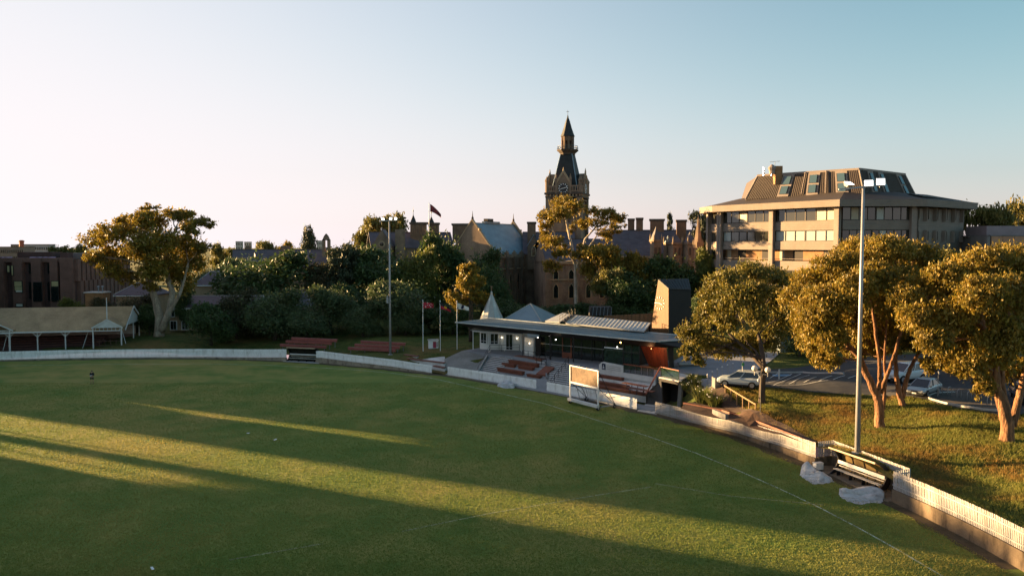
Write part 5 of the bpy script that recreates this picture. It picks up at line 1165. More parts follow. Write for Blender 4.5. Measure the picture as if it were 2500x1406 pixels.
# ---- front block below the tower
fb = thing('college_front_block', 'brown stone college block with paired arched windows below the clock tower', 'building', D(1405, 740, 187.))
p0 = D(1334, 640, 185.); p1 = D(1500, 640, 188.); ex = V2(p1 - p0).normalized(); ey = Vector((-ex.y, ex.x)); L = V2(p1 - p0).length; zt = p0.z
b = MB(); b.prism([tuple(V2(p0)), tuple(V2(p1)), tuple(V2(p1) + ey * 14), tuple(V2(p0) + ey * 14)], 1, zt); part(b, 'wall', m_stone, fb)
b = MB(); b.beam(V3(V2(p0) - ey * .1, zt - .1), V3(V2(p1) - ey * .1, zt - .1), .5, .7); part(b, 'parapet', m_dress, fb)
b = MB(); b.beam(V3(V2(p0) - ey * .1, 10.1), V3(V2(p1) - ey * .1, 10.1), .3, .3); part(b, 'string_course', m_dress, fb)
for px in (1357, 1394, 1436, 1470):
    for py, h in ((686, 2.6), (727, 3.2)):
        s = (px - 1334) / 166. * L; lancet(fb, V3(V2(p0) + ex * s - ey * .02, D(px, py, 186.).z), ex, 1.0, h)
for s in (.1, L * .45, L - .3):
    b = MB(); q = V2(p0) + ex * s - ey * .3; b.box((q.x, q.y, 6.5), (1.0, .9, 11), math.atan2(ex.y, ex.x)); part(b, 'buttress', m_stone, fb)
roof_planes(fb, V2(p0) + ey * .6, ex, ey, L, 13, zt, zt + 5.2, m_slate)
b = MB(); gable_prism(b, V2(p0) + ey * .6, ex, ey, .4, 13, zt - .5, zt, zt + 5.2); part(b, 'gable_wall', m_stone, fb)
p2 = D(1296, 655, 200.)
cb = thing('college_link_block', 'shadowed stone block with dark slate roofs between the hall and the tower', 'building', (p2.x + 3, 205, GZ))
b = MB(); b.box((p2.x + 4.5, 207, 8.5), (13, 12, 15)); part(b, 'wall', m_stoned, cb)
roof_planes(cb, (p2.x - 2, 201), (1, 0), (0, 1), 13.5, 12, 16, 21.3, m_slate)
for px, w in ((1303, 3.0), (1318, 2.6)):
    q = D(px, 600, 199.); b = MB(); gable_prism(b, (q.x - w / 2, 199.5), (0, 1), (1, 0), 5, w, 12, 18, 20.5); part(b, 'dormer', m_stoned, cb); lancet(cb, (q.x, 199.45, 15.5), (1, 0), .8, 2.2)
    roof_planes(cb, (q.x - w / 2, 199.6), (0, 1), (1, 0), 5, w, 18, 20.5, m_slateb, .15, .1)
# ---- long right wing
rw = thing('college_right_wing', 'long stone college wing with dark slate roof among the tall chimneys', 'building', D(1590, 640, 192.))
q0 = D(1478, 625, 193.); q1 = D(1722, 622, 189.); ex = V2(q1 - q0).normalized(); ey = Vector((-ex.y, ex.x)); L = V2(q1 - q0).length
b = MB(); b.prism([tuple(V2(q0)), tuple(V2(q1)), tuple(V2(q1) + ey * 12), tuple(V2(q0) + ey * 12)], 1, 15.5); part(b, 'wall', m_stone, rw)
roof_planes(rw, q0, ex, ey, L, 12, 15.5, 21.6, m_slate)
b = MB(); b.beam(V3(V2(q0) - ey * .15, 15.3), V3(V2(q1) - ey * .15, 15.3), .4, .5); part(b, 'cornice', m_dress, rw)
for px in (1560, 1580, 1625, 1715):
    s = (px - 1478) / 244. * L; lancet(rw, V3(V2(q0) + ex * s - ey * .02, 10.5), ex, .9, 2.8)
def turret(px, ytop, yspring, ybot, w, d, label, mat=m_stone, roofm=m_slate, sides=4):
    c = D(px, yspring, d); zt_ = D(px, ytop, d).z; zb = D(px, ybot, d).z
    t = thing('stone_turret', label, 'turret', (c.x, d, zb), .3, 'turrets of the stone college')
    b = MB(); b.lathe((0, 0, 0), [(w * .62, 0), (w * .62, c.z - zb - .6), (w * .72, c.z - zb - .5), (w * .72, c.z - zb)], sides, R(45) if sides == 4 else 0); b.build('body', mat, t)
    b = MB(); b.lathe((0, 0, c.z - zb), [(w * .66, 0), (w * .1, zt_ - c.z - .6), (.03, zt_ - c.z)], sides, R(45) if sides == 4 else 0); b.build('spire', roofm, t)
    for k in (-1, 1):
        b = MB(); b.box((k * w * .2, -w * .46, (c.z - zb) * .62), (w * .16, .1, (c.z - zb) * .3)); b.build('slit_window', m_cap, t)
    for k in range(4):
        u = R(45) + k * R(90); b = MB(); b.lathe((w * .62 * math.cos(u), w * .62 * math.sin(u), c.z - zb - .3), [(.18, 0), (.18, .9), (.02, 1.7)], 6); b.build('pinnacle', m_dress, t)
    return t
turret(1601, 553, 585, 668, 2.2, 186., 'slim stone gable turret touched by orange sun')
turret(1648, 566, 592, 650, 2.6, 184., 'square stone turret with grey pyramid roof, left of the pair')
turret(1684, 566, 592, 650, 2.6, 183., 'square stone turret with grey pyramid roof, right of the pair')
turret(1704, 528, 600, 740, 1.7, 176., 'tall thin pinnacled stone turret at the right end of the college', sides=6, roofm=m_stone)
turret(1630, 575, 592, 640, 1.5, 187., 'tiny dormer turret with lead roof left of the paired turrets', roofm=m_slateb)
# ---- left wing
lw = thing('college_left_wing', 'stone college wing with purple slate roof and small gable at the left end', 'building', D(990, 640, 196.))
q0 = D(905, 602, 196.); q1 = D(1110, 602, 202.); ex = V2(q1 - q0).normalized(); ey = Vector((-ex.y, ex.x)); L = V2(q1 - q0).length
b = MB(); b.prism([tuple(V2(q0)), tuple(V2(q1)), tuple(V2(q1) + ey * 10), tuple(V2(q0) + ey * 10)], 2, 17.5); part(b, 'wall', m_stone, lw)
roof_planes(lw, q0, ex, ey, L, 10, 17.5, 21.2, m_slate)
g0 = D(909, 602, 193.); b = MB(); gable_prism(b, V2(g0), (0, 1), (1, 0), 6, 4.6, 3, 18, 21.8); part(b, 'gable_wall', m_stone, lw)
roof_planes(lw, (g0.x, 193.4), (0, 1), (1, 0), 5.6, 4.6, 18, 21.8, m_slate, .2)
b = MB(); b.lathe((g0.x + 2.3, 192.9, 17.6), [(.75, 0)], 14); n = 14
b = MB(); b.slab([(g0.x + 2.3 + .8 * math.cos(k * 2 * math.pi / n), 192.92, 18.4 + .8 * math.sin(k * 2 * math.pi / n)) for k in range(n)], (0, .1, 0)); rf = part(b, 'round_window', m_dress, lw)
b = MB(); b.slab([(g0.x + 2.3 + .5 * math.cos(k * 2 * math.pi / n), 192.86, 18.4 + .5 * math.sin(k * 2 * math.pi / n)) for k in range(n)], (0, .08, 0)); part(b, 'pane', g_dark, rf)
b = MB(); p = D(976, 600, 196.); b.box((p.x, 196.8, 16.5), (2.2, 2, 11)); part(b, 'stair_bay', m_stone, lw)
# chimneys
for a in ((1000, 1044, 542, 570, 202., 'broad brick chimney left of the flagpole on the college', 8), (1046, 1073, 543, 572, 203., 'brick chimney right of the flagpole on the college', 5), (1103, 1146, 545, 575, 205., 'broad brick chimney behind the gable of the blue roofed hall', 8),
          (1287, 1309, 541, 580, 204., 'orange lit brick chimney right of the blue roofed hall', 3), (1489, 1507, 534, 566, 201., 'slender brick chimney right beside the gum in front of the tower', 4), (1532, 1550, 533, 566, 199., 'slender brick chimney with flat cap, left of the close pair', 4), (1552, 1571, 531, 566, 198., 'tallest slender brick chimney, right of the close pair', 4),
          (1585, 1623, 534, 570, 197., 'broad ribbed brick chimney above the long dark roof', 7), (1650, 1677, 536, 600, 190., 'tall ribbed brick chimney between the paired turrets', 5)):
    chimney(*a[:6], ribs=a[6])
for px, yt, d in ((1009, 516, 207.), (1053, 520, 207.)):
    c = D(px, 545, d); t = thing('spirelet', 'slim dark spirelet behind the chimneys, %s of the college flag' % ('left' if px < 1030 else 'directly below right'), 'spire', (c.x, d, c.z - 4), 0, 'spirelets of the college')
    b = MB(); h = D(px, yt, d).z - c.z + 4; b.lathe((0, 0, 0), [(.75, 0), (.75, 3.6), (.95, 3.7), (.5, h * .72), (.08, h - 1), (.03, h)], 8); b.build('spire', m_spire, t)
    b = MB(); b.lathe((0, 0, h), [(.1, -.2), (.14, .1), (.03, .5), (.02, 1.2)], 6); b.build('finial', m_iron, t)
# ---- long grey roof and bellcote on the left
lg = thing('long_slate_building', 'long low building with grey slate roof and stone bellcote left of centre', 'building', D(690, 650, 224.))
q0 = D(566, 648, 219.); q1 = D(800, 650, 226.); ex = V2(q1 - q0).normalized(); ey = Vector((-ex.y, ex.x)); L = V2(q1 - q0).length
b = MB(); gable_prism(b, V2(q0), ex, ey, L, 11, 3, 12.3, 16.6); part(b, 'wall', m_stone, lg)
roof_planes(lg, q0, ex, ey, L, 11, 12.3, 16.7, M('purple_slate', (.095, .085, .10), rough=.6, var=.2, scale=.5, fine=5, stretch=(1, 1, 2)))
for px in (604, 690, 700):
    c = D(px, 613, 225.); b = MB(); b.box((c.x, 226, 16.8), (1.2, 1.2, 2.4)); part(b, 'chimney', m_brickc, lg)
c = D(797, 612, 226.); b = MB()
for sx in (-.72, .72): b.box((c.x + sx, 226, 17.5), (.72, 1.2, 4.5))
b.box((c.x, 226, 15.6), (2, 1.3, 1.6)); b.slab([(c.x - 1.05, 225.4, 19.5), (c.x + 1.05, 225.4, 19.5), (c.x + .55, 225.4, 20.7), (c.x, 225.4, 21.4), (c.x - .55, 225.4, 20.7)], (0, 1.2, 0)); part(b, 'bellcote', m_stone, lg)
# ------------------------------------------------------------------ the concrete office block on the right
m_board = M('boardmarked_concrete', (.225, .188, .16), rough=.85, var=.10, scale=.5, fine=3, bump=.5, bscale=1, stain=((.22, .17, .13), .35, .5, (1, 1, .4)))
def _boards():
    nt = m_board.node_tree; p = nt.nodes['Principled BSDF']; v = _coord(nt)
    w = nt.nodes.new('ShaderNodeTexWave'); w.bands_direction = 'Z'; w.inputs['Scale'].default_value = 1.1; w.inputs['Distortion'].default_value = .4; w.inputs['Detail'].default_value = 2
    nt.links.new(v, w.inputs['Vector']); nt.links.new(_bump(nt, w.outputs['Fac'], .35, .06), p.inputs['Normal'])
_boards()
m_pil = M('smooth_concrete', (.26, .215, .185), rough=.85, var=.12, scale=.5, fine=3, stain=((.24, .19, .15), .5, .5, (1, 1, .3)))
m_brown = M('brown_ribbed_roof', (.075, .056, .043), rough=.6, var=.1, scale=.5)
m_rooft = M('brown_roof_sheet', (.055, .043, .038), rough=.7, var=.12, scale=.5)
m_frameo = M('dark_window_frame', (.04, .03, .025), rough=.5)
m_blind = M('pale_blind', (.34, .38, .36), rough=.25, var=.08, spec=.6)
m_curt = M('cream_curtain', (.42, .36, .26), rough=.5, var=.15, spec=.6)
m_brick2 = M('tan_brick', (.28, .15, .07), rough=.9, var=.2, scale=1.2, fine=6)
g_off = glass_mat('office_glass', (.05, .05, .04), .05)
office = thing('office_block', 'octagonal concrete office block with wide eaves and brown mansard roof', 'building', (58, 142, 4))
ROOF = [Vector(p) for p in ((36.2, 154), (36.9, 147.2), (51.7, 126.2), (65.5, 126.2), (79.4, 136.4), (81, 158), (62, 172), (42, 167))]
cxo = Vector((59, 148))
def inset(poly, d):
    out = []; n = len(poly)
    for i in range(n):
        a, p, c = poly[i - 1], poly[i], poly[(i + 1) % n]
        d1 = (p - a).normalized(); d2 = (c - p).normalized(); n1 = Vector((-d1.y, d1.x)); n2 = Vector((-d2.y, d2.x))
        k = (n1 + n2).normalized(); out.append(p + k * (d / max(.3, k.dot(n1))))
    return out
WALL = inset(ROOF, 1.9); MID = inset(ROOF, 7.0)
TOP = inset(ROOF, 8.6)
ZF0, ZF1, ZM0, ZM1 = 24.2, 25.3, 26.8, 31.0
n = len(ROOF)
for i in range(n):
    a, c = ROOF[i], ROOF[(i + 1) % n]; ia, ic = inset(ROOF, .35)[i], inset(ROOF, .35)[(i + 1) % n]
    b = MB(); b.hexa([V3(a, ZF0), V3(c, ZF0), V3(ic, ZF0), V3(ia, ZF0), V3(a + (a - cxo).normalized() * .12, ZF1), V3(c + (c - cxo).normalized() * .12, ZF1), V3(ic, ZF1), V3(ia, ZF1)]); part(b, 'fascia', m_board, office)
    b = MB(); b.slab([V3(ia, ZF1 - .1), V3(ic, ZF1 - .1), V3(MID[(i + 1) % n], ZM0), V3(MID[i], ZM0)], (0, 0, .12)); part(b, 'low_roof', m_rooft, office)
b = MB(); b.prism([tuple(p) for p in inset(ROOF, .3)], ZF0 + .15, ZF0 + .3); part(b, 'soffit', M('pale_soffit', (.32, .27, .22), var=.1), office)
# mansard: front faces with ribbed sheets and rooflights
MB0 = [D(1818, 481, 141.), D(2108, 470, 133.5), D(2238, 477, 145.)]
def mans(i0, lab):
    pass
m0, m1, m2 = V2(D(1820, 482, 146.)), V2(D(2110, 468, 131.5)), V2(D(2238, 476, 142.))
u01 = (m1 - m0).normalized(); u12 = (m2 - m1).normalized(); back = Vector((-u01.y, u01.x))
k0, k1, k2 = m0 + u01 * 1.9 + back * .8, m1 + Vector((-.35, 1.3)), m2 - u12 * 1.2 + Vector((-.8, 1.6))
zt0, zt1, zt2 = D(1845, 431, 146.8).z, D(2100, 413, 132.8).z, D(2214, 428, 143).z
zt0 = zt1 = zt2 = (zt0 + zt1 + zt2) / 3
far = [Vector((m2.x - 4, 160)), Vector((m0.x + 4, 164))]
base5 = [m0, m1, m2] + far; top5 = [k0, k1, k2, far[0] + Vector((-1, -1.5)), far[1] + Vector((1, -1.5))]
b = MB(); b.frustum([V3(p, ZM0 - .5) for p in base5], [V3(p, zt1) for p in top5]); part(b, 'mansard', m_brown, office)
for (a, c, ka, kc, nr) in ((m0, m1, k0, k1, 62), (m1, m2, k1, k2, 40)):
    b = MB(); nn_ = V3(Vector(((c - a).y, -(c - a).x)).normalized() * .06, .02)
    for i in range(nr):
        f = (i + .5) / nr; b.beam(V3(a.lerp(c, f), ZM0 - .4) + nn_, V3(ka.lerp(kc, f), zt1 - .1) + nn_, .17, .09, tuple(nn_))
    part(b, 'roof_ribs', m_brown, office, kind='stuff')
    b = MB(); b.beam(V3(ka, zt1 + .05) , V3(kc, zt1 + .05), .35, .35); part(b, 'roof_coping', m_pil, office)
for p, k in ((m0, k0), (m1, k1), (m2, k2)):
    b = MB(); b.tube([V3(p, ZM0 - .3), V3(k, zt1)], .16, 6); part(b, 'hip_trim', m_pil, office)
def rooflight(a, c, ka, kc, f, w=1.45):
    nn_ = V3(Vector(((c - a).y, -(c - a).x)).normalized(), .35).normalized(); d = V3((c - a).normalized(), 0)
    def at(t): return V3(a.lerp(c, f), ZM0 - .3).lerp(V3(ka.lerp(kc, f), zt1 - .1), t)
    b = MB(); q0, q1 = at(.02), at(.98); b.slab([q0 - d * (w / 2 + .3), q0 + d * (w / 2 + .3), q1 + d * (w / 2 + .3), q1 - d * (w / 2 + .3)], nn_ * .2); fr = part(b, 'rooflight_surround', m_pil, office)
    for t0, t1 in ((.12, .46), (.54, .88)):
        q0, q1 = at(t0), at(t1); b = MB(); b.slab([q0 - d * w / 2 + nn_ * .2, q0 + d * w / 2 + nn_ * .2, q1 + d * w / 2 + nn_ * .2, q1 - d * w / 2 + nn_ * .2], nn_ * .1); part(b, 'rooflight_frame', m_frameo, fr)
        b = MB(); b.slab([q0 - d * (w / 2 - .12) + nn_ * .31, q0 + d * (w / 2 - .12) + nn_ * .31, q1 + d * (w / 2 - .12) + nn_ * .31, q1 - d * (w / 2 - .12) + nn_ * .31], nn_ * .03); part(b, 'rooflight_pane', glass_mat('sky_glass', (.06, .11, .13), .08), fr)
for f in (.335, .585, .835): rooflight(m0, m1, k0, k1, f)
for f in (.2, .42, .82): rooflight(m1, m2, k1, k2, f, 1.1)
for f in (.50, .70):
    b = MB(); nn_ = V3(-back * .25, .1); b.tube([V3(m0.lerp(m1, f), ZM0) + nn_, V3(k0.lerp(k1, f), zt1) + nn_], .09, 6); part(b, 'downpipe', m_pil, office)
# walls storey by storey
W0, W1, W2, W3 = WALL[1], WALL[2], WALL[3], WALL[4]
core = inset(ROOF, 3.0); b = MB(); b.prism([tuple(p) for p in core], 3, ZF0 + .1); part(b, 'core_wall', m_brick2, office)
levels = [(22.1, 20.55), (18.75, 17.3), (15.4, 13.85), (12.0, 10.5), (8.6, 7.1)]
bandz = [(20.55, 22.1), (17.3, 18.75), (13.85, 15.4), (10.5, 12.0), (7.1, 8.6)]
winz = [(22.1, 24.2), (18.75, 20.55), (15.4, 17.3), (12.0, 13.85)]
def facade(a, c, npil, bays, kinds):
    d = (c - a).normalized(); nn_ = Vector((d.y, -d.x)); L = (c - a).length; rz = math.atan2(d.y, d.x)
    for s in npil:
        b = MB(); p = a + d * (s * L) + nn_ * .25; b.box((p.x, p.y, 14), (.75, .9, 21), rz); part(b, 'pilaster', m_pil, office)
        p = p + d * .45 + nn_ * .4; b = MB(); b.tube([(p.x, p.y, 4), (p.x, p.y, 24)], .07, 6); part(b, 'downpipe', m_pil, office)
    for bi, (f0, f1) in enumerate(bays):
        p0, p1 = a + d * (f0 * L), a + d * (f1 * L)
        for zi, (z0, z1) in enumerate(bandz):
            b = MB(); b.beam(V3(p0 - nn_ * .1, (z0 + z1) / 2), V3(p1 - nn_ * .1, (z0 + z1) / 2), .35, z1 - z0 - (.0 if zi % 1 else .02)); part(b, 'spandrel', m_board, office)
        for wi, (z0, z1) in enumerate(winz):
            kd = kinds[bi][wi] if wi < len(kinds[bi]) else 'g' * 6
            if kd == 'balcony':
                for t0, t1, mm in ((.02, .1, m_curt), (.1, .25, m_brick2), (.25, .42, m_soffit), (.42, .75, m_brick2), (.75, .88, m_soffit), (.88, .98, m_brick2)):
                    b = MB(); b.beam(V3(p0.lerp(p1, t0) - nn_ * 1.15, (z0 + z1) / 2), V3(p0.lerp(p1, t1) - nn_ * 1.15, (z0 + z1) / 2), .2, z1 - z0 - .04); part(b, 'balcony_wall' if mm is m_brick2 else 'balcony_door', mm, office)
                b = MB(); b.tube([V3(p0 + nn_ * .05, z0 + .35), V3(p1 + nn_ * .05, z0 + .35)], .045, 6); part(b, 'balcony_rail', m_pil, office)
                continue
            np_ = len(kd)
            for k in range(np_):
                t0, t1 = k / np_, (k + 1) / np_; g = .008
                mm = {'g': g_off, 'b': m_blind, 'c': m_curt, 'd': g_dark}[kd[k]]
                b = MB(); b.beam(V3(p0.lerp(p1, t0 + g) - nn_ * .22, (z0 + z1) / 2), V3(p0.lerp(p1, t1 - g) - nn_ * .22, (z0 + z1) / 2), .06, z1 - z0 - .16); part(b, 'window_pane', mm, office)
                b = MB(); q = p0.lerp(p1, t1) - nn_ * .18; b.box((q.x, q.y, (z0 + z1) / 2), (.22 if k == np_ // 2 - 1 else .1, .14, z1 - z0), rz); part(b, 'mullion', m_frameo, office)
            for zc in (z0 + .05, z1 - .05):
                b = MB(); b.beam(V3(p0 - nn_ * .16, zc), V3(p1 - nn_ * .16, zc), .16, .1); part(b, 'window_frame', m_frameo, office)
facade(W0, W1, (.0, .47, .985), ((.02, .455), (.49, .97)), (('ggcggg', 'bgdggg', 'balcony'), ('ggggcc', 'bbbbbb', 'balcony')))
facade(W1, W2, (.94,), ((.03, .91),), (('gcgdbggg', 'dggddbggg', 'dgdgd'),))
facade(WALL[0], W0, (.02, .98), ((.06, .95),), (('gc', 'gg', 'dc', 'dg'),))
# far right face with upright fins
d = (W3 - W2).normalized(); nn_ = Vector((d.y, -d.x)); L = (W3 - W2).length; rz = math.atan2(d.y, d.x)
for z0, z1 in bandz + [(3.5, 7.1)]:
    b = MB(); b.beam(V3(W2 + d * .4 - nn_ * .05, (z0 + z1) / 2), V3(W3 - nn_ * .05, (z0 + z1) / 2), .35, z1 - z0 + .35); part(b, 'spandrel', m_board, office)
for z0, z1 in winz:
    for k in range(5):
        p = W2 + d * (1.2 + k * (L - 1.5) / 4.6); b = MB(); b.box((p.x - nn_.x * .1, p.y - nn_.y * .1, (z0 + z1) / 2), (1.15, .5, z1 - z0 - .3), rz); part(b, 'wall_pier', m_board, office)
        q = p + d * 1.2; b = MB(); b.box((q.x - nn_.x * .3, q.y - nn_.y * .3, (z0 + z1) / 2), (1.5, .1, z1 - z0), rz); part(b, 'window_pane', g_dark, office)
        b = MB(); q = p + d * .85 + nn_ * .3; b.box((q.x, q.y, (z0 + z1) / 2 - .1), (.16, .9, z1 - z0 + .1), rz); part(b, 'fin', m_pil, office)
# roof clutter
c = D(1901, 425, 142.)
b = MB(); b.box((c.x, 142.5, c.z - .2), (1.3, 1.3, 3.2)); part(b, 'brick_flue', m_brick2, office)
b = MB(); b.lathe((c.x - 1.2, 142, zt1), [(.5, 0), (.5, .6), (.75, 1.1), (.2, 1.7)], 10); part(b, 'roof_cowl', m_pil, office)
for px in (1865, 1884):
    q = D(px, 425, 143.); b = MB(); b.lathe((q.x, 143., zt1 - .2), [(.16, 0), (.16, 1.1), (.2, 1.1), (.2, 1.5)], 8); part(b, 'steel_flue', M('bright_steel', (.8, .8, .78), rough=.15, metal=1.0), office)
q = D(1892, 395, 142.); an = thing('tv_aerial', 'thin television aerial on the office roof beside the brick flue', 'aerial', (q.x, 142., zt1))
b = MB(); h = q.z - zt1; b.tube([(0, 0, -.2), (0, 0, h)], .035, 6); b.build('mast', m_iron, an)
b = MB(); b.tube([(-.9, 0, h - .1), (.9, 0, h + .1)], .03, 5)
for k in range(6): b.tube([(-.7 + k * .28, -.35, h), (-.7 + k * .28, .35, h)], .015, 4)
b.build('elements', m_iron, an)
b = MB(); q0, q1 = V2(D(2228, 478, 142.)), V2(D(2320, 490, 140.)); b.slab([V3(ROOF[3].lerp(ROOF[4], .1) + Vector((-.6, 2)), 25.9), V3(ROOF[4] + Vector((-2.5, 1.2)), 25.75), V3(ROOF[4] + Vector((-4.5, 4)), 26.3), V3(ROOF[3].lerp(ROOF[4], .1) + Vector((-1.5, 5.4)), 26.6)], (0, 0, .1)); part(b, 'roof_mat', M('dark_membrane', (.03, .04, .04)), office)
# ---- salmon building at the right edge
sb = thing('salmon_building', 'flat roofed salmon panelled building at the right edge', 'building', (82, 128, 5))
x0, x1 = D(2420, 590, 128.).x, D(2560, 590, 128.).x; zt = D(2450, 577, 128.).z
m_salm = M('salmon_panel', (.42, .24, .15), rough=.8, var=.08, scale=.4, fine=4)
b = MB(); b.box(((x0 + x1) / 2 + .3, 134, (zt + 4) / 2 - .05), (x1 - x0, 11.6, zt - 4)); part(b, 'wall', m_concd, sb)
for k in range(5):
    xa = x0 + k * (x1 - x0) / 5; b = MB(); b.box((xa + (x1 - x0) / 10, 128.1, (zt + 8) / 2), ((x1 - x0) / 5 - .06, .2, zt - 8), 0); part(b, 'panel', m_salm, sb)
b = MB(); b.box((x0 - .4, 130.5, (zt + 4) / 2), (.5, 5, zt - 4)); part(b, 'end_wall', m_concd, sb)
b = MB(); b.box(((x0 + x1) / 2, 133.5, zt + .1), (x1 - x0 + .4, 11.2, .2)); part(b, 'roof_slab', m_concd, sb)
z2 = D(2450, 553, 131.).z; b = MB(); b.box((x0 + 6, 134, (z2 + zt) / 2 + .1), (10, 6, z2 - zt)); part(b, 'plant_room', M('mauve_concrete', (.26, .21, .22), var=.1), sb)
q = D(2491, 522, 131.); an = thing('tv_aerial', 'thin television aerial on the salmon building', 'aerial', (q.x, 131.5, z2))
b = MB(); b.tube([(0, 0, -.2), (0, 0, q.z - z2)], .03, 6); b.build('mast', m_iron, an); b = MB(); b.tube([(-.9, 0, q.z - z2), (.9, 0, q.z - z2)], .025, 5); b.build('elements', m_iron, an)
# grey shed behind the car park
gs = thing('corrugated_shed', 'grey corrugated shed half hidden behind the golden gum', 'shed', D(1928, 868, 112.))
p0, p1 = D(1905, 870, 112.), D(1985, 876, 112.); h = D(1905, 812, 112.).z
b = MB(); b.box(((p0.x + p1.x) / 2, 114, (h + 2) / 2), (p1.x - p0.x, 3.6, h - 2)); part(b, 'wall', m_slatem, gs)
b = MB()
for k in range(22): b.box((p0.x + .1 + k * (p1.x - p0.x - .2) / 21, 112.17, (h + 2) / 2), (.09, .08, h - 2))
part(b, 'wall_ribs', m_slatem, gs, kind='stuff')
b = MB(); b.slab([(p0.x - .3, 111.9, h), (p1.x + .3, 111.9, h), (p1.x + .3, 116.2, h + .5), (p0.x - .3, 116.2, h + .5)], (0, 0, .12)); part(b, 'roof', m_zinc, gs)
# ------------------------------------------------------------------ buildings on the left
m_maroon = M('maroon_brick', (.20, .105, .08), rough=.9, var=.2, scale=.5, fine=5, bump=.2, bscale=6)
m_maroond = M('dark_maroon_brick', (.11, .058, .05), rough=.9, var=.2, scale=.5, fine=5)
m_solar = M('solar_glass', (.06, .06, .14), rough=.12, var=.1, spec=.8)
d0 = 165.; A = D(-160, 632, d0); B_ = D(180, 632, d0); zt = A.z; zb = 2.0
bb = thing('maroon_brick_building', 'long maroon brick building with tall piers and rows of fins at the left edge', 'building', (B_.x - 6, d0 + 6, zb))
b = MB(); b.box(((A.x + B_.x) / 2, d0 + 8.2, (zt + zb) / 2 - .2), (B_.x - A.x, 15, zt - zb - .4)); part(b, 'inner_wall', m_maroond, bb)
for x0, x1 in ((-160, -120), (-100, -78), (-56, -34), (-12, 11), (33, 56), (79, 102), (124, 143), (149, 180)):
    a, c = D(x0, 632, d0), D(x1, 632, d0); b = MB(); b.box(((a.x + c.x) / 2, d0 + .1, (zt + zb) / 2), (c.x - a.x, 1.4, zt - zb)); part(b, 'brick_pier', m_maroon, bb)
b = MB(); b.box(((A.x + B_.x) / 2, d0 + .3, zt - .25), (B_.x - A.x - .02, .9, .9)); part(b, 'parapet', m_maroon, bb)
g_warm = glass_mat('window_catching_sky', (.05, .04, .02), .05)
for (x0, x1, y0, y1, kind) in ((18, 23, 649, 664, 1), (28, 32, 649, 672, 1), (35, 53, 687, 699, 1), (36, 54, 700, 709, 1), (39, 54, 709, 713, 2), (40, 55, 742, 748, 2), (82, 101, 690, 706, 0), (82, 102, 708, 735, 0), (126, 142, 687, 699, 1), (126, 142, 702, 735, 0), (62, 76, 645, 668, 0), (108, 122, 645, 668, 0), (62, 76, 690, 730, 0), (108, 122, 690, 735, 0)):
    a, c = D(x0, y0, d0 - .7), D(x1, y1, d0 - .7); yy = d0 - .66 if not (60 < x0 < 78 or 106 < x0 < 124) else d0 + .62
    b = MB(); b.box(((a.x + c.x) / 2, yy, (a.z + c.z) / 2), (c.x - a.x + .3, .1, a.z - c.z + .3)); fr = part(b, 'window_frame', m_frameo, bb)
    b = MB(); b.box(((a.x + c.x) / 2, yy - .06, (a.z + c.z) / 2), (c.x - a.x, .06, a.z - c.z)); part(b, 'pane', {0: g_dark, 1: M('painted_yellow_reflection', (.5, .42, .22), rough=.3, spec=.7), 2: M('white_blind', (.7, .68, .6), rough=.4)}[kind], fr)  # yellow panes: a bright reflection painted as colour
# receding side with fins
S0, S1 = V2(B_), V2(D(312, 632, 188.)); ds = (S1 - S0).normalized(); ns = Vector((ds.y, -ds.x)); Ls = (S1 - S0).length
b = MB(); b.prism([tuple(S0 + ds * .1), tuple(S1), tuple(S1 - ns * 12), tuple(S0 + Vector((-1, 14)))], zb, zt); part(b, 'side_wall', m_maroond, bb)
for row, (z0, z1, off) in enumerate(((zt - 4.6, zt - .1, 0), (zb, zt - 4.6, .9))):
    for k in range(13):
        p = S0 + ds * (.7 + off + k * Ls / 13.); b = MB(); b.box((p.x + ns.x * .35, p.y + ns.y * .35, (z0 + z1) / 2), (1.25, .8, z1 - z0), math.atan2(ds.y, ds.x)); part(b, 'brick_fin', m_maroon, bb)
        q = p + ds * .95; b = MB(); b.box((q.x + ns.x * .06, q.y + ns.y * .06, (z0 + z1) / 2), (.5, .1, z1 - z0 - .4), math.atan2(ds.y, ds.x)); part(b, 'slot_window', M('olive_glass', (.05, .05, .02), rough=.15, spec=.7), bb)
a, c = D(42, 620, 171.), D(127, 635, 171.); b = MB(); b.box(((a.x + c.x) / 2, 173, (a.z + c.z) / 2), (c.x - a.x, 4, a.z - c.z + .8)); part(b, 'plant_room', m_maroond, bb)
a, c = D(126, 622, 172.), D(246, 633, 172.); b = MB(); b.box(((a.x + c.x) / 2, 178, (a.z + c.z) / 2), (c.x - a.x, 6, a.z - c.z + .6)); part(b, 'plant_room', M('mauve_render', (.22, .17, .16), var=.12), bb)
a, c = D(143, 620, 171.), D(163, 634, 171.); b = MB(); b.box(((a.x + c.x) / 2, 172.5, (a.z + c.z) / 2), (c.x - a.x, 2, a.z - c.z + .6)); part(b, 'stair_head', m_maroond, bb)
for x0, x1, y in ((-14, -2, 0), (-1, 10, 0), (11, 24, 0), (73, 87, 0), (88, 101, 0), (102, 115, 0), (116, 130, 0)):
    a, c = D(x0, 628, 167.), D(x1, 636.5, 166.); b = MB(); b.slab([(a.x, 166., c.z), (c.x, 166., c.z), (c.x, 167., a.z), (a.x, 167., a.z)], (0, .05, .08)); part(b, 'solar_panel', m_solar, bb)
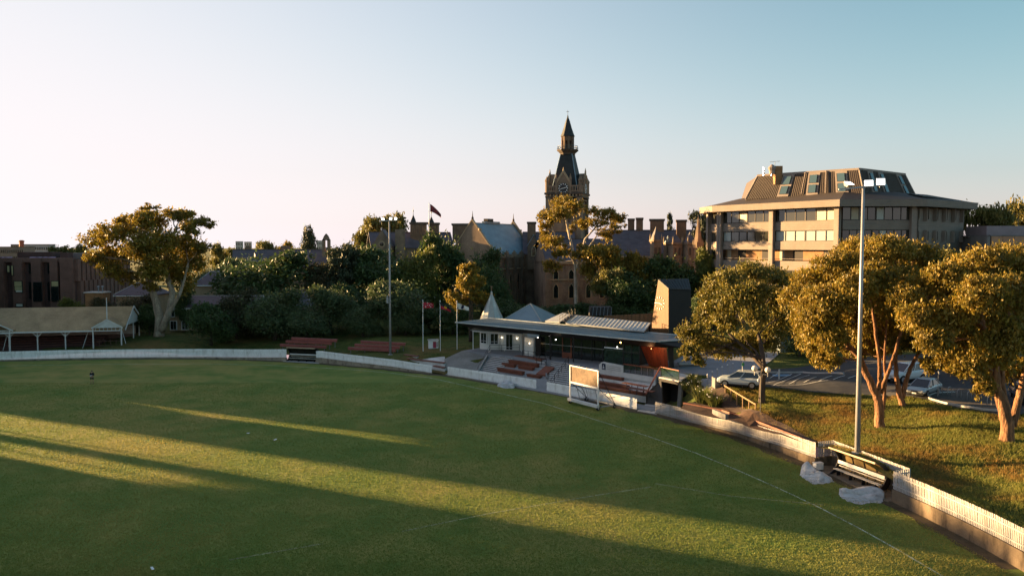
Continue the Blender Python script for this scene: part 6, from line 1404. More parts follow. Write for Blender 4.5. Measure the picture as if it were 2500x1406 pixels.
# ---- far blocks on the skyline
def block(name, label, x0, x1, y0, y1, d, mat, extra=()):
    a, c = D(x0, y0, d), D(x1, y1, d); t = thing(name, label, 'building', ((a.x + c.x) / 2, d, 0), 0, 'distant buildings on the skyline')
    w, h = c.x - a.x, a.z; b = MB(); b.box((0, w * .2, h / 2), (w, w * .4, h)); b.build('wall', mat, t)
    b = MB(); b.box((0, w * .2, h + h * .008), (w * 1.01, w * .41, h * .016)); b.build('roof', m_cap, t)
    nw = max(3, int((x1 - x0) / 5))
    for r in range(2):
        for k in range(nw):
            g = MB(); g.box((-w / 2 + (k + .5) * w / nw, -.04, h - (r + .6) * (a.z - c.z) / 2.2), (w / nw * .5, .1, (a.z - c.z) / 5)); g.build('window', g_dark, t)
    return t
m_far1, m_far2, m_far3 = M('far_brown', (.24, .17, .13), var=.1), M('far_grey', (.34, .32, .31), var=.08), M('far_cream', (.46, .41, .35), var=.08)
block('far_building', 'distant flat brown building behind the maroon brick roof', -60, 58, 604, 640, 300., m_far1)
block('far_building', 'distant grey flat roofed building left of the flat topped tree', 58, 122, 598, 630, 340., m_far2)
block('far_building', 'small distant block on top of the skyline at the far left', 26, 43, 598, 606, 380., m_far1)
block('far_building', 'pale distant tower block, left one of the two beside the rounded tree', 575, 592, 590, 612, 900., m_far3)
block('far_building', 'pale distant tower block, right one of the two beside the rounded tree', 596, 613, 591, 612, 930., m_far3)
block('far_building', 'pale distant block between the cypress and the bellcote', 773, 786, 588, 612, 1000., m_far3)
block('far_building', 'wide faint distant block just left of the tall bellcote', 742, 800, 604, 615, 1300., m_far2)
q = D(49, 591, 340.); t = thing('red_chimney', 'distant red brick chimney on the skyline at the far left', 'chimney', (q.x, 341, 10)); b = MB(); b.lathe((0, 0, 0), [(1.2, 0), (.9, q.z - 10), (1.1, q.z - 10), (1.1, q.z - 9.4)], 10); b.build('stack', M('red_brick', (.4, .12, .07)), t)
b = MB(); b.lathe((0, 0, q.z - 9.4), [(.7, 0), (.7, .2)], 10); b.build('cap', m_cap, t)
# ---- low houses
def hip_house(label, x0, x1, ye, yr, d, dep, mat_r, mat_w, zb, rfrac=.35, wins=(), cat='house'):
    a, c = D(x0, ye, d), D(x1, ye, d); ze = a.z; zr = D((x0 + x1) / 2, yr, d + dep / 2).z; t = thing('hip_roof_house', label, cat, ((a.x + c.x) / 2, d + dep / 2, zb))
    w = c.x - a.x; b = MB(); b.box(((a.x + c.x) / 2, d + dep / 2, (ze + zb) / 2), (w - .8, dep - .8, ze - zb)); part(b, 'wall', mat_w, t)
    e = [(a.x, d, ze), (c.x, d, ze), (c.x, d + dep, ze), (a.x, d + dep, ze)]; r0, r1 = (a.x + w * rfrac, d + dep / 2, zr), (c.x - w * rfrac, d + dep / 2, zr)
    for q in ((e[0], e[1], r1, r0), (e[1], e[2], r1), (e[2], e[3], r0, r1), (e[3], e[0], r0)):
        b = MB(); b.slab(q, (0, 0, .15)); part(b, 'roof_plane', mat_r, t)
    for q0, q1 in ((e[0], r0), (e[1], r1), (r0, r1)): b = MB(); b.tube([Vector(q0) + Vector((0, 0, .16)), Vector(q1) + Vector((0, 0, .16))], .1, 6); part(b, 'ridge_tile', m_far2, t)
    b = MB(); b.beam(Vector(e[0]) + Vector((0, -.02, -.05)), Vector(e[1]) + Vector((0, -.02, -.05)), .1, .2); part(b, 'gutter', m_white, t)
    for px, py, wd, h in wins:
        p = D(px, py, d + .4); b = MB(); b.box((p.x, d + .37, p.z), (wd + .25, .12, h + .25)); fr = part(b, 'window_frame', m_white, t)
        for s in (-1, 1): b = MB(); b.box((p.x + s * wd / 4, d + .29, p.z), (wd / 2 - .08, .08, h)); part(b, 'pane', g_dark, fr)
    return t
m_tile = M('purple_roof_tile', (.10, .075, .085), rough=.7, var=.2, scale=.6, fine=7)
m_cream = M('cream_brick', (.36, .25, .15), rough=.9, var=.15, scale=.8, fine=6)
hip_house('small hip roofed house left of the big gum trunk', 276, 372, 722, 692, 156., 9, m_tile, m_cream, 3)
hip_house('cream brick flats with purple tile roof behind the big gum', 408, 640, 753, 724, 149., 9, m_tile, m_cream, 2, .06, ((420, 765, .9, 1.1), (450, 764, .9, 1.1), (452, 794, 1.1, 1.5), (424, 794, 1.1, 1.5), (500, 764, .9, 1.1), (540, 792, 1.1, 1.5)), 'flats')
hip_house('grey hip roofed house in the dim trees right of the big gum', 470, 540, 697, 664, 180., 10, m_tile, m_cream, 3)
hip_house('dim slate roofed house below the long grey roof', 625, 760, 745, 716, 158., 9, m_slate, m_cream, 3, .2)
a = D(238, 714, 147.); vh = thing('brick_vent_house', 'small tan brick vent house with two curled pipes behind the grandstand', 'hut', (a.x, 147, 2.5))
b = MB(); b.box((0, 0, (a.z - 2.5) / 2), (3.2, 2.6, a.z - 2.5)); b.build('wall', m_brick2, vh)
b = MB(); b.box((0, 0, a.z - 2.45), (3.6, 3.0, .2)); b.build('roof_slab', m_conc, vh)
for x in (.2, .95):
    b = MB(); h = a.z - 2.4; b.tube([(x, 0, h), (x, 0, h + .8), (x + .15, 0, h + 1.0)], .12, 8); b.lathe((x, 0, h + .85), [(.1, 0), (.3, .15), (.08, .3)], 8); b.build('vent_pipe', m_zinc, vh)
# ---- the old open grandstand
m_oldroof = M('old_tan_roof', (.36, .25, .14), rough=.85, var=.25, scale=.45, fine=5, bump=.2, bscale=8)
m_oldw = M('aged_white_paint', (.60, .60, .58), rough=.6, var=.1, scale=1.2)
m_oldt = M('old_brown_timber', (.14, .08, .06), rough=.8, var=.25, scale=1)
e0, e1_ = V2(G(-40, 813, 3.85)), V2(G(300, 806, 3.85)); gu = (e1_ - e0).normalized(); gn = Vector((-gu.y, gu.x)); GLn = (e1_ - e0).length
gst = thing('open_grandstand', 'old open grandstand with tan roof, white posts and small front gables', 'grandstand', V3((e0 + e1_) / 2, .9))
def gv(s, w, z): return V3(e0 + gu * s + gn * w, z)
def gs_(px, w, z): return (V2(on_line(px, e0 + gn * w, gu, z)) - e0).dot(gu)
DW, ZEv, ZRd = 11.5, 3.85, 7.35
b = MB(); b.slab([gv(-40, -.3, ZEv), gv(GLn + .2, -.3, ZEv), gv(GLn + .4, DW / 2, ZRd), gv(-40, DW / 2, ZRd)], (0, 0, .12)); part(b, 'roof_slope', m_oldroof, gst)
b = MB(); b.slab([gv(-40, DW + .3, 4.4), gv(GLn + .4, DW + .3, 4.4), gv(GLn + .4, DW / 2, ZRd), gv(-40, DW / 2, ZRd)], (0, 0, .12)); part(b, 'roof_slope', m_oldroof, gst)
b = MB(); b.beam(gv(-40, -.36, ZEv), gv(gs_(228, 0, ZEv), -.36, ZEv), .08, .22); part(b, 'gutter', m_oldw, gst)
for k in range(9):       # weatherboard gable end
    f0, f1 = k / 9., (k + 1) / 9.; za, zc = 4.55 + (ZRd - 4.6) * f0, 4.55 + (ZRd - 4.6) * f1 - .02
    wa, wc = .9 + (DW / 2 - .9) * f0, DW - .3 - (DW / 2 - .3) * f0; wa2, wc2 = .9 + (DW / 2 - .9) * f1, DW - .3 - (DW / 2 - .3) * f1
    b = MB(); b.slab([gv(GLn + .1, wa, za), gv(GLn + .1, wc, za), gv(GLn + .1, wc2, zc), gv(GLn + .1, wa2, zc)], V3(gu * .08, 0)); part(b, 'gable_board', m_oldw, gst)
for w0_, z0_ in ((-.2, ZEv), (DW + .2, 4.4)):
    b = MB(); b.beam(gv(GLn + .45, w0_, z0_ + .1), gv(GLn + .45, DW / 2, ZRd + .1), .08, .28); part(b, 'barge_board', m_oldw, gst)
for px in (-110, -44, 23, 92, 160):
    s = gs_(px, .2, 2); b = MB(); b.beam(gv(s, .2, .5), gv(s, .2, ZEv), .16, .16, (1, 0, 0)); po = part(b, 'post', m_oldw, gst)
    for sg in (-1, 1): b = MB(); b.beam(gv(s, .2, ZEv - .85), gv(s + sg * .75, .2, ZEv - .1), .1, .12); part(b, 'brace', m_oldw, po)
for s, w in ((GLn, DW - .5), (GLn, DW * .6)):
    b = MB(); b.beam(gv(s, w, .8), gv(s, w, 4.5), .14, .14, (1, 0, 0)); part(b, 'post', m_oldw, gst)
for px in (228, 297):
    s = gs_(px, -.4, 2.5); b = MB(); b.beam(gv(s, -.5, .5), gv(s, -.5, 4.4), .16, .16, (1, 0, 0)); part(b, 'post', m_oldw, gst)
sa_, sb_ = gs_(228, -.5, 4.3), gs_(297, -.5, 4.3)
mid = (sa_ + sb_) / 2
for sg in (sa_ - .25, sb_ + .25):
    b = MB(); b.beam(gv(sg, -.75, 4.35), gv(mid, -.75, 5.75), .1, .22); part(b, 'barge_board', m_oldw, gst)
    b = MB(); b.slab([gv(sg, -.8, 4.45), gv(mid, -.8, 5.85), gv(mid, 3.2, 5.85), gv(sg, 1.2, 4.45)], (0, 0, .08)); part(b, 'porch_roof', m_oldroof, gst)
b = MB(); b.slab([gv(sa_ + .1, -.6, 4.45), gv(sb_ - .1, -.6, 4.45), gv(mid, -.6, 5.6)], V3(gn * .08, 0)); part(b, 'porch_gable', m_oldw, gst)
for z in (4.4, 3.85): b = MB(); b.beam(gv(sa_, -.5, z), gv(sb_, -.5, z), .1, .12); part(b, 'porch_beam', m_oldw, gst)
for k in range(7): s = sa_ + (k + .5) * (sb_ - sa_) / 7; b = MB(); b.beam(gv(s, -.5, 3.88), gv(s, -.5, 4.38), .06, .06, (1, 0, 0)); part(b, 'fret_bar', m_oldw, gst)
for k in range(2): b = MB(); z = 2.0 - k * .8; b.beam(gv(sa_, 1.0, z), gv(sb_, 1.0, z), .05, .07); part(b, 'gate_rail', m_oldt, gst)
for k in range(5): s = sa_ + (k + .5) * (sb_ - sa_) / 5; b = MB(); b.beam(gv(s, 1.0, .7), gv(s, 1.0, 2.2), .05, .05, (1, 0, 0)); part(b, 'gate_bar', m_oldt, gst)
b = MB(); b.beam(gv(-40, DW - 1, 2.9), gv(GLn - .5, DW - 1, 2.9), .15, 1.5); part(b, 'back_wall', M('dusty_white_boards', (.36, .29, .24), rough=.7, var=.15), gst)
b = MB(); b.beam(gv(-40, DW - .9, 1.4), gv(GLn - .5, DW - .9, 1.4), .15, 1.5); part(b, 'back_plinth', m_oldt, gst)
for k in range(6):
    b = MB(); b.beam(gv(-40, 2.0 + k * 1.2, .6 + .14 * k), gv(sa_ - .3, 2.0 + k * 1.2, .6 + .14 * k), 1.18, .3 + .28 * k); part(b, 'seating_step', M('worn_red_timber', (.085, .038, .032), rough=.8, var=.25, scale=1.2), gst)
for px0, px1, z in ((202, 212, 0), (310, 296, 0), (8, 14, 0)):
    b = MB(); b.beam(gv(gs_(px0, .5, 1), .4, .9), gv(gs_(px1, .5, 3), 1.2, 3.6), .06, .08); part(b, 'stay', m_oldw, gst)
q = gv(mid, -.7, 5.7); fp = thing('flagpole', 'bare white flagpole on the small gable of the grandstand', 'flagpole', q)
h = D(259, 729, q.y).z - 5.7; b = MB(); b.tube([(0, 0, 0), (0, 0, h)], [.09, .06], 8); b.build('pole', m_oldw, fp); b = MB(); b.lathe((0, 0, h), [(.05, 0), (.1, .06), (.03, .16)], 8); b.build('finial', m_oldw, fp)
# second porch cut by the left edge
s = gs_(-15, -.5, 4.3)
for sg in (-1, 1):
    b = MB(); b.beam(gv(s + sg * 2.9, -.75, 4.2), gv(s, -.75, 5.7), .1, .22); part(b, 'barge_board', m_oldw, gst)
    b = MB(); b.slab([gv(s + sg * 2.9, -.8, 4.3), gv(s, -.8, 5.8), gv(s, 3.2, 5.8), gv(s + sg * 2.9, 1.0, 4.3)], (0, 0, .08)); part(b, 'porch_roof', m_oldroof, gst)
    b = MB(); b.beam(gv(s + sg * 2.3, -.5, .5), gv(s + sg * 2.3, -.5, 4.2), .14, .14, (1, 0, 0)); part(b, 'post', m_oldw, gst)
for z in (4.2, 3.75): b = MB(); b.beam(gv(s - 2.6, -.5, z), gv(s + 2.6, -.5, z), .1, .12); part(b, 'porch_beam', m_oldw, gst)
# ------------------------------------------------------------------ smaller things
m_galv = M('galvanised_steel', (.34, .34, .35), rough=.45, var=.12, scale=2, metal=.3)
def light_pole(base, top, r0, label, heads, arm, glow, hs):
    t = thing('floodlight_pole', label, 'light pole', base, 0, 'floodlight poles beside the oval'); h = top.z - base.z; sl = top - base
    b = MB(); b.tube([(0, 0, -.3), (0, 0, h * .5), (0, 0, h)], [r0, r0 * .75, r0 * .5], 14); b.build('pole', m_galv, t, smooth=True)
    b = MB(); b.lathe((0, 0, -.2), [(r0 * 2, 0), (r0 * 2, .25), (r0 * 1.2, .3)], 12); b.build('base_flange', m_galv, t)
    b = MB(); b.beam(Vector(arm[0]) + Vector((0, 0, h)), Vector(arm[1]) + Vector((0, 0, h)), .12, .12); b.build('crossarm', m_galv, t)
    for hx, hy, hz, yaw, pit in heads:
        hd = Matrix.Translation((hx, hy, h + hz)) @ Matrix.Rotation(yaw, 4, 'Z') @ Matrix.Rotation(pit, 4, 'X') @ Matrix.Scale(hs, 4)
        b = MB(); b.hexa([hd @ Vector(p) for p in ((-.42, -.04, -.34), (.42, -.04, -.34), (.3, .3, -.2), (-.3, .3, -.2), (-.42, -.04, .34), (.42, -.04, .34), (.3, .3, .2), (-.3, .3, .2))]); ho = b.build('floodlight', m_galv, t)
        b = MB(); b.hexa([hd @ Vector(p) for p in ((-.38, -.08, -.3), (.38, -.08, -.3), (.38, -.045, -.3), (-.38, -.045, -.3), (-.38, -.08, .3), (.38, -.08, .3), (.38, -.045, .3), (-.38, -.045, .3))]); b.build('lens', M('lit_lens_%d' % (glow * 10), (.9, .9, .85), rough=.2, emit=((1, .97, .9), glow)), ho)
        b = MB(); b.tube([hd @ Vector((0, .2, -.1)), Vector((hx, hy + .1, h))], .04, 6); b.build('bracket', m_galv, ho)
    return t
bp = LG(2093, 1105); tp = D(2099, 458, bp.y)
lp_ = light_pole(bp, tp, .21, 'tall grey floodlight pole standing behind the near dugout', [(-1.15, -.1, .28, R(25), R(-60)), (.35, -.1, .3, R(-20), R(-25)), (1.25, -.1, .42, R(-8), R(-8))], ((-1.9, 0, -.15), (1.5, 0, .2)), .55, .8)
bp = LG(953, 866); tp = D(953, 540, bp.y)
l2 = light_pole(bp, tp, .19, 'tall grey floodlight pole on the far side beside the red benches', [(-.95, -.1, .3, R(30), R(-10)), (.25, -.2, .38, R(0), R(-5)), (1.0, -.2, .38, R(0), R(-5))], ((-1.2, 0, .05), (1.2, 0, .1)), 1.0, .5)
b = MB(); h = tp.z - bp.z; b.box((-.35, -.1, h * .41), (.3, .25, .9)); b.box((-.35, -.1, h * .44), (.15, .4, .2)); b.build('switch_box', m_galv, l2)
# red bench stands
m_redb = M('red_bench_paint', (.26, .075, .06), rough=.6, var=.2, scale=1.2, fine=6)
def bench_stand(xs, label):
    t = None
    for k, (x0, y0, x1, y1, z) in enumerate(xs):
        a, c = G(x0, y0, z), G(x1, y1, z)
        if t is None: t = thing('tiered_bench_stand', label, 'benches', V3(V2((a + c) / 2), z - 1), 0, 'red tiered benches on the far bank'); b0 = z
        dn = Vector((0, .34, 0))
        for j in range(2): b = MB(); b.beam(a + dn * j, c + dn * j, .3, .06); part(b, 'seat_plank', m_redb, t)
        b = MB(); b.beam(a + Vector((0, -.14, -.2)), c + Vector((0, -.14, -.2)), .05, .34); part(b, 'riser_board', m_redb, t)
        for j in range(4): p = a.lerp(c, .05 + .3 * j); b = MB(); b.beam(p + Vector((0, .15, -.05)), p + Vector((0, .15, -1.0 - .15 * k)), .1, .1, (1, 0, 0)); part(b, 'leg', m_concd, t)
bench_stand([(684, 840, 797, 845, 2.1), (698, 831, 810, 836, 2.55), (712, 824, 823, 829, 3.0)], 'red tiered bench stand directly above the far dugout')
bench_stand([(850, 848, 966, 853, 1.9), (866, 840, 976, 846, 2.3), (881, 832, 990, 838, 2.7)], 'red tiered bench stand behind the far light pole')
# flagpoles
def flag(t_base, top, w, h, label, cols, droop, seed, pole_label, pole=True, r=.06, grp='flagpoles beside the pavilion'):
    hgt = top.z - t_base.z
    p = thing('flagpole', pole_label, 'flagpole', t_base, 0, grp)
    b = MB(); b.tube([(0, 0, -.2), (0, 0, hgt)], [r, r * .7], 8); b.build('pole', m_white, p); b = MB(); b.lathe((0, 0, hgt), [(.05, 0), (.11, .08), (.03, .18)], 8); b.build('finial', m_white, p)
    b = MB(); b.lathe((0, 0, -.2), [(.22, 0), (.22, .25), (.08, .3)], 8); b.build('foot', m_white, p)
    f = bpy.data.objects.new('flag', None); nx, nz = 18, 10; v = []; fa = []; mi = []; q = random.Random(seed)
    for i in range(nx + 1):
        for j in range(nz + 1):
            u, s = i / nx, j / nz; sh = 1 - droop[1] * u
            x = u * w * droop[2]; z = -droop[0] * u ** 1.3 * w - (1 - s) * h * sh; y = .22 * math.sin(u * 7 + s * 1.6 + seed) * u + .08 * math.sin(u * 15 + s * 4)
            v.append((x + r, y, z))
    for i in range(nx):
        for j in range(nz): fa.append((i * (nz + 1) + j, (i + 1) * (nz + 1) + j, (i + 1) * (nz + 1) + j + 1, i * (nz + 1) + j + 1)); mi.append(cols[0]((i + .5) / nx, (j + .5) / nz))
    me = bpy.data.meshes.new('flag'); me.from_pydata(v, [], fa)
    for c in cols[1]: me.materials.append(c)
    me.polygons.foreach_set('material_index', mi); me.polygons.foreach_set('use_smooth', [True] * len(fa))
    o = link('flag', me, None, label); o.location = top - Vector((0, 0, .15)); o['category'] = 'flag'; o['group'] = 'flags flying from the poles'
    return o
fr_, fb_, fy_, fw_, fn_ = M('flag_red', (.42, .02, .035), rough=.7, var=.05), M('flag_black', (.012, .012, .012), rough=.7), M('flag_yellow', (.65, .38, .02), rough=.7), M('flag_white', (.62, .58, .52), rough=.7), M('flag_navy', (.03, .03, .07), rough=.7)
def ens(u, s):
    if u < .5 and s > .5:
        a, c = u / .5, (s - .5) / .5
        if abs(a - .5) < .12 or abs(c - .5) < .2: return 0
        if abs(abs(a - .5) - abs(c - .5)) < .12: return 1
        return 2
    if (u - .26) ** 2 * 4 + (s - .25) ** 2 < .014 or any((u - x) ** 2 * 4 + (s - y) ** 2 < .007 for x, y in ((.75, .2), (.75, .8), (.64, .52), (.86, .6))): return 1
    return 0
def abo(u, s): return 2 if ((u - .5) * 1.8) ** 2 + (s - .5) ** 2 < .06 else (1 if s > .5 else 0)
def uni(u, s): return 1 if (.35 < u < .62 and s > .1 and abs(u - .48 - (s - .5) * .2) < .1) or (u < .1 and s < .3) else 0
fz = lambda px, py: LG(px, py)
b1 = G(1033, 862, 1.4); flag(b1, D(1031, 735, b1.y), 1.75, 1.0, 'faded red ensign flag with pale stars on the left pole', (ens, (fr_, fw_, fn_)), (.12, .35, .95), 1, 'white flagpole carrying the faded red ensign')
b1 = G(1075, 863, 1.4); flag(b1, D(1073, 736, b1.y), 1.75, 1.0, 'red and black flag with yellow disc on the middle pole', (abo, (fr_, fb_, fy_)), (.55, .45, .98), 3, 'white flagpole carrying the red and black flag')
b1 = G(1116, 860, 1.4); flag(b1, D(1114, 737, b1.y), 1.9, 1.0, 'white flag with dark slanting mark on the right pole', (uni, (fw_, fn_)), (.38, .5, 1.0), 5, 'white flagpole half behind the pavilion eaves')
b1 = D(1048, 575, 199.); flag(b1, D(1049, 497, 199.), 3.4, 1.9, 'dark red flag streaming from the tall pole on the college', (ens, (M('flag_maroon', (.2, .03, .03), rough=.7), fn_, fn_)), (.75, .55, .8), 2, 'tall white flagpole on the college roof', r=.11, grp='college flagpole')
# notice box on the bank
c = LG(1058, 850); nb = thing('notice_hut', 'small white hut with a red panel on the bank between the flagpoles', 'hut', c, .25)
b = MB(); b.box((0, 0, .65), (1.5, .9, 1.3)); b.build('body', m_white, nb); b = MB(); b.box((.12, -.47, .6), (.5, .05, 1.0)); b.build('red_panel', M('pinkish_red', (.4, .06, .09)), nb)
b = MB(); b.box((.55, -.47, .65), (.28, .04, .8)); b.build('grey_panel', m_galv, nb); b = MB(); b.box((0, 0, 1.34), (1.7, 1.1, .1)); b.build('roof', m_conc, nb)
# sight screen
P0, P1 = G(1392, 984, 0), G(1460, 1002, 0); su_ = V2(P1 - P0).normalized(); sn_ = Vector((-su_.y, su_.x)); sl = V2(P1 - P0).length
ss = thing('sight_screen', 'wheeled cricket sight screen with weathered pinkish boards and white frame', 'sight screen', (P0 + P1) / 2, math.atan2(su_.y, su_.x))
hT, hM, hB = 4.35, 2.45, .55
m_sboard = M('weathered_screen_boards', (.15, .10, .062), rough=.75, var=.35, scale=1.4, fine=4, stain=((.10, .038, .016), .9, .55, (1.2, 1.2, .35)))
m_sboard2 = M('weathered_screen_boards_white', (.20, .19, .18), rough=.7, var=.12, scale=.8, stain=((.45, .36, .28), 1.0, .45, (1.2, 1.2, .35)))
for k in range(18):
    x = -sl / 2 + (k + .5) * sl / 18
    b = MB(); b.box((x, .05, (hT + hM) / 2), (sl / 18 - .012, .04, hT - hM - .1)); b.build('board', m_sboard, ss)
    if k % 6 == 3: b = MB(); b.tube([(x, .06, hM), (x - .35, .9, hB)], .02, 6); b.build('lower_brace', m_black, ss)
for x in (-sl / 2, sl / 2): b = MB(); b.box((x, 0, hT / 2 + .2), (.12, .12, hT - .3)); b.build('upright', m_white, ss)
for z, tk in ((hT, .12), (hM, .2)): b = MB(); b.box((0, -.01, z), (sl + .14, .1, tk)); b.build('rail', m_white, ss)
b = MB(); b.box((0, -.12, .48), (sl + .3, .35, .3)); b.build('ballast_box', m_oldw, ss)
b = MB(); b.box((0, .25, .42), (sl + .2, .3, .1)); b.build('chassis_tray', m_black, ss)
for x in (-sl / 2, sl / 2):
    b = MB(); b.box((x, 1.2, .35), (.12, 2.6, .12)); b.build('base_arm', m_galv, ss)
    b = MB(); b.tube([(x, .08, hT - .1), (x, 2.45, .4)], .035, 6); b.tube([(x, .08, hM), (x, 2.4, .4)], .035, 6); b.build('stay', m_black, ss)
    for y in (0.0, 2.35):
        w = MB(); w.tube([(x - .09, y, .22), (x + .09, y, .22)], .22, 14); wo = w.build('wheel', m_black, ss); w = MB(); w.tube([(x - .11, y, .22), (x + .11, y, .22)], .1, 10); w.build('hub', m_galv, wo)
b = MB(); b.box((0, 2.35, .35), (sl, .12, .12)); b.build('rear_beam', m_galv, ss)
for x in (-.7, .5): b = MB(); b.tube([(x, -.06, hT - .02), (x, -.06, hT + .14)], .05, 6); b.build('hook', m_white, ss)
# tarpaulins
m_tarp = M('pale_tarpaulin', (.46, .48, .49), rough=.5, var=.12, scale=1.5, fine=5, bump=.8, bscale=3, bdist=.12, stain=((.22, .21, .2), 2.2, .8, (1, 1, 2)))
def tarp(outline, ridge, z, label, seed, roll=False):
    """A heaped, creased sheet: plan outline in photo pixels, height from the distance to the ridge line, sharp folds across it."""
    P = [V2(G(*p)) for p in outline]; r0, r1 = V2(G(*ridge[0])), V2(G(*ridge[1])); c = sum(P, Vector((0, 0))) / len(P); q = random.Random(seed)
    P = resample(P, .09); n = len(P); rings = [1.0, .985, .96, .92, .87, .81, .74, .66, .58, .49, .4, .3, .2, .1]; v = []; f = []
    d = (r1 - r0); dl = d.length; du = d / dl; dn = Vector((-du.y, du.x))
    fr = [(q.uniform(3, 7), q.uniform(-1.2, 1.2), q.uniform(0, 6), q.uniform(.025, .055)) for _ in range(6)]
    def zof(p):
        t = max(0, min(1, (p - r0).dot(d) / d.length_squared)); dist = (p - (r0 + d * t)).length; a, b_ = (p - r0).dot(du), (p - r0).dot(dn)
        h = z * max(0, 1 - (dist / 1.15) ** 1.15) * (.75 + .25 * math.sin(a * 2.1 + seed))
        cr = sum(am * (1 - 2 * abs(math.sin((b_ * k1 + a * k1 * k2) * .5 + ph))) for k1, k2, ph, am in fr)
        return h + cr
    for j, k in enumerate(rings):
        for i, p in enumerate(P):
            x = c + (p - c) * k * (1 + .03 * math.sin(i * .9 + seed) * (j == 0)); v.append((x.x, x.y, .012 if j == 0 else max(.03, zof(x))))
    v.append((c.x, c.y, max(.03, zof(c))))
    for j in range(len(rings) - 1): f += [(j * n + i, j * n + (i + 1) % n, (j + 1) * n + (i + 1) % n, (j + 1) * n + i) for i in range(n)]
    f += [((len(rings) - 1) * n + i, (len(rings) - 1) * n + (i + 1) % n, len(v) - 1) for i in range(n)]
    t = thing('tarpaulin', label, 'tarpaulin', V3(c, 0), 0, 'tarpaulins lying by the fence')
    m = MB(); m.v = v; m.f = f; m.mi = [0] * len(f); part(m, 'sheet', m_tarp, t, smooth=True)
    for k in range(4):      # rolled hems along one side
        a = P[int(n * (.02 + .05 * k)) % n]; e = P[int(n * (.40 - .05 * k)) % n]; pts = []
        for i in range(13):
            g = i / 12.; x = a.lerp(e, g); x = c + (x - c) * (.93 - .09 * k) + Vector((q.uniform(-.04, .04), q.uniform(-.04, .04))); pts.append(V3(x, max(.04, zof(x)) + .01))
        b = MB(); b.tube(pts, [.02] + [q.uniform(.035, .075) for _ in range(11)] + [.02], 6); part(b, 'fold', m_tarp, t, smooth=True)
    if roll:
        a, e = V2(G(*roll[0])), V2(G(*roll[1])); pts = [V3(a.lerp(e, g / 8.), .25 + .03 * math.sin(g * 2.2)) for g in range(9)]; b = MB(); b.tube(pts, [.24 + .04 * math.sin(g * 1.9) for g in range(9)], 14); part(b, 'rolled_edge', m_tarp, t, smooth=True)
tarp([(1953, 1160), (1960, 1166), (1985, 1182), (2010, 1181), (2036, 1176), (2018, 1160), (1998, 1146), (1978, 1146), (1960, 1152)], ((1972, 1156), (2000, 1168)), 1.05, 'pale folded tarpaulin heaped beside the near dugout', 2)
tarp([(2050, 1212), (2070, 1224), (2100, 1232), (2125, 1227), (2152, 1228), (2160, 1215), (2150, 1205), (2120, 1200), (2062, 1197), (2048, 1202)], ((2062, 1204), (2146, 1211)), .8, 'pale rolled tarpaulin lying in front of the near dugout', 4, roll=((2054, 1208), (2145, 1213)))
tarp([(1214, 943), (1232, 948), (1254, 948), (1262, 942), (1250, 938), (1222, 936)], ((1222, 941), (1254, 944)), .75, 'small white covered roller by the fence below the terraces', 6, roll=((1222, 943), (1256, 946)))
c = G(2004, 1150, 0); wb = thing('white_box', 'small white box against the wall by the near dugout', 'box', c, .3); b = MB(); b.box((0, .35, .33), (.7, .42, .5)); b.build('body', m_white, wb); b = MB(); b.box((0, .35, .6), (.74, .46, .06)); b.build('lid', m_oldw, wb)
# ---- person on the oval
def skin(name, pts, edges, rad, mat, parent, sub=2):
    me = bpy.data.meshes.new(name); me.from_pydata(pts, edges, []); o = link(name, me, parent); o.data.materials.append(mat)
    m_ = o.modifiers.new('skin', 'SKIN'); s = o.modifiers.new('sub', 'SUBSURF'); s.levels = s.render_levels = sub
    me.update()
    if not me.skin_vertices: bpy.context.view_layer.objects.active = o
    for i, v in enumerate(me.skin_vertices[0].data): v.radius = (rad[i], rad[i] * .85) if isinstance(rad[i], float) else rad[i]; v.use_root = (i == 0)
    m_.use_smooth_shade = True
    return o
pb = G(225, 937, 0); pr = thing('person', 'person in dark hooded top and shorts looking down at something in both hands', 'person', pb, .1)
m_skin = M('skin_tone', (.42, .24, .16), rough=.6, var=.03); m_cloth = M('black_cloth', (.012, .013, .017), rough=.85, var=.1); m_short = M('dark_shorts', (.016, .018, .022), rough=.85)
body = [(0, 0, .95), (0, 0, 1.15), (0, 0, 1.38), (0, -.01, 1.5), (0, -.03, 1.6), (0, -.05, 1.70), (-.20, 0, 1.42), (-.26, .02, 1.16), (-.13, -.25, 1.12), (.20, 0, 1.42), (.26, .02, 1.16), (.13, -.25, 1.12),
        (-.11, 0, .88), (-.13, -.02, .5), (-.14, .02, .09), (-.15, -.14, .04), (.11, 0, .88), (.13, -.02, .5), (.14, .02, .09), (.15, -.14, .04), (-.06, -.31, 1.13), (.06, -.31, 1.13)]
ed = [(0, 1), (1, 2), (2, 3), (3, 4), (4, 5), (2, 6), (6, 7), (7, 8), (2, 9), (9, 10), (10, 11), (0, 12), (12, 13), (13, 14), (14, 15), (0, 16), (16, 17), (17, 18), (18, 19), (8, 20), (11, 21)]
rd = [.14, .14, .15, .06, .09, .08, .06, .045, .035, .06, .045, .035, .09, .06, .04, .04, .09, .06, .04, .04, .03, .03]
skin('body', body, ed, rd, m_skin, pr)
skin('jacket', [body[i] for i in (0, 1, 2, 6, 7, 9, 10)] + [(-.17, -.17, 1.13), (.17, -.17, 1.13), (0, .03, 1.53)], [(0, 1), (1, 2), (2, 3), (3, 4), (4, 7), (2, 5), (5, 6), (6, 8), (2, 9)], [.175, .18, .185, .085, .07, .085, .07, .055, .055, .09], m_cloth, pr)
skin('hood', [(0, .03, 1.58), (0, -.01, 1.7), (0, -.01, 1.78)], [(0, 1), (1, 2)], [.10, .115, .06], m_cloth, pr)
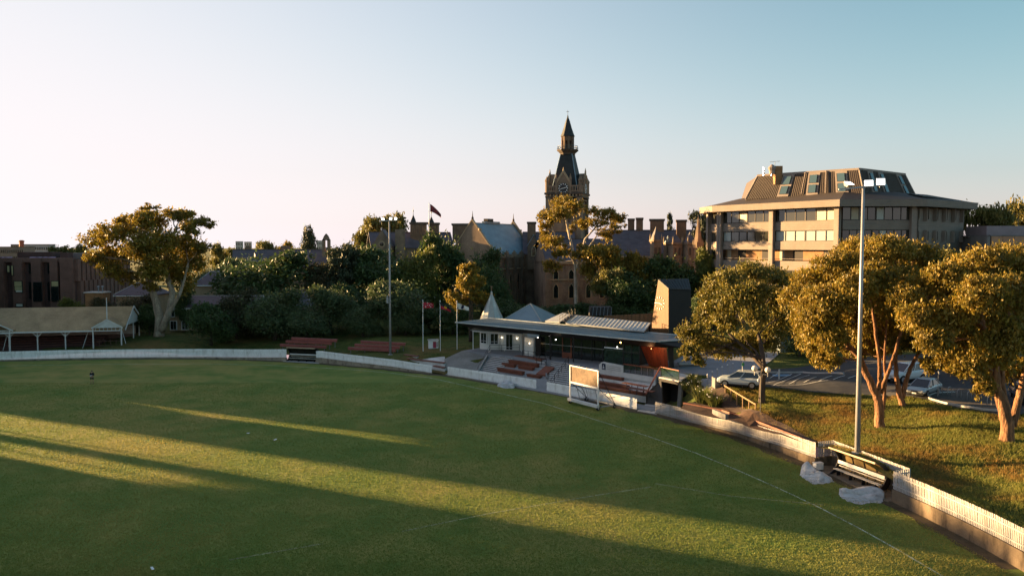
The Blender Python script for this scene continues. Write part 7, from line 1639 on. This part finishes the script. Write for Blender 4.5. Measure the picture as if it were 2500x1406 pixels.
skin('shorts', [(0, 0, .97), (-.12, 0, .82), (-.135, -.01, .56), (.12, 0, .82), (.135, -.01, .56)], [(0, 1), (1, 2), (0, 3), (3, 4)], [.155, .115, .095, .115, .095], m_short, pr)
for s in (-1, 1): skin('shoe', [(s * .14, .05, .05), (s * .15, -.17, .04)], [(0, 1)], [.055, .05], m_cloth, pr); skin('sock', [(s * .14, .02, .1), (s * .138, .01, .24)], [(0, 1)], [.05, .05], m_cloth, pr)
h_ = thing('handheld_device', 'small white device held by the person on the oval', 'device', pb + Vector((.03, -.33, 1.15))); b = MB(); b.box((0, 0, 0), (.22, .12, .05), 0, R(30)); b.build('body', m_white, h_); b = MB(); b.box((0, .01, .03), (.14, .08, .02), 0, R(30)); b.build('screen', m_black, h_)
# ---- car park
m_asph = M('asphalt', (.042, .043, .046), rough=.9, var=.15, scale=.6, fine=9, bump=.2, bscale=40)
m_plin = M('parking_paint', (.55, .55, .52), rough=.8, var=.2)
def drape(name, poly, mat, lift, step=1.2, smooth_z=None, kind='structure'):
    """Ground sheet over a plan polygon, following the land."""
    poly = [V2(p) for p in poly]; x0, x1 = min(p.x for p in poly), max(p.x for p in poly); y0, y1 = min(p.y for p in poly), max(p.y for p in poly)
    import bmesh
    bm = bmesh.new(); bm.faces.new([bm.verts.new((p.x, p.y, 0)) for p in poly])
    for ax, a, c in ((0, x0, x1), (1, y0, y1)):
        t = a + step
        while t < c:
            no = (1, 0, 0) if ax == 0 else (0, 1, 0); co = (t, 0, 0) if ax == 0 else (0, t, 0)
            bmesh.ops.bisect_plane(bm, geom=bm.verts[:] + bm.edges[:] + bm.faces[:], plane_co=co, plane_no=no); t += step
    bm.verts.ensure_lookup_table(); xs = np.array([v.co.x for v in bm.verts]); ys = np.array([v.co.y for v in bm.verts]); z = land(xs, ys)
    for v, k in zip(bm.verts, z): v.co.z = k + lift
    me = bpy.data.meshes.new(name); bm.to_mesh(me); bm.free(); me.materials.append(mat); return link(name, me, None, None, kind)
def pl(*px): return [LG(*p) for p in px]
cp = [LG(*p) for p in ((1752, 953), (1880, 948), (2020, 962), (2120, 966), (2262, 978), (2350, 1000), (2450, 1018))] + [Vector((60, 70, 0)), Vector((66, 100, 0)), Vector((44, 104, 0)), Vector((36, 100, 0))] + [LG(1850, 905)]
drape('car_park', cp, m_asph, .10)
drape('plaza_paving', [LG(1640, 935), LG(1700, 945), LG(1748, 950), LG(1850, 904), Vector((38, 112, 0)), Vector((26, 116, 0)), Vector((20, 104, 0))], m_pave, .13)
for x0, y0, x1, y1 in ((1888, 944, 1955, 915.5), (1926, 940.7, 1977, 918), (1962, 937, 1994, 923), (1999, 934, 2031, 920.6), (2034, 930, 2063, 919.7), (2070, 927, 2090, 919.7), (1876, 936.5, 1933, 916), (1880, 926, 1905, 911), (1881, 945, 2022, 931.5), (2108, 927, 2128, 920)):
    a, c = LG(x0, y0), LG(x1, y1); ribbon('bay_line', resample([V2(a), V2(c)], .8, False), .11, .17, m_plin, zf=LZ)
a = LG(1906, 919); drape('blue_bay', [a + Vector((dx, dy, 0)) for dx, dy in ((-1, -.9), (1, -.9), (1.2, .9), (-.8, .9))], M('blue_paint', (.10, .22, .34), rough=.8, var=.3), .16, .6)
def kerb(name, pts, label=None, h=.14, mat=None):
    b = MB(); q = resample([V2(p) for p in pts], .8, False)
    for u, v in zip(q, q[1:]): b.beam(V3(u, LZ(u.x, u.y) + .1), V3(v, LZ(v.x, v.y) + .1), .16, h + .2)
    return b.build(name, mat or m_conc, kind='structure')
kerb('kerb', pl((1880, 912), (1960, 912), (2060, 915)))
isl = pl((2330, 962), (2285, 964), (2266, 970), (2272, 978), (2300, 986), (2350, 996), (2400, 1004), (2455, 1008)); kerb('island_kerb', isl)
drape('island_paving', [isl[2], isl[3], isl[4], isl[5], isl[6], isl[7], isl[7] + Vector((3, 4, 0)), isl[1] + Vector((4, 3, 0)), isl[1]], M('brown_paving', (.075, .06, .05), rough=.9, var=.2), .2)
for k, (px, py) in enumerate(((2296, 968), (2318, 970), (2341, 976), (2366, 981), (2390, 986), (2415, 994))):
    c = LG(px, py); t = thing('bicycle_rack', 'steel hoop bicycle rack on the kerbed island', 'bike rack', c + Vector((0, 0, .15)), .5, 'steel hoop bicycle racks on the island')
    t['label'] = ('steel hoop bicycle rack nearest the silver car', 'second steel hoop bicycle rack from the silver car', 'third steel hoop bicycle rack from the silver car', 'fourth steel hoop bicycle rack from the silver car', 'fifth steel hoop bicycle rack, before the last', 'steel hoop bicycle rack nearest the great gum trunk')[k]
    b = MB(); pts = [(-.32, 0, 0), (-.32, 0, .5)] + [(-.32 * math.cos(a), 0, .55 + .32 * math.sin(a)) for a in np.linspace(0, math.pi, 7)] + [(.32, 0, .5), (.32, 0, 0)]; b.tube(pts, .03, 6); b.build('hoop', m_galv, t, smooth=True)
    for x in (-.32, .32): b = MB(); b.lathe((x, 0, 0), [(.07, 0), (.07, .03), (.035, .05)], 8); b.build('foot_plate', m_galv, t)
# cars
g_car = glass_mat('car_glass', (.01, .012, .014), .04)
m_tyre = M('tyre', (.012, .012, .012), rough=.9); m_rim = M('alloy_rim', (.4, .4, .42), rough=.3, metal=.8)
m_hl = M('headlight_glass', (.6, .62, .64), rough=.1, spec=.9); m_tl = M('tail_light', (.25, .01, .01), rough=.15, spec=.9)
def car(loc, rz, L, Wd, Hh, paint, label, kind, tilt=0):
    """Front towards +X of the car."""
    t = thing('parked_car', label, 'car', loc, rz, 'cars parked by the bank')
    hb = .62 * Hh if kind != 'van' else .6 * Hh; gz = .2 + .02 * Hh; w = Wd / 2
    sta = {'sedan': [(-.5, .82, .55, .56), (-.47, .95, .42, .60), (-.30, 1, .30, .64), (0, 1, .26, .63), (.22, 1, .28, .60), (.40, .96, .30, .54), (.48, .88, .36, .47), (.5, .76, .42, .42)],
           'suv': [(-.5, .88, .5, .62), (-.48, .97, .38, .66), (-.30, 1, .30, .66), (0, 1, .28, .64), (.25, 1, .30, .62), (.42, .96, .32, .58), (.48, .9, .36, .52), (.5, .8, .42, .46)]}[kind]
    rings = []
    for x, wf, zl, zh in sta:
        x *= L; zl *= Hh * .75; zh *= Hh; ww = w * wf
        rings.append([(x, -ww * .9, zl), (x, -ww, zl + (zh - zl) * .35), (x, -ww * .985, zl + (zh - zl) * .75), (x, -ww * .9, zh), (x, ww * .9, zh), (x, ww * .985, zl + (zh - zl) * .75), (x, ww, zl + (zh - zl) * .35), (x, ww * .9, zl)])
    b = MB(); b.loft(rings); bo = b.build('body', paint, t, smooth=False)
    bv = bo.modifiers.new('b', 'BEVEL'); bv.width = .03; bv.segments = 2; bv.limit_method = 'ANGLE'
    cab = {'sedan': [(-.40, .62), (-.22, .985), (.04, 1.0), (.27, .61)], 'suv': [(-.485, .66), (-.40, .97), (.06, 1.0), (.27, .62)]}[kind]
    zb = .60 * Hh
    def cring(k, s, dz=0): 
        x, z = cab[k]; return x * L, z * Hh + dz
    # glasshouse: lower ring wide, upper ring narrow
    xr0, xr1, xt0, xt1 = cab[0][0] * L, cab[3][0] * L, cab[1][0] * L, cab[2][0] * L; zt = Hh * .985; zl = zb; wl, wt = w * .9, w * .70
    low = [(xr0, -wl, zl), (xr1, -wl, zl), (xr1, wl, zl), (xr0, wl, zl)]; up = [(xt0, -wt, zt), (xt1, -wt, zt), (xt1, wt, zt), (xt0, wt, zt)]
    b = MB(); b.hexa(low + up); b.build('glasshouse', g_car, t)
    b = MB(); b.hexa([(xt0 - .06, -wt - .02, zt), (xt1 + .06, -wt - .02, zt), (xt1 + .06, wt + .02, zt), (xt0 - .06, wt + .02, zt), (xt0 + .1, -wt * .85, zt + .07), (xt1 - .1, -wt * .85, zt + .07), (xt1 - .1, wt * .85, zt + .07), (xt0 + .1, wt * .85, zt + .07)]); b.build('roof', paint, t)
    for sy in (-1, 1):
        for a, c in (((xr1, sy * wl, zl), (xt1, sy * wt, zt)), ((xr0, sy * wl, zl), (xt0, sy * wt, zt)), ((xr1 * .1 + xr0 * .1, sy * wl, zl), (xt0 * .35 + xt1 * .35, sy * wt, zt))):
            b = MB(); b.beam((a[0], a[1] + sy * .02, a[2]), (c[0], c[1] + sy * .02, c[2]), .08, .07, (0, sy, 0)); b.build('pillar', paint, t)
        b = MB(); b.box((xr1 - .25, sy * (w + .08), zl + .08), (.12, .2, .14)); b.build('mirror', paint, t)
        b = MB(); b.box((L * .475, sy * w * .62, Hh * .42), (.12, w * .42, .13), sy * .25 * -1); b.build('headlight', m_hl, t)
        b = MB(); b.box((-L * .492, sy * w * .72, Hh * .52), (.08, w * .3, .16)); b.build('tail_light', m_tl, t)
        for x in (-.29 * L, .31 * L):
            wr = .21 * Hh + .02; wm = MB(); wm.tube([(x, sy * (w - .2), wr), (x, sy * (w + .015), wr)], wr, 18); wo = wm.build('wheel', m_tyre, t)
            r = MB(); r.tube([(x, sy * (w - .02), wr), (x, sy * (w + .03), wr)], wr * .62, 12); r.build('rim', m_rim, wo)
        for x in (-.05 * L, .17 * L): b = MB(); b.box((x, sy * w * 1.0, Hh * .5), (.18, .03, .04)); b.build('door_handle', paint, t)
    b = MB(); b.box((L * .495, 0, Hh * .38), (.05, w * .7, .12)); b.build('grille', m_black, t)
    for x, s in ((L * .505, 1), (-L * .505, -1)): b = MB(); b.box((x, 0, Hh * .27 if s > 0 else Hh * .45), (.03, .38, .12)); b.build('number_plate', m_white, t)
    b = MB(); b.box((0, 0, Hh * .2), (L * .86, Wd * .9, .16)); b.build('sill', m_black, t)
    return t
m_silver = M('silver_paint', (.40, .43, .46), rough=.28, var=.03, metal=.35, spec=.6); m_blue_s = M('ice_blue_paint', (.46, .53, .57), rough=.25, var=.03, spec=.6); m_whitec = M('white_car_paint', (.62, .66, .68), rough=.25, var=.03, spec=.6); m_navy = M('navy_car_paint', (.02, .03, .06), rough=.25, var=.03, spec=.6)
def carz(px, py): c = LG(px, py); c.z += .1; return c
car(carz(1808, 946), R(152), 4.6, 1.85, 1.68, m_blue_s, 'ice blue hatchback parked beside the globe lamps', 'suv')
car(carz(2256, 964), R(222), 4.7, 1.76, 1.45, m_silver, 'silver sedan nosing out beside the kerbed island', 'sedan')
car(carz(2222, 940) + Vector((.4, 1.8, 0)), R(205), 5.0, 1.95, 1.95, m_whitec, 'white four wheel drive behind the silver sedan', 'suv')
car(carz(2492, 985) + Vector((.8, .6, 0)), R(250), 4.6, 1.85, 1.7, m_navy, 'dark blue car with yellow plate at the right edge', 'suv')
# globe lamp, bollards, posts
c = LG(1857, 1009); gl = thing('globe_lamp', 'twin white globe lamp on a dark post in front of the dark trunk', 'street lamp', c); h = D(1856, 909, c.y).z - c.z
b = MB(); b.tube([(0, 0, -.2), (0, 0, h)], [.06, .045], 8); b.build('post', m_black, gl)
b = MB(); b.tube([(-.62, 0, h - .12), (.6, 0, h - .24)], .035, 6); b.build('crossarm', m_galv, gl)
for x, zz2 in ((-.62, 0), (.6, -.14)):
    b = MB(); b.tube([(x, 0, h - .25 + zz2), (x, 0, h + .12 + zz2)], .035, 6); b.build('stem', m_galv, gl)
    b = MB(); b.lathe((x, 0, h + .1 + zz2), [(.04 if k in (0, 10) else .27 * math.sin(math.pi * k / 10), .27 - .27 * math.cos(math.pi * k / 10)) for k in range(11)], 18); b.build('globe', M('opal_globe', (.78, .70, .60), rough=.35), gl, smooth=True)
b = MB(); b.tube([(0, 0, h - .35), (-.2, -.1, h - .42), (-.28, -.12, h - .6)], .035, 6); b.lathe((-.28, -.12, h - .85), [(.05, 0), (.13, .1), (.13, .22), (.04, .28)], 8); b.build('camera_pod', m_oldw, gl)
for k, (px, py) in enumerate(((1727, 936), (1739, 929), (1751, 922), (1763, 916), (1776, 911), (1789, 907))):
    c = LG(px, py) + Vector((0, 0, .1)); t = thing('bollard', ('slim bollard with white cap nearest the tunnel', 'second slim bollard with white cap from the tunnel', 'third slim bollard with white cap from the tunnel', 'fourth slim bollard with white cap from the tunnel', 'fifth slim bollard with white cap from the tunnel', 'slim bollard with white cap nearest the ice blue car roof')[k], 'bollard', c, 0, 'slim capped bollards on the plaza')
    b = MB(); b.tube([(0, 0, 0), (0, 0, .9)], .05, 8); b.build('post', m_galv, t); b = MB(); b.lathe((0, 0, .88), [(.08, 0), (.08, .1), (.03, .14)], 8); b.build('cap', m_white, t)
c = LG(1902, 927); t = thing('white_post', 'stout white post at the head of the blue parking bay', 'post', c); b = MB(); b.tube([(0, 0, 0), (0, 0, 1.15)], .1, 10); b.build('shaft', m_oldw, t); b = MB(); b.lathe((0, 0, 1.15), [(.1, 0), (.06, .08), (.02, .1)], 10); b.build('cap', m_galv, t)
for px, y0, y1, lab, sign in ((1812, 947, 884, 'thin sign post with green plate in front of the ice blue car', True), (1779, 913, 862, 'thin grey post on the plaza, left one of the two by the trees', False), (1808, 900, 866, 'thin grey post on the plaza, right one of the two by the trees', False), (2289, 972, 905, 'thin grey post at the tip of the kerbed island', False)):
    c = LG(px, y0); h = D(px, y1, c.y).z - c.z; t = thing('sign_post', lab, 'post', c, 0, 'thin posts by the car park'); b = MB(); b.tube([(0, 0, 0), (0, 0, h)], .035, 6); b.build('post', m_galv, t)
    b = MB(); b.box((.05, -.04, h - .22), (.26, .03, .36) if sign else (.12, .1, .2)); b.build('sign_plate' if sign else 'lamp_head', M('green_sign', (.05, .25, .12)) if sign else m_oldw, t)
# bin enclosure
p0 = LG(1746, 952); p1 = D(1797, 952, p0.y); p1.z = p0.z; bu = V2(p1 - p0); be = thing('bin_enclosure', 'grey slatted bin enclosure in front of the ice blue car', 'enclosure', p0.lerp(p1, .5), math.atan2(bu.y, bu.x)); bl_ = bu.length
for k in range(8): b = MB(); b.box((-bl_ / 2 + (k + .5) * bl_ / 8, 0, .62), (bl_ / 8 - .03, .05, 1.2)); b.build('slat', m_concd, be)
for x in (-bl_ / 2, 0, bl_ / 2): b = MB(); b.box((x, .06, .65), (.08, .08, 1.3)); b.build('post', m_galv, be)
for s in (-1, 1): b = MB(); b.box((s * bl_ / 2, .7, .62), (.05, 1.3, 1.2)); b.build('side_panel', m_concd, be)
# low timber rail fence running down the bank
p0, p1 = LG(1758, 946), LG(1845, 1000); rf = thing('timber_rail_fence', 'low golden timber rail fence running down the bank to the globe lamp', 'fence', p0.lerp(p1, .5)); m_rail = M('sunny_timber', (.22, .135, .065), rough=.7, var=.2, scale=3)
q = resample([V2(p0), V2(p1)], 1.5, False)
zr_ = lambda u: p0.z + (p1.z - p0.z) * (u - V2(p0)).length / (V2(p1) - V2(p0)).length
for u in q: b = MB(); b.beam(V3(u, LZ(u.x, u.y) - .2), V3(u, zr_(u) + .62), .11, .11, (1, 0, 0)); part(b, 'post', m_rail, rf)
for u, v in zip(q, q[1:]): b = MB(); b.beam(V3(u, zr_(u) + .5), V3(v, zr_(v) + .5), .09, .13); part(b, 'rail', m_rail, rf)
# concrete bench on the plaza
p0, p1 = LG(1656, 897), LG(1712, 896); t = thing('concrete_bench', 'long pale concrete bench block on the plaza behind the tunnel', 'bench', p0.lerp(p1, .5)); b = MB(); b.beam(p0 + Vector((0, 0, .5)), p1 + Vector((0, 0, .5)), .7, .22); part(b, 'seat', m_conc, t); b = MB(); b.beam(p0.lerp(p1, .06) + Vector((0, .05, .25)), p0.lerp(p1, .94) + Vector((0, .05, .25)), .4, .4); part(b, 'plinth', m_concd, t)
# mulch bed and path behind the fence
m_mulch = M('brown_mulch', (.085, .048, .03), rough=.95, var=.35, scale=1.5, fine=9, bump=.6, bscale=12, bdist=.05)
m_path = M('dark_path', (.07, .045, .035), rough=.9, var=.2, scale=.8, fine=8, bump=.3)
drape('mulch_bed', [LG(1662, 1000), LG(1672, 985), LG(1700, 985), LG(1782, 1002), LG(1990, 1084), LG(1984, 1090), LG(1900, 1062), LG(1800, 1032)], m_mulch, .12, .8)
drape('side_path', pl((1700, 960), (1770, 955), (1800, 985), (1838, 1004), (1920, 1040), (1996, 1082), (1985, 1086), (1880, 1048), (1800, 1012), (1745, 990)), m_path, .16, .8)
et = thing('timber_edging', 'rust brown timber edging along the mulch bed behind the fence', 'edging', LG(1880, 1042)); q = []
for u, v in zip(*(lambda z: (z, z[1:]))(pl((1668, 988), (1762, 1006), (1850, 1034), (1985, 1086)))): n_ = max(1, int((v - u).length / 1.7)); q += [(u.lerp(v, k / n_), u.lerp(v, (k + .98) / n_)) for k in range(n_)]
for u, v in q: b = MB(); b.beam(u + Vector((0, 0, .16)), v + Vector((0, 0, .16)), .08, .2); part(b, 'board', m_bench, et)
bw_ = thing('low_block_wall', 'short pale block wall beside the mulch bed behind the fence', 'wall', LG(1760, 1018)); a, c = LG(1742, 1012), LG(1775, 1026)
for k in range(4): b = MB(); b.beam(a.lerp(c, k / 4.) + Vector((0, 0, .3)), a.lerp(c, (k + .96) / 4.) + Vector((0, 0, .3)), .3, .5); part(b, 'block', m_concd, bw_)
# strap-leaved plants
L_flax = leaf_mat('strap_leaf', (.09, .12, .03), (.16, .16, .045), .4)
def flax(px, py, s, label, seed):
    c = LG(px, py); q = random.Random(seed); t = thing('strap_leaf_plant', label, 'plant', c, 0, 'strap leaved plants in the bed by the tunnel'); b = MB(); b2 = MB()
    for k in range(210):
        a = q.uniform(0, 6.28); ln = s * q.uniform(.6, 1.15); r0 = q.uniform(0, .35) * s; out = q.uniform(.25, .8)
        p = [Vector((math.cos(a) * (r0 + ln * out * f ** 1.4), math.sin(a) * (r0 + ln * out * f ** 1.4), ln * (f - .35 * out * f * f))) for f in (0, .4, .75, 1)]
        sd_ = Vector((-math.sin(a), math.cos(a), 0)) * .035 * s; v = []
        for i, pp in enumerate(p): v += [pp - sd_ * (1 - i / 3.2), pp + sd_ * (1 - i / 3.2)]
        b.add(v, [(0, 1, 3, 2), (2, 3, 5, 4), (4, 5, 7, 6)])
    for k in range(7):
        a = q.uniform(0, 6.28); h = s * q.uniform(.6, .85); x, y = math.cos(a) * s * .5, math.sin(a) * s * .5; b2.lathe((x, y, h - .1), [(.015, 0), (.045, .05), (.015, .11)], 6)
    b.build('leaves', L_flax, t); b2.build('flowers', m_white, t, kind='stuff')
flax(1714, 984, 2.0, 'bright strap leaved clump in the bed, left one of the sunlit pair', 1); flax(1746, 994, 1.6, 'bright strap leaved clump in the bed, right one of the sunlit pair', 2); flax(1690, 962, 1.2, 'dim strap leaved clump in the shade right of the tunnel', 3); flax(1672, 950, 1.0, 'small dim strap leaved clump against the tunnel', 4); flax(1700, 945, 1.1, 'dim strap leaved clump at the edge of the plaza', 5)
# scraps of paper on the turf
for k, (px, py, lab) in enumerate(((606, 1060, 'small curled white scrap on the turf above the long band of sunlight'), (672, 1076, 'tiny white scrap on the turf right of the curled one'), (372, 1392, 'small white scrap on the dark turf at the bottom edge'))):
    c = G(px, py, .0); t = thing('paper_scrap', lab, 'litter', c, k * 1.1, 'scraps of paper on the turf'); b = MB()
    b.loft([[(x, -.07, z), (x, .07, z + .02), (x + .01, .07, z + .03), (x + .01, -.07, z + .012)] for x, z in ((-.16, .10), (-.06, .13), (.05, .10), (.15, .15))]); b.build('sheet', m_white, t)
# ---- blades of grass: long on the near bank, short on the oval
def inside(poly, x, y):
    c = np.zeros(len(x), bool); j = len(poly) - 1
    for i in range(len(poly)):
        xi, yi = poly[i][0], poly[i][1]; xj, yj = poly[j][0], poly[j][1]
        c ^= ((yi > y) != (yj > y)) & (x < (xj - xi) * (y - yi) / (yj - yi + 1e-12) + xi); j = i
    return c
def blade_mat(name, c1, c2, c3, f):
    gm, gnt, gp = _nodes(name); g_ = gnt.nodes.new('ShaderNodeNewGeometry')
    gc = _mix(gnt, g_.outputs['Random Per Island'], c1, c2); gc = _mix(gnt, _range(gnt, _noise(gnt, g_.outputs['Position'], f, 4), .48, .66, 0, .75), gc, c3)
    gnt.links.new(gc, gp.inputs['Base Color']); gp.inputs['Roughness'].default_value = .7; gp.inputs['Specular IOR Level'].default_value = .25
    tr_ = gnt.nodes.new('ShaderNodeBsdfTranslucent'); gnt.links.new(gc, tr_.inputs['Color']); mx_ = gnt.nodes.new('ShaderNodeMixShader'); mx_.inputs[0].default_value = .35
    gnt.links.new(gp.outputs[0], mx_.inputs[1]); gnt.links.new(tr_.outputs[0], mx_.inputs[2]); gnt.links.new(mx_.outputs[0], gnt.nodes['Material Output'].inputs[0]); return gm
def blades(name, x, y, z, K, spread, w, h0, h1, lean, mat, label, seed):
    r = NP(seed); n = len(x) * K
    xx = np.repeat(x, K) + r.normal(0, spread, n); yy = np.repeat(y, K) + r.normal(0, spread, n); zz = np.repeat(z, K) - .01
    a = r.uniform(0, 2 * np.pi, n); L_ = r.uniform(h0, h1, n); ln = r.normal(0, lean, (n, 2)) * L_[:, None]; w = w * r.uniform(.6, 1.3, n)
    v = np.stack([np.stack([xx - w * np.cos(a), yy - w * np.sin(a), zz], 1), np.stack([xx + w * np.cos(a), yy + w * np.sin(a), zz], 1), np.stack([xx + ln[:, 0], yy + ln[:, 1], zz + L_], 1)], 1).reshape(-1, 3)
    me = bpy.data.meshes.new(name); me.vertices.add(n * 3); me.vertices.foreach_set('co', v.ravel()); me.loops.add(n * 3); me.loops.foreach_set('vertex_index', np.arange(n * 3, dtype=np.int32))
    me.polygons.add(n); me.polygons.foreach_set('loop_start', np.arange(0, n * 3, 3, dtype=np.int32)); me.update(calc_edges=True); me.materials.append(mat)
    tag(link(name, me), label, 'grass', None, 'stuff')
r = NP(9); N = 90000
x = r.uniform(12, 52, N); y = r.uniform(40, 84, N)
keep = ~inside([OVR[i] + nrm[i] * 1.0 for i in range(len(OVR))], x, y) & ~inside(cp, x, y) & ~inside(isl[:8], x, y) & (np.abs(x / y) < .70)
for poly in ([LG(1640, 935), LG(1700, 945), LG(1748, 950), LG(1850, 904), (38, 112), (26, 116), (20, 104)], [LG(1655, 1004), LG(1672, 980), LG(1700, 958), LG(1770, 953), LG(1838, 1002), LG(1996, 1080), LG(1984, 1092), LG(1900, 1064), LG(1800, 1034)]):
    keep &= ~inside(poly, x, y)
a_ = (x - TF0.x) * TFU.x + (y - TF0.y) * TFU.y; keep &= ~(a_ < 38); x, y = x[keep], y[keep]
blades('long_grass', x, y, land(x, y), 4, .12, .022, .10, .30, .5, blade_mat('long_grass', (.13, .17, .03), (.26, .23, .055), (.30, .155, .045), .22), 'long golden grass growing over the near bank', 1)
N = 480000; y = 42 + 62 * r.rand(N) ** 1.35; x = y * r.uniform(-.68, .68, N)
keep = inside([OVR[i] - nrm[i] * 1.0 for i in range(len(OVR))], x, y); x, y = x[keep], y[keep]
blades('short_grass', x, y, np.zeros(len(x)), 1, .05, .036, .045, .10, .42, blade_mat('short_grass', (.125, .195, .038), (.24, .25, .058), (.36, .28, .085), .05), 'short mown grass blades over the near half of the oval', 2)
